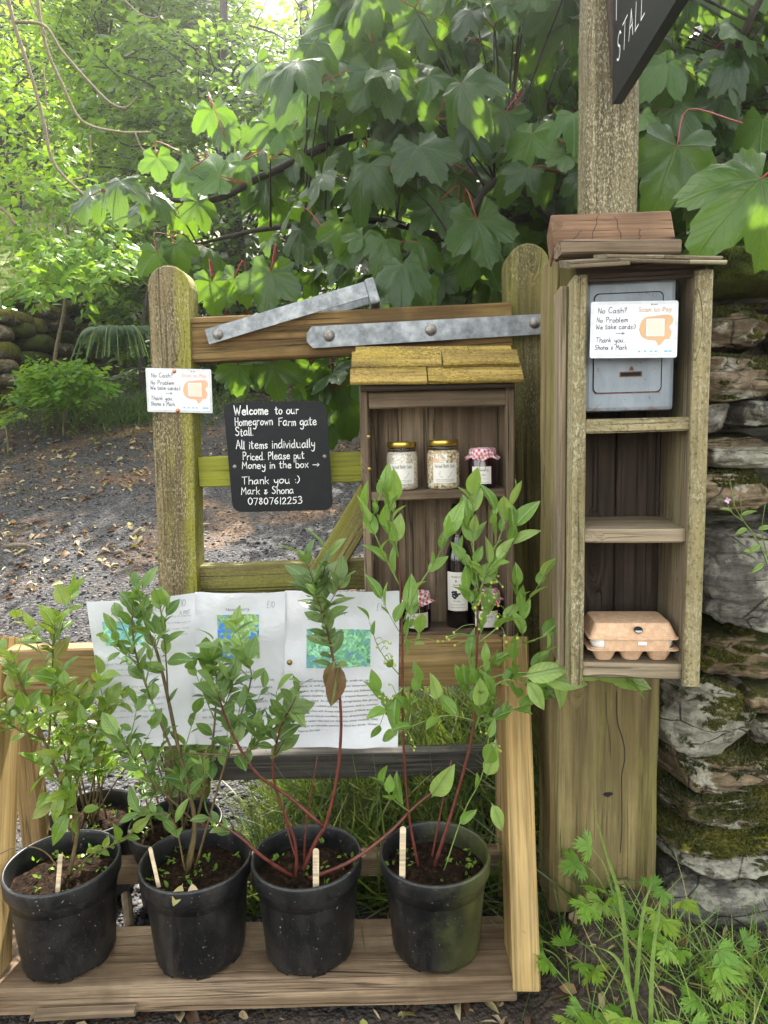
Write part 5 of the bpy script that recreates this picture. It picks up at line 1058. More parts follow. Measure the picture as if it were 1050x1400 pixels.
for lx_, pt in ((r0.x, 'r'), (l0.x, 'l')):
    bar('back_leg', (lx_ - .0, 1.44, .02), (lx_, 1.425, r0.z - .05), .045, .045, M['pine2'], stand, up=(0, 1, 0))
# ------------------------------------------------------------------ notices on the rail
def notice(label, c4, bow, curl=0.0):
    bl, br, tr, tl = [P(*q) for q in c4]; t = thing('plant_notice', (bl + br) / 2, label, 'notice', 'laminated plant notices pinned on the stand rail')
    wd, ht = (br - bl).length, (tl - bl).length; n = (br - bl).cross(tl - bl).normalized()
    def S(u, v, off=0):
        a, b_ = u / wd, v / ht; p = bl * ((1 - a) * (1 - b_)) + br * (a * (1 - b_)) + tr * (a * b_) + tl * ((1 - a) * b_)
        return p + n * (off + bow * math.sin(math.pi * a) * (.4 + .6 * b_) + .004 * math.sin(5 * b_ + 3 * a) + .0022 * math.sin(13 * a + 4 * b_) + .0018 * math.sin(17 * b_ - 6 * a) + .0005 * math.sin(29 * a + 21 * b_) + .010 * b_ * b_ - curl * (1 - a) ** 2 * (.3 + abs(b_ - .5)))
    mb = MB(); nu, nv = 36, 44
    for off in (0, -.0012):
        mb.add([S(wd * i / nu, ht * j / nv, off) for j in range(nv + 1) for i in range(nu + 1)], [((j * (nu + 1) + i, j * (nu + 1) + i + 1, (j + 1) * (nu + 1) + i + 1, (j + 1) * (nu + 1) + i) if off == 0 else (j * (nu + 1) + i, (j + 1) * (nu + 1) + i, (j + 1) * (nu + 1) + i + 1, j * (nu + 1) + i + 1)) for j in range(nv) for i in range(nu)])
    mb.build('sheet', M['paper'], t, smooth=True); return t, S, wd, ht
def pic(t, S, u0, v0, u1, v1, mat):
    mb = MB(); k = 20; mb.add([S(u0 + (u1 - u0) * i / k, v0 + (v1 - v0) * j / k, .0008) for j in range(k + 1) for i in range(k + 1)], [(j * (k + 1) + i, j * (k + 1) + i + 1, (j + 1) * (k + 1) + i + 1, (j + 1) * (k + 1) + i) for j in range(k) for i in range(k)]); mb.build('picture', mat, t)
def hand(t, S, items, pen):
    mb = MB()
    for txt, u, v, s, wd in items:
        ln, wid = strokes(txt, s); f = wd / wid; ribbon(mb, [[(x * f + u, y + v) for x, y in l] for l in ln], S, pen, .0010)
    mb.build('handwriting', M['penink'], t)
YN = 1.333
t1, S1, w1, h1 = notice('left notice with blue picture and faded small print, its edge curling off the rail', ((148, 1018, YN - .012), (268, 1017, YN - .002), (268, 809, YN - .008), (120, 822, YN - .016)), .004, -.006)
pic(t1, S1, w1 * .12, h1 * .69, w1 * .50, h1 * .86, M['pic_blue'])
mb = MB(); rr = random.Random(2)
for i, l in enumerate(('Blueberries are loved by all, they are', 'very easy to grow in large pots of', 'ericaceous soil. Cover them', 'when fruiting as the birds', 'love them too.', '', 'They like to be kept moist', 'and fed in spring. The leaves', 'turn red in autumn and', 'look lovely in the garden.', '', 'Harvest in July and August', 'when the berries are deep', 'blue all over. Prune lightly', 'in winter. Grow two plants', 'for the best crop of fruit.', 'Grows to 1.5m high')):
    if l:
        top_ = i < 5; printed(mb, l, .0046 if top_ else .0062, w1 * (.56 if top_ else .10), h1 * (.86 - i * .040 - (.02 if not top_ else 0)), S1, .0008, width=min(w1 * (.40 if top_ else .78), len(l) * (.0024 if top_ else .0036)))
mb.build('small_print', M['mauveink'], t1)
hand(t1, S1, (('ALL', w1 * .22, h1 * .90, .010, .018), ('PLANTS', w1 * .48, h1 * .905, .010, .035), ('£10', w1 * .83, h1 * .925, .013, .015), ('A POT', w1 * .86, h1 * .875, .007, .017)), .0006)
t2, S2, w2_, h2_ = notice('middle notice headed Honeyberry with a blue and green picture', ((267, 1017, YN), (391, 1019, YN), (391, 807, YN - .006), (267, 809, YN - .006)), .005)
pic(t2, S2, w2_ * .25, h2_ * .57, w2_ * .71, h2_ * .86, M['pic_honey'])
mb = MB(); printed(mb, 'Honeyberry', .0085, w2_ * .35, h2_ * .885, S2, .0009, width=.045); mb.build('heading', M['greyink'], t2)
mb = MB()
for i, (l, wd) in enumerate((('The Honeysuckle berry', .70), ('tastes like a blueberry. Sweet', .78), ('appreciated when fruiting is', .76), ('produced from May. A very hardy', .78), ('and easy to grow shrub which will', .80), ('grow in any reasonable soil. Grows', .82), ('to around 4ft high and 4ft wide', .76), ('across, with a soft even', .60), ('texture.', .22))):
    printed(mb, l, .0075, w2_ * .09, h2_ * (.475 - i * .048), S2, .0009, width=w2_ * wd)
mb.build('small_print', M['greyink'], t2); hand(t2, S2, (('£10', w2_ * .80, h2_ * .905, .013, .016),), .0006)
t3, S3, w3, h3 = notice('right notice with a green picture above a block of black print', ((389, 1021, YN), (544, 1021, YN - .002), (546, 806, YN - .006), (390, 807, YN - .006)), .003)
pic(t3, S3, w3 * .19, h3 * .515, w3 * .75, h3 * .76, M['pic_aronia'])
mb = MB(); printed(mb, 'Chokeberry', .0085, w3 * .31, h3 * .855, S3, .0009, width=.05); mb.build('heading', M['greyink'], t3)
mb = MB()
for i, l in enumerate(('An extremely hardy shrub with an upright', 'habit. It will provide all year interest in the', 'garden. In spring, dark green leaves are followed by', 'fragrant clusters of white star shaped flowers, often', 'pink-blushed. As the season progresses the glossy', 'leaves turn reddish-purple in autumn, and in summer', 'the branches will droop with clusters of black berries.', 'The berries are an excellent source of antioxidants, they', 'can be eaten raw and are delicious when cooked. They', 'are also an valuable source of food for birds. Grows', 'Approx 2m high.')):
    printed(mb, l, .0058, w3 * .12, h3 * (.425 - i * .0315), S3, .0009, width=w3 * (.70 if i not in (10,) else .20))
mb.build('small_print', M['ink'], t3); hand(t3, S3, (('£10', w3 * .80, h3 * .885, .013, .018),), .0006)
for t_, S_, u, v in ((t1, S1, w1 * .06, h1 * .56), (t3, S3, w3 * .045, h3 * .555)):
    mb = MB(); mb.lathe((0, 0, 0), [(.001, 0), (.0055, 0), (.005, .002), (.003, .0038), (.0005, .0045)], 16); face_cam(mb, S_(u, v, .001)).build('drawing_pin', M['brass'], t_, smooth=True)
# ------------------------------------------------------------------ potted plants
LT = [t_ovate(.56, b_, .14, 6, .42, tw) for b_, tw in ((.15, .1), (.35, -.2), (.55, .3), (.05, -.3))]
LTN = [t_ovate(.46, b_, .20, 7, .40, tw) for b_, tw in ((.1, .2), (.25, -.3), (.4, .5), (.15, -.5), (-.1, .1))]
LTB = [t_ovate(.50, b_, .10, 6, .46, tw) for b_, tw in ((.2, .1), (.4, -.2), (.1, .2))]
def pot(name, label, base_c, mat, hgt=.185, rb=.080, rt=.0985, group='black pots of fruit shrubs'):
    c = V(base_c); t = thing(name, c, label, 'potted plant', group)
    mb = MB(); lp = .022
    mb.lathe(c, [(rb * .9, .006), (rb, .0065), (rb + .0015, .012), (rb + (rt - rb) * .66, hgt - .036), (rt - .0055, hgt - .033), (rt - .0055, hgt - .0315), (rt + .0015, hgt - .030), (rt + .002, hgt - .0285), (rt + .003, hgt - .004), (rt + .002, hgt - .0005), (rt, hgt + .0003), (rt - .002, hgt), (rt - .0035, hgt - .004), (rt - .006, hgt - .034), (rb + .055 * (rt - rb) / .08, hgt * .72), (.01, hgt * .70)], 64)
    for i in range(7):
        a = i * 2 * math.pi / 7 + .3; q = MB(); q.box((-.012, -.004, 0), V((.024, 0, 0)), V((0, .008, 0)), V((0, 0, .008)), .001)
        R3 = Matrix.Rotation(a, 3, 'Z'); mb.add([c + R3 @ (V(p) + V((0, -rb + .006, 0))) for p in q.v], q.f)
    mb.build('pot', mat, t, smooth=True)
    k = 40; vs = [c + V((0, 0, hgt - .030))]
    for ri in range(1, 9):
        for j in range(k):
            a = 2 * math.pi * j / k; r = (rt - .0062) * ri / 8; p = c + V((r * math.cos(a), r * math.sin(a), hgt - .040 + .012 * (1 - (ri / 8) ** 2))); p.z += .009 * mnoise.noise(p * 45) + .006 * mnoise.noise(p * 120); vs.append(p)
    mb = MB(); mb.add(vs, [(0, 1 + j, 1 + (j + 1) % k) for j in range(k)] + [(1 + r * k + j, 1 + (r + 1) * k + j, 1 + (r + 1) * k + (j + 1) % k, 1 + r * k + (j + 1) % k) for r in range(7) for j in range(k)])
    mb.build('soil', M['soil'], t, smooth=True); t['_h'] = hgt; del t['_h']
    # seedlings and moss on the soil
    n = 26; a = NR.uniform(0, 6.28, n); r = (rt - .012) * np.sqrt(NR.random(n)); pos = np.stack([c.x + r * np.cos(a), c.y + r * np.sin(a), np.full(n, c.z + hgt - .034)], 1)
    keep = np.array([mnoise.noise(V(tuple(p * 30))) > -.1 for p in pos]); pos = pos[keep]; n = len(pos)
    scatter_mesh('seedlings', [t_ovate(.6, .2, .1, 3)], np.repeat(pos, 4, 0) + NR.normal(0, .004, (n * 4, 3)) * [1, 1, .6] + [0, 0, .006], NR.normal(0, 1, (n * 4, 3)) + [0, 0, .5], NR.normal(0, .5, (n * 4, 3)) + [0, 0, 1], NR.uniform(.006, .013, n * 4), NR.random(n * 4), M['weed'], t)['kind'] = 'stuff'
    return t
class Foliage:
    def __init__(s): s.p, s.y, s.n, s.s, s.r, s.x = [], [], [], [], [], []
    def add(s, p, y, n, size, r, x=1.0): s.p.append(tuple(p)); s.y.append(tuple(y)); s.n.append(tuple(n)); s.s.append(size); s.r.append(r); s.x.append(x)
    def build(s, name, tm, mat, parent):
        if s.p: return scatter_mesh(name, tm, s.p, s.y, s.n, s.s, s.r, mat, parent, sx=s.x)
def leaves_on(fo, pts, t0, n, size, rr, up=.25, out=1.0, along=.55, opposite=False, rng=(0, 1), ph=None, tipgrow=True, droop=.0):
    m_ = len(pts); ph = rr.uniform(0, 6.28) if ph is None else ph
    for i in range(n):
        t = t0 + (1 - t0) * (i + .5 * rr.random()) / max(1, n - 1) if n > 1 else 1
        t = min(t, 1); f = t * (m_ - 1); k = min(int(f), m_ - 2); p = pts[k].lerp(pts[k + 1], f - k); tan = (pts[min(k + 2, m_ - 1)] - pts[max(k - 1, 0)]).normalized()
        a = tan.cross(V((0, 1, .2))); a = a.normalized() if a.length > .1 else V((1, 0, 0)); b_ = tan.cross(a)
        for side in ((0, math.pi) if opposite else (0,)):
            az = ph + i * (1.57 if opposite else 2.4) + side + rr.uniform(-.4, .4); rad = a * math.cos(az) + b_ * math.sin(az)
            end = 1 + (t ** 3) * 1.6
            y = rad * out * rr.uniform(.7, 1.1) + tan * along * end + V((0, -.12, up - droop)) + V([rr.gauss(0, .15) for _ in range(3)])
            nr = V((rr.gauss(0, .35), -.35 + rr.gauss(0, .35), .9)) + tan * .3 - rad * .2
            s = size * rr.uniform(.55, 1.25) * (.62 + .38 * math.sin(math.pi * min(1, .25 + .75 * (1 - abs(t - .55) * 1.1))) if tipgrow else 1)
            fo.add(p, y, nr, s, min(1, max(0, rr.uniform(*rng))), rr.uniform(.85, 1.2))
def stems_px(t, lst, mat, kx=5, name='stem'):
    """lst: (points (px, py, Y), r0, r1) -> list of smoothed world polylines, one mesh per stem"""
    out = []
    for pts, ra_, rb2 in lst:
        w3_ = cat([P(*q) for q in pts], 5); mb = MB(); n = len(w3_); mb.tube(w3_, [ra_ + (rb2 - ra_) * i / (n - 1) for i in range(n)], kx); mb.build(name, mat, t, smooth=True); out.append(w3_)
    return out
def berries(fo_pts, mat, t, r, rr, name='berries', hang=None):
    st = MB()
    for p in fo_pts:
        mb = MB(); mb.ball(p, r * rr.uniform(.7, 1.15), 10); mb.build('berry', mat, t, smooth=True)
        if hang:
            q = min((q for s in hang for q in s), key=lambda q: (q - p).length)
            if (q - p).length < .12: st.tube(cat([q, q.lerp(p, .6) + V((0, 0, .006)), p], 3), .0006, 4)
    if st.v: st.build('berry_stalks', M['greenstem'], t, smooth=True)
def side_twigs(stems, rr, n, ln, t0=.3, upb=.5):
    out = []
    for s in stems:
        for i in range(n):
            f = (t0 + (1 - t0) * rr.random()) * (len(s) - 1); k = min(int(f), len(s) - 2); p = s[k].lerp(s[k + 1], f - k); tan = (s[k + 1] - s[k]).normalized()
            d = (V((rr.gauss(0, 1), rr.gauss(0, .8) - .2, rr.uniform(0, upb * 2))).normalized() + tan * .6).normalized(); L_ = ln * rr.uniform(.5, 1.2)
            out.append(cat([p, p + d * L_ * .5 + V((0, 0, .01)), p + d * L_ + V((0, 0, .025))], 3))
    return out
def twig_mesh(t, tw, mat, r=.0014, name='twigs'):
    for s in tw[:95]: mb = MB(); mb.tube(s, [r * (1 - .6 * i / (len(s) - 1)) for i in range(len(s))], 4); mb.build('twig', mat, t, smooth=True)
Yc = (YF + YB) / 2 + .008
pc = [V((PZ(px, 1296, ZP).x, Yc, ZP + .0008)) for px in (100, 276, 424, 597)]
SZ = ZP + .185 - .034
# --- plant 1, far left
rr = random.Random(21); y = Yc
t = pot('blueberry_pot', 'black pot at the left end of the plank with a bushy yellow-green blueberry', pc[0], M['pot'])
st_ = stems_px(t, [([(94, 1205, y), (106, 1121, y + .01), (82, 1066, y + .01), (58, 1006, y), (34, 946, y - .01), (18, 905, y - .02)], .0042, .0018), ([(66, 1020, y), (70, 960, y + .01), (72, 907, y), (74, 858, y - .01)], .0022, .0012), ([(100, 1150, y + .01), (108, 1057, y + .03), (130, 1000, y + .04), (146, 965, y + .04)], .0026, .0012), ([(98, 1205, y - .02), (120, 1172, y - .05), (148, 1158, y - .06), (182, 1138, y - .05)], .0020, .0010), ([(84, 1075, y), (100, 1010, y - .01), (112, 960, y - .01)], .0022, .0011), ([(60, 1010, y), (30, 1000, y - .02), (5, 985, y - .03)], .002, .001), ([(90, 1205, y - .03), (62, 1165, y - .05), (25, 1158, y - .06), (-10, 1172, y - .06)], .0015, .0008)], M['brownstem'])
tw = side_twigs(st_[:3] + st_[4:6], rr, 6, .075, .25); twig_mesh(t, tw, M['greenstem'])
fo = Foliage()
for s in st_[:3]: leaves_on(fo, s, .35, 13, .049, rr)
leaves_on(fo, st_[3], .3, 11, .036, rr); leaves_on(fo, st_[4], .2, 9, .05, rr); leaves_on(fo, st_[5], .2, 8, .046, rr)
for s in tw: leaves_on(fo, s, .2, 5, .042, rr, rng=(0, .9))
for _ in range(14): leaves_on(fo, [P(rr.uniform(55, 120), rr.uniform(1040, 1120), y - .02), P(rr.uniform(55, 120), rr.uniform(1040, 1120), y - .03)], 0, 2, .046, rr, rng=(.2, 1))
fo.build('foliage', LT, M['lf1'], t)
berries([P(18 + rr.gauss(0, 8), 962 + rr.gauss(0, 8), y - .03 + rr.gauss(0, .006)) for _ in range(8)] + [P(118 + rr.gauss(0, 8), 1035 + rr.gauss(0, 8), y + rr.gauss(0, .01)) for _ in range(8)], M['berry'], t, .0058, rr, hang=st_)
# --- plant 2
rr = random.Random(22)
t = pot('honeyberry_pot', 'second black pot from the left holding a dense grey-green honeyberry with dried leaf', pc[1], M['pot'])
st_ = stems_px(t, [([(257, 1194, y), (266, 1121, y), (244, 1023, y + .005), (219, 907, y + .005), (198, 850, y)], .0050, .0022), ([(241, 1040, y), (206, 954, y - .01), (184, 886, y - .01), (180, 826, y - .015)], .0026, .0013), ([(253, 1190, y + .02), (287, 1040, y + .02), (296, 941, y + .015), (292, 905, y + .01)], .0028, .0013), ([(266, 1190, y), (300, 1070, y - .01), (322, 1000, y - .02), (343, 930, y - .02), (338, 903, y - .02)], .0024, .0012), ([(253, 1190, y - .03), (235, 1120, y - .05), (190, 1112, y - .06)], .002, .001), ([(230, 960, y), (226, 890, y - .01), (219, 828, y - .01)], .0018, .001), ([(246, 1030, y), (330, 1030, y - .02), (362, 1005, y - .02), (382, 990, y - .02)], .0022, .0011), ([(262, 1120, y), (200, 1060, y - .02), (165, 1010, y - .02)], .0022, .0011)], M['brownstem'])
tw = side_twigs(st_[:4] + st_[6:], rr, 6, .065, .22); twig_mesh(t, tw, M['greenstem'])
fo = Foliage()
for s in st_: leaves_on(fo, s, .3, 12, .051, rr, opposite=False)
for s in tw: leaves_on(fo, s, .25, 5, .040, rr)
fo.build('foliage', LTB, M['lf2'], t)
berries([P(170, 901, y - .03), P(177, 905, y - .028), P(208, 968, y - .03)], M['berry'], t, .0065, rr, hang=st_)
fo = Foliage(); fo.add(P(250, 1208, y - .09), (-.3, -.4, -.6), (0, -1, .3), .035, .9); fo.add(P(262, 1206, y - .09), (.2, -.4, -.8), (.3, -1, .3), .038, .7); fo.build('dried_leaves', LTB, M['litter'], t)
# --- plant 3
rr = random.Random(23)
t = pot('chokeberry_pot', 'third black pot from the left with thick red stems and grey-green leaves', pc[2], M['pot'])
st_ = stems_px(t, [([(408, 1205, y), (432, 1150, y - .005), (447, 1122, y - .01), (463, 1045, y - .01), (465, 958, y - .01), (447, 860, y - .005), (434, 806, y - .005)], .0042, .0018), ([(442, 1130, y - .01), (396, 1090, y - .02), (348, 1054, y - .03), (313, 993, y - .04), (300, 955, y - .04)], .0036, .0016), ([(404, 1205, y - .02), (403, 1150, y - .02), (374, 1066, y - .03), (380, 1008, y - .04), (392, 975, y - .04)], .0030, .0014), ([(416, 1200, y + .02), (418, 1133, y + .02), (434, 1034, y + .03)], .0026, .0008), ([(416, 1204, y - .02), (475, 1180, y - .04), (528, 1142, y - .02), (570, 1100, y + .02), (607, 1072, y + .04)], .0040, .0018), ([(402, 1200, y - .02), (360, 1172, y - .06), (328, 1144, y - .07), (288, 1118, y - .07)], .0036, .0018), ([(412, 1200, y), (392, 1130, y + .01), (388, 1100, y + .01)], .002, .001)], M['redstem'], 7)
fo = Foliage()
top = st_[0]; leaves_on(fo, top[int(len(top) * .70):], .1, 11, .058, rr, opposite=True, up=.1); leaves_on(fo, st_[1], .5, 6, .055, rr, opposite=True); leaves_on(fo, st_[2], .6, 5, .052, rr, opposite=True)
leaves_on(fo, st_[5], .7, 4, .035, rr, opposite=True); leaves_on(fo, st_[6], .6, 3, .03, rr)
tw = side_twigs([top[int(len(top) * .72):]], rr, 5, .05, .2) + side_twigs(st_[1:3], rr, 2, .06, .5); twig_mesh(t, tw, M['redstem'])
for s in tw: leaves_on(fo, s, .2, 4, .048, rr, opposite=True)
fo.build('foliage', LTB, M['lf3'], t)
fo = Foliage(); fo.add(P(463, 905, y - .015), (-.15, -.25, -1), (.3, -1, .1), .075, .2); fo.add(P(459, 900, y - .012), (-.3, -.2, -1), (-.5, -1, .1), .07, .8); o_ = fo.build('bronzed_leaves', LTB, M['lf3b'], t); o_['label'] = 'bronze-brown hanging leaves'
# --- plant 4
rr = random.Random(24)
t = pot('dogwood_pot', 'black pot with green algae stain at the right end holding a tall light-green shrub', pc[3], M['pot_algae'])
main = stems_px(t, [([(574, 1196, y), (558, 1107, y), (551, 997, y - .005), (550, 877, y - .01), (547, 805, y - .01), (545, 761, y - .01)], .0028, .0014), ([(590, 1196, y), (625, 1085, y), (647, 993, y - .005), (652, 888, y - .01), (654, 805, y - .01)], .0033, .0015), ([(586, 1196, y + .02), (603, 1107, y + .03), (617, 1040, y + .03)], .0022, .0012)], M['redstem'], 7)
br = stems_px(t, [([(545, 761, y - .01), (537, 722, y - .01), (540, 688, y - .01)], .0016, .0009), ([(546, 800, y - .01), (524, 756, y - .02), (502, 706, y - .025)], .0016, .0008), ([(551, 850, y - .01), (570, 806, y - .02), (592, 772, y - .025), (612, 738, y - .03)], .0016, .0008), ([(654, 805, y - .01), (648, 765, y - .01), (647, 714, y - .01), (645, 680, y - .01)], .0017, .0009), ([(655, 810, y - .01), (671, 766, y - .015), (688, 722, y - .02), (704, 680, y - .02)], .0017, .0009), ([(655, 815, y - .01), (668, 780, y - .03), (700, 745, y - .035)], .0016, .0008), ([(653, 880, y - .01), (690, 850, y - .02), (720, 823, y - .025), (743, 790, y - .03)], .0016, .0008), ([(651, 915, y - .01), (690, 896, y - .03), (722, 878, y - .04), (752, 868, y - .04)], .0016, .0008), ([(650, 935, y - .01), (695, 921, y - .03), (757, 920, y - .06), (820, 914, y - .08), (848, 925, y - .08)], .002, .001), ([(648, 985, y - .01), (612, 978, y - .02), (570, 990, y - .03), (545, 1002, y - .03)], .0014, .0008), ([(647, 993, y), (690, 975, y - .02), (730, 960, y - .03)], .0018, .0009), ([(648, 1000, y), (668, 950, y - .03), (690, 930, y - .04), (720, 935, y - .05)], .0018, .0009), ([(607, 1190, y - .04), (634, 1111, y - .05), (658, 1063, y - .06), (668, 1010, y - .06)], .0013, .0007), ([(551, 940, y - .01), (530, 965, y - .02), (520, 990, y - .02)], .0012, .0006), ([(552, 930, y), (520, 890, y - .02), (505, 850, y - .02)], .0012, .0006), ([(560, 1110, y), (535, 1090, y - .02), (525, 1070, y - .02)], .0014, .0007)], M['greenstem'], 5, 'shoot')
fo = Foliage()
for i, s in enumerate(br):
    n = (5, 6, 6, 7, 7, 6, 6, 5, 6, 4, 7, 8, 4, 3, 3, 5)[i]; leaves_on(fo, s if i != 8 else s[int(len(s) * .55):], .12, n, .058, rr, up=.55, out=.75, along=.8, rng=((.2, 1) if i < 7 else (0, .55)))
tw = side_twigs([main[0][8:], main[1][8:]], rr, 6, .06, .1, .8) + side_twigs(br[10:12], rr, 4, .05, .1) + side_twigs(br[:8], rr, 1, .04, .2, .8); twig_mesh(t, tw, M['greenstem'], .001)
for s in tw: leaves_on(fo, s, .3, 4, .05, rr, up=.4, out=.7, along=.8, rng=(0, .7))
for px, py, dx, dz, s in ((715, 925, 1, .25, .075), (735, 922, 1, -.15, .08), (752, 916, .9, .35, .07), (772, 916, 1, .12, .085), (800, 914, 1, -.12, .08), (820, 915, 1, -.35, .085), (812, 912, .8, .5, .06), (760, 922, .25, -1, .06), (720, 930, .5, -.8, .055), (656, 968, -.05, .9, .062), (590, 1090, .35, .6, .075), (672, 1098, .3, -.7, .05), (665, 1062, .25, .8, .06), (598, 958, -.2, 1, .05)):
    p = P(px, py, y - .05 - (.02 if px > 700 else 0)); fo.add(p, (dx, -.2, dz), (.2, -1, .4), s, .9, 1.0)
fo.build('foliage', LTN, M['lf4'], t)
bp_ = []
for px, py, n, sp in ((665, 832, 16, 12), (680, 800, 6, 8), (690, 870, 6, 10), (613, 868, 7, 9), (528, 885, 6, 7), (525, 955, 6, 7), (672, 1015, 6, 9), (560, 1010, 4, 8), (540, 905, 4, 6)):
    bp_ += [P(px + rr.gauss(0, sp), py + rr.gauss(0, sp), y - .03 + rr.gauss(0, .012)) for _ in range(n)]
berries(bp_, M['ypip'], t, .0027, rr, hang=main + br)
# --- two pots behind
rr = random.Random(25)
for px, py, Y, lab, gmat, n, lo, hi in ((127, 1088, 1.52, 'black pot on the slate chips behind, left of the other back pot, under drooping leaves', 'lf1', 11, 940, 1085), (240, 1118, 1.47, 'black pot on the slate chips behind the second front pot, rim mostly hidden by leaves', 'lf2', 12, 960, 1110)):
    c = P(px, py, Y); c = V((c.x, Y, max(zg(c.x, Y) - .004, 0))); t = pot('blueberry_pot', lab, c, M['pot']); ss = []
    for i in range(n):
        p0 = c + V((rr.gauss(0, .02), rr.gauss(0, .02), .15)); p2 = P(px + rr.gauss(0, 45), rr.uniform(lo, hi - 20), Y + rr.gauss(0, .06)); p1 = p0.lerp(p2, .5) + V((0, 0, .04)); ss.append(cat([p0, p1, p2], 5))
    mb = MB()
    for s in ss: mb.tube(s, [.0024 * (1 - .6 * i / (len(s) - 1)) for i in range(len(s))], 5)
    mb.build('stems', M['brownstem'], t, smooth=True); fo = Foliage(); tw = side_twigs(ss, rr, 2, .06, .4); twig_mesh(t, tw, M['greenstem'])
    for s in ss: leaves_on(fo, s, .35, 9, .045, rr, rng=(0, .8))
    for s in tw: leaves_on(fo, s, .2, 4, .04, rr, rng=(0, .8))
    fo.build('foliage', LT, M[gmat], t)
# --- wooden label sticks
def stick(label, a, b_, wd=.010, mark=False):
    a, b_ = P(*a), P(*b_); t = thing('plant_label', a, label, 'plant label', 'wooden sticks in the pots'); ax = (b_ - a).normalized(); ex = V((1, 0, 0)); ex = (ex - ax * ex.dot(ax)).normalized(); L_ = (b_ - a).length
    S = flat(a, ex, ax); pts = [(-wd / 2, -.02), (wd / 2, -.02)] + [(wd / 2 * math.cos(q), L_ - wd / 2 + wd / 2 * math.sin(q)) for q in [math.pi * i / 8 for i in range(9)]]
    mb = MB(); plate(mb, pts, S, -.0009, .0009); mb.build('stick', M['stick'], t)
    if mark:
        mb = MB(); ln, wid = strokes('CHERRY', .006); f = .03 / wid; ribbon(mb, [[(-yy + .002, x * f + .008) for x, yy in l] for l in ln], S, .0006, .0012); mb.build('pencil_mark', M['penink'], t)
stick('thin wooden stick leaning in the leftmost pot', (79, 1216, y - .075), (83, 1168, y - .08), .0075)
stick('thin wooden stick tilted in the second pot from the left', (214, 1198, y - .07), (205, 1158, y - .065), .0065)
stick('short lettered wooden stick in the red-stemmed pot', (432, 1200, y - .08), (432, 1160, y - .08), .0105, True)
stick('upright rounded wooden stick in the rightmost pot', (550, 1196, y - .065), (551, 1130, y - .07), .0105)
# ------------------------------------------------------------------ grass and weeds
rr = np.random.default_rng(4)
BL = [t_blade(b_, w_, 5) for b_, w_ in ((.3, .013), (.7, .010), (1.1, .011), (.5, .016))]
def grass_patch(name, n, fx, fy, ln, mat, tilt=.5, rng=(0, 1)):
    x = fx(n); yv = fy(n); pos = np.array([(a, b_, zg(a, b_) - .005) for a, b_ in zip(x, yv)])
    yd = np.stack([rr.normal(0, tilt, n), rr.normal(-.1, tilt, n), np.ones(n)], 1); nr = np.stack([rr.normal(0, 1, n), rr.normal(-.6, 1, n), rr.random(n) * .2], 1)
    return tag(scatter_mesh(name, BL, pos, yd, nr, rr.uniform(.5, 1.3, n) * ln, rng[0] + (rng[1] - rng[0]) * rr.random(n), mat), kind='stuff')
grass_patch('grass', 6500, lambda n: rr.uniform(-.34, .42, n), lambda n: rr.uniform(1.40, 2.15, n), .16, M['grass'], .95)
grass_patch('grass', 1500, lambda n: .28 + .55 * rr.random(n) ** .55, lambda n: rr.uniform(.80, 1.17, n), .10, M['weedgrass'], .9)
grass_patch('grass', 420, lambda n: rr.uniform(.26, .40, n), lambda n: rr.uniform(1.2, 1.6, n), .12, M['grass'], .7, (0, .7))
grass_patch('grass', 2600, lambda n: rr.normal(-2.3, .5, n), lambda n: rr.normal(6.6, .3, n), .22, M['grass'], .5, (.1, .6))
WT = [t_lobed(i) for i in range(4)]
def weed(label, x, y, n, ln, seed, tm=None, mat='weed', size=.041, group='wild plants at the foot of the wall', name='buttercup_plant'):
    q = random.Random(seed); ln *= .72; n = max(3, int(n * .75)); z = zg(x, y); t = thing(name, (x, y, z), label, 'wild plant', group); fo = Foliage(); mb = MB()
    for i in range(n):
        a = q.uniform(0, 6.28); r = ln * q.uniform(.25, 1); h = ln * q.uniform(.5, 1.15); p0 = V((x + q.gauss(0, .012), y + q.gauss(0, .012), z)); p2 = p0 + V((math.cos(a) * r * .8, math.sin(a) * r * .6 - .02, h)); p1 = p0.lerp(p2, .5) + V((0, 0, h * .18))
        s = cat([p0, p1, p2], 4); mb.tube(s, [.0014 * (1 - .4 * k / (len(s) - 1)) for k in range(len(s))], 4)
        d = (p2 - p1).normalized(); fo.add(p2, V((d.x, d.y - .25, d.z * .2 - .1)) + V([q.gauss(0, .25) for _ in range(3)]), V((q.gauss(0, .3), -.55 + q.gauss(0, .25), .85)), size * q.uniform(.65, 1.2), q.random())
    mb.build('stems', M['greenstem'], t, smooth=True); fo.build('leaves', tm or WT, M[mat], t)
WD = [((905, 1245), 1.17, 7, .10, 'lobed weed with yellowish leaves close to the wall base'), ((820, 1230), 1.20, 6, .09, 'small lobed weed right in front of the post foot'), ((1010, 1290), 1.12, 8, .10, 'lobed weed clump before the right end of the base stone'), ((930, 1385), 1.0, 7, .07, 'bright lobed weed at the very bottom amid pale grass'), ((846, 1190), 1.19, 5, .16, 'upright lobed weed growing in front of the gatepost'), ((780, 1265), 1.16, 7, .10, 'lobed weed left of the post foot beside the stand leg'), ((868, 1265), 1.14, 5, .11, 'three-leaved weed against the base stone of the wall'), ((930, 1300), 1.10, 9, .085, 'thick lobed weed clump below the lowest wall stone'), ((985, 1340), 1.05, 8, .08, 'lobed weed clump amid the grass at the right edge'), ((800, 1340), 1.07, 6, .07, 'small lobed weed in bare soil in front of the post'), ((862, 1360), 1.02, 6, .06, 'low lobed weed among the grass stems at the bottom')]
for i, (px, Y, n, ln, lab) in enumerate(WD):
    p = P(px[0], px[1], Y); weed(lab, p.x, Y, n, ln, 40 + i)
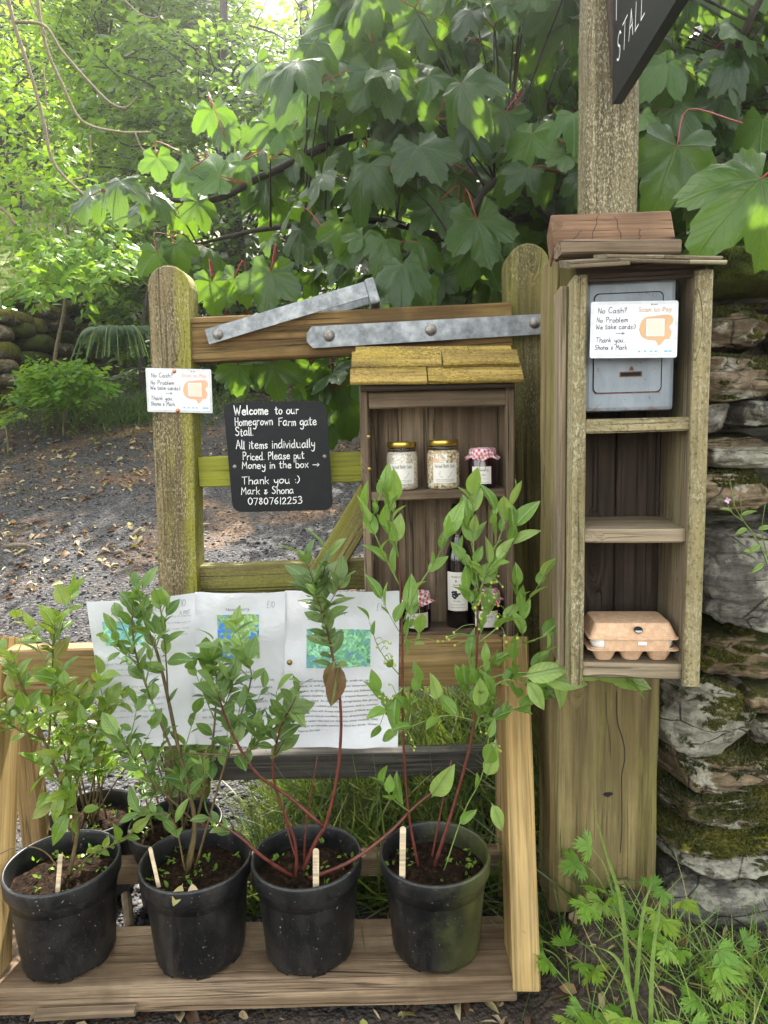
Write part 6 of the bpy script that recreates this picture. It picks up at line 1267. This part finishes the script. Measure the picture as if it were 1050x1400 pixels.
p = P(755, 1385, 1.02); weed('round scalloped-leaf weed at the bottom beside the stand leg', p.x, 1.02, 6, .06, 61, [t_round(i) for i in range(3)], 'weed', .065, name='mallow_plant')
p = P(825, 1345, 1.05); weed('two-leaved round seedling in the soil in front of the gatepost', p.x, 1.05, 3, .045, 62, [t_round(5)], 'weed', .035, name='mallow_plant')
# long grass blades
for i, (pts, lab) in enumerate((([(862, 1300, 1.08), (850, 1240, 1.07), (830, 1170, 1.06), (810, 1102, 1.05)], 'tall single grass blade rising in front of the gatepost'), ([(880, 1380, 1.0), (850, 1320, 1.0), (800, 1292, 1.0), (738, 1288, 1.0)], 'arching grass blade bending left towards the stand leg'), ([(890, 1390, 1.0), (892, 1320, 1.0), (900, 1250, 1.0), (905, 1225, 1.0)], 'upright grass blade before the base stone'), ([(870, 1300, 1.06), (878, 1255, 1.06), (893, 1200, 1.06)], 'short pale grass stalk beside the post foot'))):
    g0 = P(*pts[0]); g1 = V((g0.x, g0.y, zg(g0.x, g0.y) - .01)); s = cat([g1] + [P(*q) for q in pts[1:]], 6); mb = MB(); n = len(s); vs = []
    for k, p in enumerate(s):
        w_ = .0034 * (1 - (k / (n - 1)) ** 2) + .0004; vs += [p + V((-w_, 0, 0)), p + V((0, .001, -w_ * .3)), p + V((w_, 0, 0))]
    mb.add(vs, [(3 * k + j, 3 * k + j + 1, 3 * k + 4 + j, 3 * k + 3 + j) for k in range(n - 1) for j in (0, 1)]); o_ = mb.build('grass_blade', M['greenstem'], at=s[0]); tag(o_, lab, 'grass blade', 'long grass blades')
# willowherb out of the wall
t = thing('willowherb', P(1052, 770, 1.24), 'thin willowherb with a tiny pink flower growing out of the wall by the big stone', 'wild plant')
st_ = stems_px(t, [([(1060, 800, 1.25), (1038, 745, 1.22), (1015, 710, 1.20), (1002, 690, 1.19)], .0016, .0008), ([(1050, 765, 1.22), (1042, 725, 1.2), (1046, 690, 1.19)], .001, .0006), ([(1015, 712, 1.2), (1000, 700, 1.19), (990, 678, 1.19)], .0009, .0005), ([(1005, 695, 1.19), (1000, 670, 1.19), (998, 656, 1.19)], .0011, .0008), ([(1014, 708, 1.2), (1013, 690, 1.19), (1013, 680, 1.19)], .001, .0007)], M['greenstem'])
fo = Foliage()
for px, py, dx, dz in ((1022, 722, -.9, -.3), (1035, 725, .9, .4), (1040, 745, -.7, -.2), (1045, 760, .8, .3), (1032, 755, -.9, .1), (1012, 705, .7, .3), (1002, 700, -.7, .3), (1045, 770, -.9, -.4), (1056, 752, .7, .6)): fo.add(P(px, py, 1.2), (dx, -.3, dz), (.1, -.7, .7), .026, .7, .75)
fo.build('leaves', LTN, M['lf4'], t); M['petal'] = plain('pink_petal', (.62, .40, .58), .6, .1); fo = Foliage(); c = P(994, 684, 1.187)
for i in range(4): a = i * 1.57 + .3; fo.add(c, (math.cos(a), -.6, math.sin(a)), (0, -1, .2), .006, .5)
fo.build('flower', [t_ovate(.8, .1, .05, 3)], M['petal'], t)
# bits on the ground
bar_t = thing('broken_board', (-.42, 1.07, .01), 'piece of dirty old board lying under the front of the plank', 'board'); bar('board', P(50, 1388, 1.115), P(186, 1381, 1.115), .018, .014, M['shelf'], bar_t, wob=.003)
o_ = MB(); o_.tube(cat([P(172, 1222, 1.42), P(175, 1245, 1.39), P(177, 1268, 1.36)], 3), [.010, .011, .0105, .0105, .010, .010, .0095], 9); tag(o_.build('log_piece', M['twig'], at=P(175, 1245, 1.39)), 'short stub of grey-brown branch on the slate chips between two pots', 'branch')
for i, (a, b_, lab) in enumerate((((0, 636, 3.6), (50, 640, 3.5), 'pale bark strip at the left edge of the track'), ((150, 652, 3.5), (166, 655, 3.45), 'green leaf-like bark piece on the gravel left of the gate'), ((175, 637, 3.7), (192, 626, 3.8), 'yellowish broken stick on the gravel near the gate upright'), ((90, 598, 4.6), (100, 596, 4.6), 'small cream stick in the leaf litter'))):
    pa_, pb2 = P(*a), P(*b_); pa_.z = zg(pa_.x, pa_.y) + .012; pb2.z = zg(pb2.x, pb2.y) + .018; mb = MB(); mid = pa_.lerp(pb2, .5) + V((0, .01, .012)); s = cat([pa_, mid, pb2], 3); mb.tube(s, [.012 * (.6 + .4 * math.sin(k)) for k in range(len(s))], 6); tag(mb.build('stick', M['twig'], at=pa_, smooth=True), lab, 'stick', 'sticks lying on the track')
# ------------------------------------------------------------------ trees
def in_poly(x, y, poly):
    c_ = False; j = len(poly) - 1
    for i in range(len(poly)):
        xi, yi = poly[i]; xj, yj = poly[j]
        if (yi > y) != (yj > y) and x < (xj - xi) * (y - yi) / (yj - yi) + xi: c_ = not c_
        j = i
    return c_
def vol(rr, poly, d0, d1, n, zmin=None):
    """points in the volume that a crown fills: an outline and a range of distances"""
    xs_ = [p[0] for p in poly]; ys_ = [p[1] for p in poly]; out = []
    while len(out) < n:
        x, y = rr.uniform(min(xs_), max(xs_)), rr.uniform(min(ys_), max(ys_))
        if in_poly(x, y, poly):
            p = P(x, y, rr.uniform(d0, d1))
            if p.z > zg(p.x, p.y) + .1: out.append(p)
    return out
# --- sycamore with big lobed leaves over the gate
rr = random.Random(31)
syc = thing('sycamore_tree', (1.35, 3.3, zg(1.35, 3.3)), 'sycamore with large dark lobed leaves and red stalks overhanging the gate', 'tree')
limbs = []
def limb(pts, r0_, r1_, mat='bark', name='branch'):
    s = cat([P(*q) if len(q) == 3 and q[0] > 20 or q[1] > 20 else V(q) for q in pts], 6); n = len(s); mb = MB(); mb.tube(s, [r0_ + (r1_ - r0_) * i / (n - 1) for i in range(n)], 7); mb.build(name, M[mat], syc, smooth=True); limbs.append(s); return s
mb = MB(); s = cat([V((1.35, 3.3, zg(1.35, 3.3) - .1)), V((1.30, 3.25, 1.2)), V((1.22, 3.2, 2.2)), V((1.25, 3.3, 3.4)), V((1.1, 3.5, 4.6))], 5); mb.tube(s, [.13 - .09 * i / (len(s) - 1) for i in range(len(s))], 10); mb.build('trunk', M['bark'], syc, smooth=True)
limb([(1000, 500, 3.1), (880, 400, 2.8), (740, 300, 2.5), (640, 330, 2.3), (520, 302, 2.15), (370, 312, 2.05), (270, 334, 2.0)], .022, .004)
limb([(1010, 420, 3.1), (900, 330, 2.9), (700, 210, 2.6), (520, 180, 2.4), (370, 236, 2.2), (298, 272, 2.1), (220, 272, 2.05), (130, 258, 2.0)], .022, .0035)
limb([(1000, 400, 3.1), (850, 250, 2.9), (640, 120, 2.7), (480, 150, 2.5), (415, 225, 2.3), (320, 228, 2.2), (270, 220, 2.15)], .02, .003)
limb([(1000, 360, 3.1), (820, 130, 2.9), (640, 10, 2.7), (520, 40, 2.5), (430, 80, 2.35)], .02, .004)
limb([(960, 520, 3.0), (780, 330, 2.3), (690, 245, 1.95), (620, 330, 1.85), (540, 440, 1.8)], .018, .004)
limb([(960, 600, 3.0), (820, 470, 2.6), (700, 430, 2.3), (560, 470, 2.1), (460, 510, 1.95), (390, 490, 1.9), (330, 500, 1.86)], .016, .003)
limb([(990, 400, 3.1), (960, 250, 2.5), (990, 130, 2.1), (1010, 60, 1.8), (1060, -40, 1.7)], .02, .006)
limb([(1000, 430, 3.1), (930, 200, 2.6), (860, 90, 2.4), (770, 110, 2.5), (700, 150, 2.45)], .02, .004)
limb([(1010, 420, 3.0), (985, 330, 2.4), (1010, 260, 1.8), (1060, 200, 1.5), (1075, 170, 1.35)], .018, .005)
limb([(1000, 380, 3.1), (900, 60, 2.8), (760, -80, 2.6), (620, -120, 2.4), (540, -90, 2.2)], .02, .004)
ST = [t_syc(i, d_, f_) for i, (d_, f_) in enumerate(((.25, .06), (.5, .08), (.15, .09), (.7, .07), (.35, .05), (.9, .06)))]
fo, fy = Foliage(), Foliage(); pet = MB(); twg = MB()
def near_limb(p):
    best, bd = None, 9e9
    for s in limbs:
        for q in s:
            d = (q - p).length + (0 if q.y > p.y - .1 else .3)
            if d < bd: best, bd = q, d
    return best
def shoot(p, n, size, young=0.1, twig=True):
    q = near_limb(p)
    if twig and (q - p).length > .04:
        m1 = q.lerp(p, .5) + V((0, 0, .05 * (q - p).length + .01)); s = cat([q, m1, p], 4); twg.tube(s, [.0035 * (1 - .6 * i / (len(s) - 1)) for i in range(len(s))], 4)
    a0 = rr.uniform(0, 6.28)
    for i in range(n):
        a = a0 + i * 2.4 + rr.uniform(-.5, .5); out = V((math.cos(a), math.sin(a) * .8 - .35, rr.uniform(-.1, .5))).normalized(); pl_ = size * rr.uniform(.35, .9)
        e_ = p + out * pl_; mid = p + out * pl_ * .5 + V((0, 0, .12 * pl_)); s = [p, mid, e_]
        if p.y < 2.6: pet.tube(cat(s, 4), .0014, 4)
        y = V((out.x * .7, out.y * .5 - .15, -.75 + rr.gauss(0, .35))) + V([rr.gauss(0, .2) for _ in range(3)]); nr = V((rr.gauss(0, .35) + out.x * .3, -.6 + rr.gauss(0, .3), .75))
        (fy if rr.random() < young else fo).add(e_, y, nr, size * rr.uniform(.5, .72), rr.random(), rr.uniform(.85, 1.15))
MASS = [(120, 280), (210, 235), (300, 205), (390, 150), (430, 60), (500, -20), (640, -140), (1200, -160), (1200, 330), (930, 330), (900, 300), (760, 350), (690, 400), (560, 415), (480, 400), (420, 400), (330, 410), (290, 395), (240, 330), (160, 300)]
for p in vol(rr, MASS, 1.75, 2.55, 240): shoot(p, rr.choice((2, 3, 3, 4)), rr.uniform(.10, .175), .14)
for p in vol(rr, [(480, -20), (700, -200), (1300, -200), (1300, 400), (900, 420), (560, 430), (430, 300), (420, 120)], 2.4, 3.6, 230): shoot(p, 4, rr.uniform(.13, .2), .3)
for p in vol(rr, [(640, 60), (1150, -60), (1200, 560), (760, 520), (640, 420)], 2.2, 3.2, 90): shoot(p, 4, rr.uniform(.12, .18), .25)
for p in vol(rr, [(300, 500), (350, 490), (480, 500), (490, 560), (430, 540), (330, 520)], 1.72, 1.9, 5): shoot(p, 2, .12, .3)
# single leaves one can pick out: petiole end, tip direction, size
for px, py, Y, sz_, dx, dz, ny, yng in ((1040, 245, 1.17, .125, -.75, -.62, -.9, 0), (925, 200, 1.45, .125, -.35, -.85, -.8, 0), (735, 200, 1.8, .125, -.75, -.55, -.8, 0), (690, 155, 1.85, .115, -.6, -.8, -.8, 0), (560, 170, 1.9, .14, -.2, -1, -.8, 0), (652, 300, 1.72, .115, .3, -1, -.8, 0), (655, 330, 1.75, .10, -.5, -.9, -.8, 0), (600, 275, 1.85, .10, -.7, -.6, -.8, 0), (625, 240, 1.9, .10, .5, -.7, -.8, 0), (560, 380, 1.75, .09, -.4, -.9, -.7, 0), (290, 385, 1.7, .075, .1, -1, -.9, 0), (370, 372, 1.72, .10, -.2, -1, -.8, 0), (320, 380, 1.78, .07, -.5, -.8, -.8, 0), (325, 500, 1.72, .07, -.1, -.9, -.9, 1), (372, 498, 1.70, .085, .1, -1, -.8, 0), (425, 500, 1.72, .08, -.2, -1, -.8, 0), (455, 512, 1.74, .09, .2, -1, -.7, 0), (470, 545, 1.76, .10, .1, -1, -.8, 0), (450, 575, 1.8, .08, -.1, -1, -.8, 0), (215, 345, 1.85, .075, .15, -1, -.9, 1), (240, 335, 1.85, .06, .4, -.9, -.8, 0), (420, 120, 2.0, .14, -.5, -.4, -1, 1), (290, 150, 2.3, .09, .2, -.9, -.9, 1), (215, 215, 2.25, .075, .1, -1, -1, 1), (330, 220, 2.15, .10, -.9, -.5, -.8, 1), (140, 268, 2.0, .08, -.8, -.3, -.9, 1), (260, 232, 2.1, .10, -.8, -.7, -.9, 1), (300, 240, 2.1, .11, -.9, .2, -1, 1), (480, 25, 2.0, .16, -.5, -.6, -.8, 0), (510, 60, 1.9, .14, .1, -1, -.8, 0)):
    p = P(px, py, Y); q = near_limb(p); mid = p.lerp(q, .45) + V((0, 0, .03)); s = cat([p, p + V((-dx, .3, -dz)).normalized() * sz_ * .7, mid.lerp(q, .3)], 4); pet.tube(s, [.0017] * len(s), 5)
    (fy if yng else fo).add(p, (dx, -.12, dz), (rr.gauss(0, .15), ny, .55), sz_, rr.random(), 1.05)
pet.build('leaf_stalks', M['petiole'], syc, smooth=True)['kind'] = 'stuff'; twg.build('twigs', M['bark'], syc, smooth=True)['kind'] = 'stuff'; fo.build('crown', ST, M['syc'], syc); fy.build('young_leaves', ST, M['sycy'], syc)
# --- background trees and shrubs built from leafy sprays
SM = [t_small(.62, .10, .15), t_small(.5, .16, .3), t_small(.75, .05, .05), t_small(.6, -.1, .2)]
def leafy(name, label, base, trunk, pts, leaf, per, spray, mat, rr, cat_='tree', group=None, flatn=.75, wood_='bark', tr=.09, stemtwigs=True, upb=.1, rng=(0, 1)):
    base = V(base); t = thing(name, base, label, cat_, group); mb = MB(); s = cat([base + V((0, 0, -.1))] + [V(q) for q in trunk], 5); n = len(s)
    mb.tube(s, [tr * (1 - .75 * i / (n - 1)) for i in range(n)], 8); mb.build('trunk', M[wood_], t, smooth=True)
    pos, yd, nr, sz_, rn = [], [], [], [], []; tw = MB()
    for p in pts:
        ax = min(s, key=lambda q: (V((q.x, q.y, q.z * .7)) - V((p.x, p.y, p.z * .7))).length)
        out = (p - ax); out = (out.normalized() if out.length > .05 else V((1, 0, 0))) + V([rr.gauss(0, .45) for _ in range(3)]) + V((0, 0, upb)); out.z *= .45; out.normalize(); L_ = spray * rr.uniform(.6, 1.3); a_ = p - out * L_ * .5
        sd = out.cross(V((0, 0, 1))); sd = sd.normalized() if sd.length > .1 else V((1, 0, 0)); up_ = sd.cross(out); dr = rr.uniform(.1, .5); tone = rr.gauss(0, .22)
        if stemtwigs and rr.random() < .55:
            b0 = ax.lerp(a_, .35); tw.tube(cat([b0, b0.lerp(a_, .6) + V((0, 0, .05)), a_, p + out * L_ * .4], 3), [.012 * tr / .09, .010 * tr / .09, .009 * tr / .09, .008 * tr / .09, .007 * tr / .09, .006 * tr / .09, .005 * tr / .09, .004 * tr / .09, .003 * tr / .09, .002 * tr / .09], 4)
        for i in range(per):
            f = (i + rr.random()) / per; side = 1 if i % 2 else -1; q = a_ + out * L_ * f + V((0, 0, -dr * L_ * f * f)) + sd * side * rr.uniform(0, .28) * L_ * (1.1 - f * .6) + up_ * rr.gauss(0, .07) * L_
            pos.append(tuple(q)); yd.append(tuple(out * .7 + sd * side * rr.uniform(.4, 1.1) + V((0, 0, -.25 + rr.gauss(0, .3))))); nr.append((rr.gauss(0, .4), -.3 + rr.gauss(0, .4), flatn)); sz_.append(leaf * rr.uniform(.6, 1.25)); rn.append(min(1, max(0, rng[0] + (rng[1] - rng[0]) * (.5 + tone + rr.gauss(0, .15)))))
    if tw.v: tw.build('branches', M[wood_], t, smooth=True)
    scatter_mesh('crown', SM, pos, yd, nr, sz_, rn, M[mat], t)
    return t
rr = random.Random(51)
def gb(px, Y): x = P(px, 560, Y).x; return V((x, Y, zg(x, Y)))
# light hazel in front of the field wall
b_ = gb(72, 6.3); leafy('hazel_tree', 'small light-green hazel spreading over the mossy wall beside the track', b_, [P(74, 500, 6.2), P(88, 420, 6.1), P(95, 330, 6.0), P(70, 220, 5.8), P(60, 90, 6.0)],
  vol(rr, [(-60, 60), (60, 130), (110, 250), (185, 300), (200, 350), (150, 370), (120, 395), (40, 405), (-60, 395)], 4.7, 6.2, 100) + vol(rr, [(20, 320), (200, 330), (190, 360), (60, 400)], 4.6, 5.6, 30), .075, 20, .42, 'ltree', rr, wood_='twig', tr=.019, group=None)
b_ = gb(85, 5.9); leafy('bramble_bush', 'low bright green shrub spreading at the foot of the mossy wall', b_, [b_ + V((0, 0, .1)), b_ + V((.1, 0, .3))], vol(rr, [(20, 520), (60, 490), (130, 500), (150, 520), (118, 545), (70, 555), (30, 545)], 5.6, 6.3, 95), .065, 18, .28, 'ltree', rr, 'shrub', wood_='twig', tr=.009)
b_ = gb(5, 5.4); leafy('bramble_bush', 'pale green shrub low at the left edge of the track', b_, [b_ + V((0, 0, .2)), b_ + V((-.1, 0, .4))], vol(rr, [(-60, 530), (0, 535), (26, 550), (20, 575), (-50, 580)], 5.2, 5.7, 20), .06, 16, .22, 'bright', rr, 'shrub', wood_='twig', tr=.009)
# bare drooping stems at the top left
t = thing('climber_stems', gb(-40, 4.4), 'bare pale curving stems hanging from the trees at the left', 'climbing plant'); 
for pts, r_ in (([(4, -30, 4.2), (20, 35, 4.2), (40, 95, 4.2), (58, 160, 4.2), (72, 220, 4.2), (105, 258, 4.2), (140, 285, 4.2)], .011), ([(48, -20, 4.3), (62, 60, 4.3), (85, 115, 4.3), (112, 165, 4.3), (160, 180, 4.25), (205, 181, 4.2)], .0095), ([(20, 30, 4.2), (60, 35, 4.2), (85, 70, 4.2), (120, 110, 4.2), (150, 140, 4.2), (172, 147, 4.2), (188, 132, 4.2)], .008), ([(100, 246, 4.2), (118, 240, 4.2), (124, 210, 4.2), (123, 185, 4.2)], .0055), ([(-20, 270, 4.6), (8, 290, 4.6), (22, 308, 4.6)], .012), ([(185, 182, 4.2), (192, 200, 4.2), (200, 208, 4.2)], .005), ([(30, -20, 4.3), (55, 30, 4.3), (75, 80, 4.3)], .005), ([(160, -10, 4.6), (190, 18, 4.6), (215, 24, 4.6), (222, 5, 4.6)], .005)):
    s = cat([P(*q) for q in pts], 6); mb = MB(); mb.tube(s, [r_ * (1 - .4 * i / (len(s) - 1)) for i in range(len(s))], 7); mb.build('stem', M['twig'], t, smooth=True)
s = cat([gb(-40, 4.4), P(-45, 300, 4.4), P(-30, 100, 4.3), P(-10, -60, 4.25), P(4, -30, 4.2)], 5); mb = MB(); mb.tube(s, .014, 7); mb.build('stem', M['twig'], t, smooth=True)
G = 'trees behind the gate and track'
b_ = gb(330, 8.6); leafy('laurel_tree', 'dense dark evergreen tree directly behind the gate and track', b_, [b_ + V((0, .2, 1.5)), b_ + V((-.1, .3, 3)), b_ + V((0, .4, 5))],
  vol(rr, [(95, 90), (200, 15), (300, 35), (470, 75), (620, 200), (640, 560), (240, 550), (185, 520), (130, 440), (105, 330), (90, 200)], 7.2, 9.2, 600), .115, 24, .55, 'dtree', rr, group=G, tr=.14)
b_ = gb(200, 7.0); leafy('laurel_bush', 'dark leafy bush at the bend of the track beside the left gate upright', b_, [b_ + V((0, 0, .6)), b_ + V((.1, .1, 1.3))], vol(rr, [(110, 330), (180, 300), (260, 330), (330, 420), (330, 545), (230, 545), (160, 480)], 6.9, 8.0, 130), .095, 24, .45, 'dtree', rr, 'shrub', tr=.05)
b_ = gb(30, 15); leafy('ash_tree', 'tall pale sunlit tree beyond the pasture at the left', b_, [b_ + V((.3, 0, 2.5)), b_ + V((0, 0, 5.5)), b_ + V((.4, 0, 9))], vol(rr, [(-260, 60), (-100, 20), (60, -30), (190, -30), (150, 130), (120, 230), (20, 250), (-150, 260)], 13, 16.5, 300), .13, 24, .9, 'bright', rr, group=G, tr=.16)
b_ = gb(160, 11.5); leafy('beech_tree', 'mid green leafy tree left of centre above the dark evergreen', b_, [b_ + V((0, 0, 2)), b_ + V((.2, 0, 5)), b_ + V((0, 0, 8))], vol(rr, [(60, 20), (100, -250), (320, -260), (330, 10), (420, 60), (440, 120), (300, 250), (140, 260), (100, 160)], 9.5, 12.5, 860), .115, 24, .7, 'mtree', rr, group=G, tr=.15)  # upper crown, out of view, added to shade the track
b_ = gb(420, 13); leafy('lime_tree', 'bright yellow-green tree high behind the dark evergreen near the top centre', b_, [b_ + V((0, 0, 3)), b_ + V((.2, 0, 6)), b_ + V((0, 0, 9))], vol(rr, [(350, 40), (480, -60), (600, -140), (760, -120), (780, 120), (560, 220), (400, 170)], 11.5, 14.5, 520), .125, 24, .8, 'bright', rr, group=G, tr=.16)
b_ = gb(760, 7.2); leafy('oak_tree', 'backlit green tree seen in bright flecks behind the sycamore', b_, [b_ + V((0, 0, 1.5)), b_ + V((.2, 0, 4)), b_ + V((0, 0, 7))], vol(rr, [(560, -120), (760, -260), (1250, -240), (1300, 420), (900, 520), (640, 480), (560, 240)], 5.6, 8.4, 420), .11, 24, .6, 'bright', rr, group=G, tr=.15)
b_ = gb(1000, 4.6); leafy('holly_tree', 'dark tree behind the stone wall at the right', b_, [b_ + V((0, 0, 1.3)), b_ + V((.1, 0, 3)), b_ + V((0, 0, 4.4))], vol(rr, [(700, 420), (700, 200), (900, 60), (1350, -200), (1400, 500), (1000, 620)], 4.0, 5.2, 110), .09, 22, .45, 'dtree', rr, group=G, tr=.08)
b_ = gb(620, 5.4); leafy('hawthorn_tree', 'dark thicket tree filling the gap beneath the sycamore behind the gate rail', b_, [b_ + V((0, 0, .8)), b_ + V((.1, 0, 2)), b_ + V((0, 0, 3))], vol(rr, [(420, 420), (470, 230), (760, 180), (780, 560), (470, 560)], 4.6, 6.0, 120), .085, 22, .42, 'dtree', rr, group=G, tr=.06)
# distant woods closing the view and shading the lane
for i, (x, y, h, wd, mk, lab) in enumerate(((-22, 42, 10, 7, 'mtree', 'broad tree on the far edge of the pasture at the left'), (-12, 34, 9, 6, 'mtree', 'rounded far tree above the pasture, nearer the lane'), (-8, 22, 7.5, 5, 'mtree', 'tall tree far behind the dark evergreen'), (4, 19, 7, 5, 'dtree', 'tall dark tree far behind the sycamore'), (10, 17, 7, 5, 'mtree', 'tall tree far behind the stone wall'), (1.5, 14, 6.5, 4, 'mtree', 'leafy tree behind the gate further up the wood'))):
    z = hill_z(x, y); b_ = V((x, y, z - .3)); pts = []
    while len(pts) < 340:
        q = V((rr.uniform(-1, 1), rr.uniform(-1, 1), rr.uniform(-1, 1)))
        if .35 < q.length < 1: pts.append(b_ + V((q.x * wd * .6, q.y * wd * .6, h * .55 + q.z * h * .45)))
    leafy('woodland_tree', lab, b_, [b_ + V((0, 0, h * .3)), b_ + V((.2, 0, h * .6)), b_ + V((0, 0, h * .9))], pts, .24, 26, 1.7, mk, rr, group='woodland trees in the distance', tr=.25)
# fern by the track bend
t = thing('fern', gb(180, 6.4), 'dark green fern with drooping fronds at the bend of the track', 'fern'); pos, yd, nr, sz_ = [], [], [], []; mb = MB(); c = P(165, 500, 6.4)
for i in range(26):
    a = rr.uniform(-.4, 3.5); L_ = rr.uniform(.3, .6); d = V((math.cos(a) * .9, -abs(math.sin(a)) * .6, 0)); s = cat([c, c + d * L_ * .4 + V((0, 0, .30)), c + d * L_ * .8 + V((0, 0, .28)), c + d * L_ * 1.1 + V((0, 0, .05))], 8); mb.tube(s, .004, 4)
    for k in range(3, len(s) - 1):
        tan = (s[k + 1] - s[k - 1]).normalized(); sd = tan.cross(V((0, 0, 1))).normalized(); q = k / len(s)
        for sg_ in (-1, 1):
            for e_ in (0, .5): pos.append(tuple(s[k].lerp(s[k + 1], e_))); yd.append(tuple(sd * sg_ + tan * .4 + V((0, 0, -.25)))); nr.append((0, -.4, 1)); sz_.append(.11 * (1 - q) + .03)
mb.build('stalks', M['greenstem'], t); scatter_mesh('fronds', [t_small(.10, .02, .25)], pos, yd, nr, sz_, NR.random(len(pos)), M['fern'], t)
# ------------------------------------------------------------------ thin volume added to imitate lens glare over the far trees
m = bpy.data.materials.new('glare_haze'); m.use_nodes = True; nt = m.node_tree; nt.nodes.remove(nt.nodes['Principled BSDF'])
pv = nd(nt, 'VolumePrincipled', {'Color': (.95, .97, 1.0), 'Density': .0018, 'Anisotropy': .75}); nt.links.new(pv.outputs[0], nt.nodes['Material Output'].inputs['Volume'])
bpy.context.view_layer.update(); HAZE_TOP = max((o.matrix_world @ V(c_)).z for o in sc.objects if o.type == 'MESH' and o.name not in ('ground', 'hillside') for c_ in o.bound_box) + 1; print('HAZE_TOP', HAZE_TOP)
mb = MB(); mb.box((-75, -40, -7), V((150, 0, 0)), V((0, 110, 0)), V((0, 0, 7 + HAZE_TOP)), 0); tag(mb.build('glare_haze', m), kind='stuff')
bpy.context.view_layer.update()
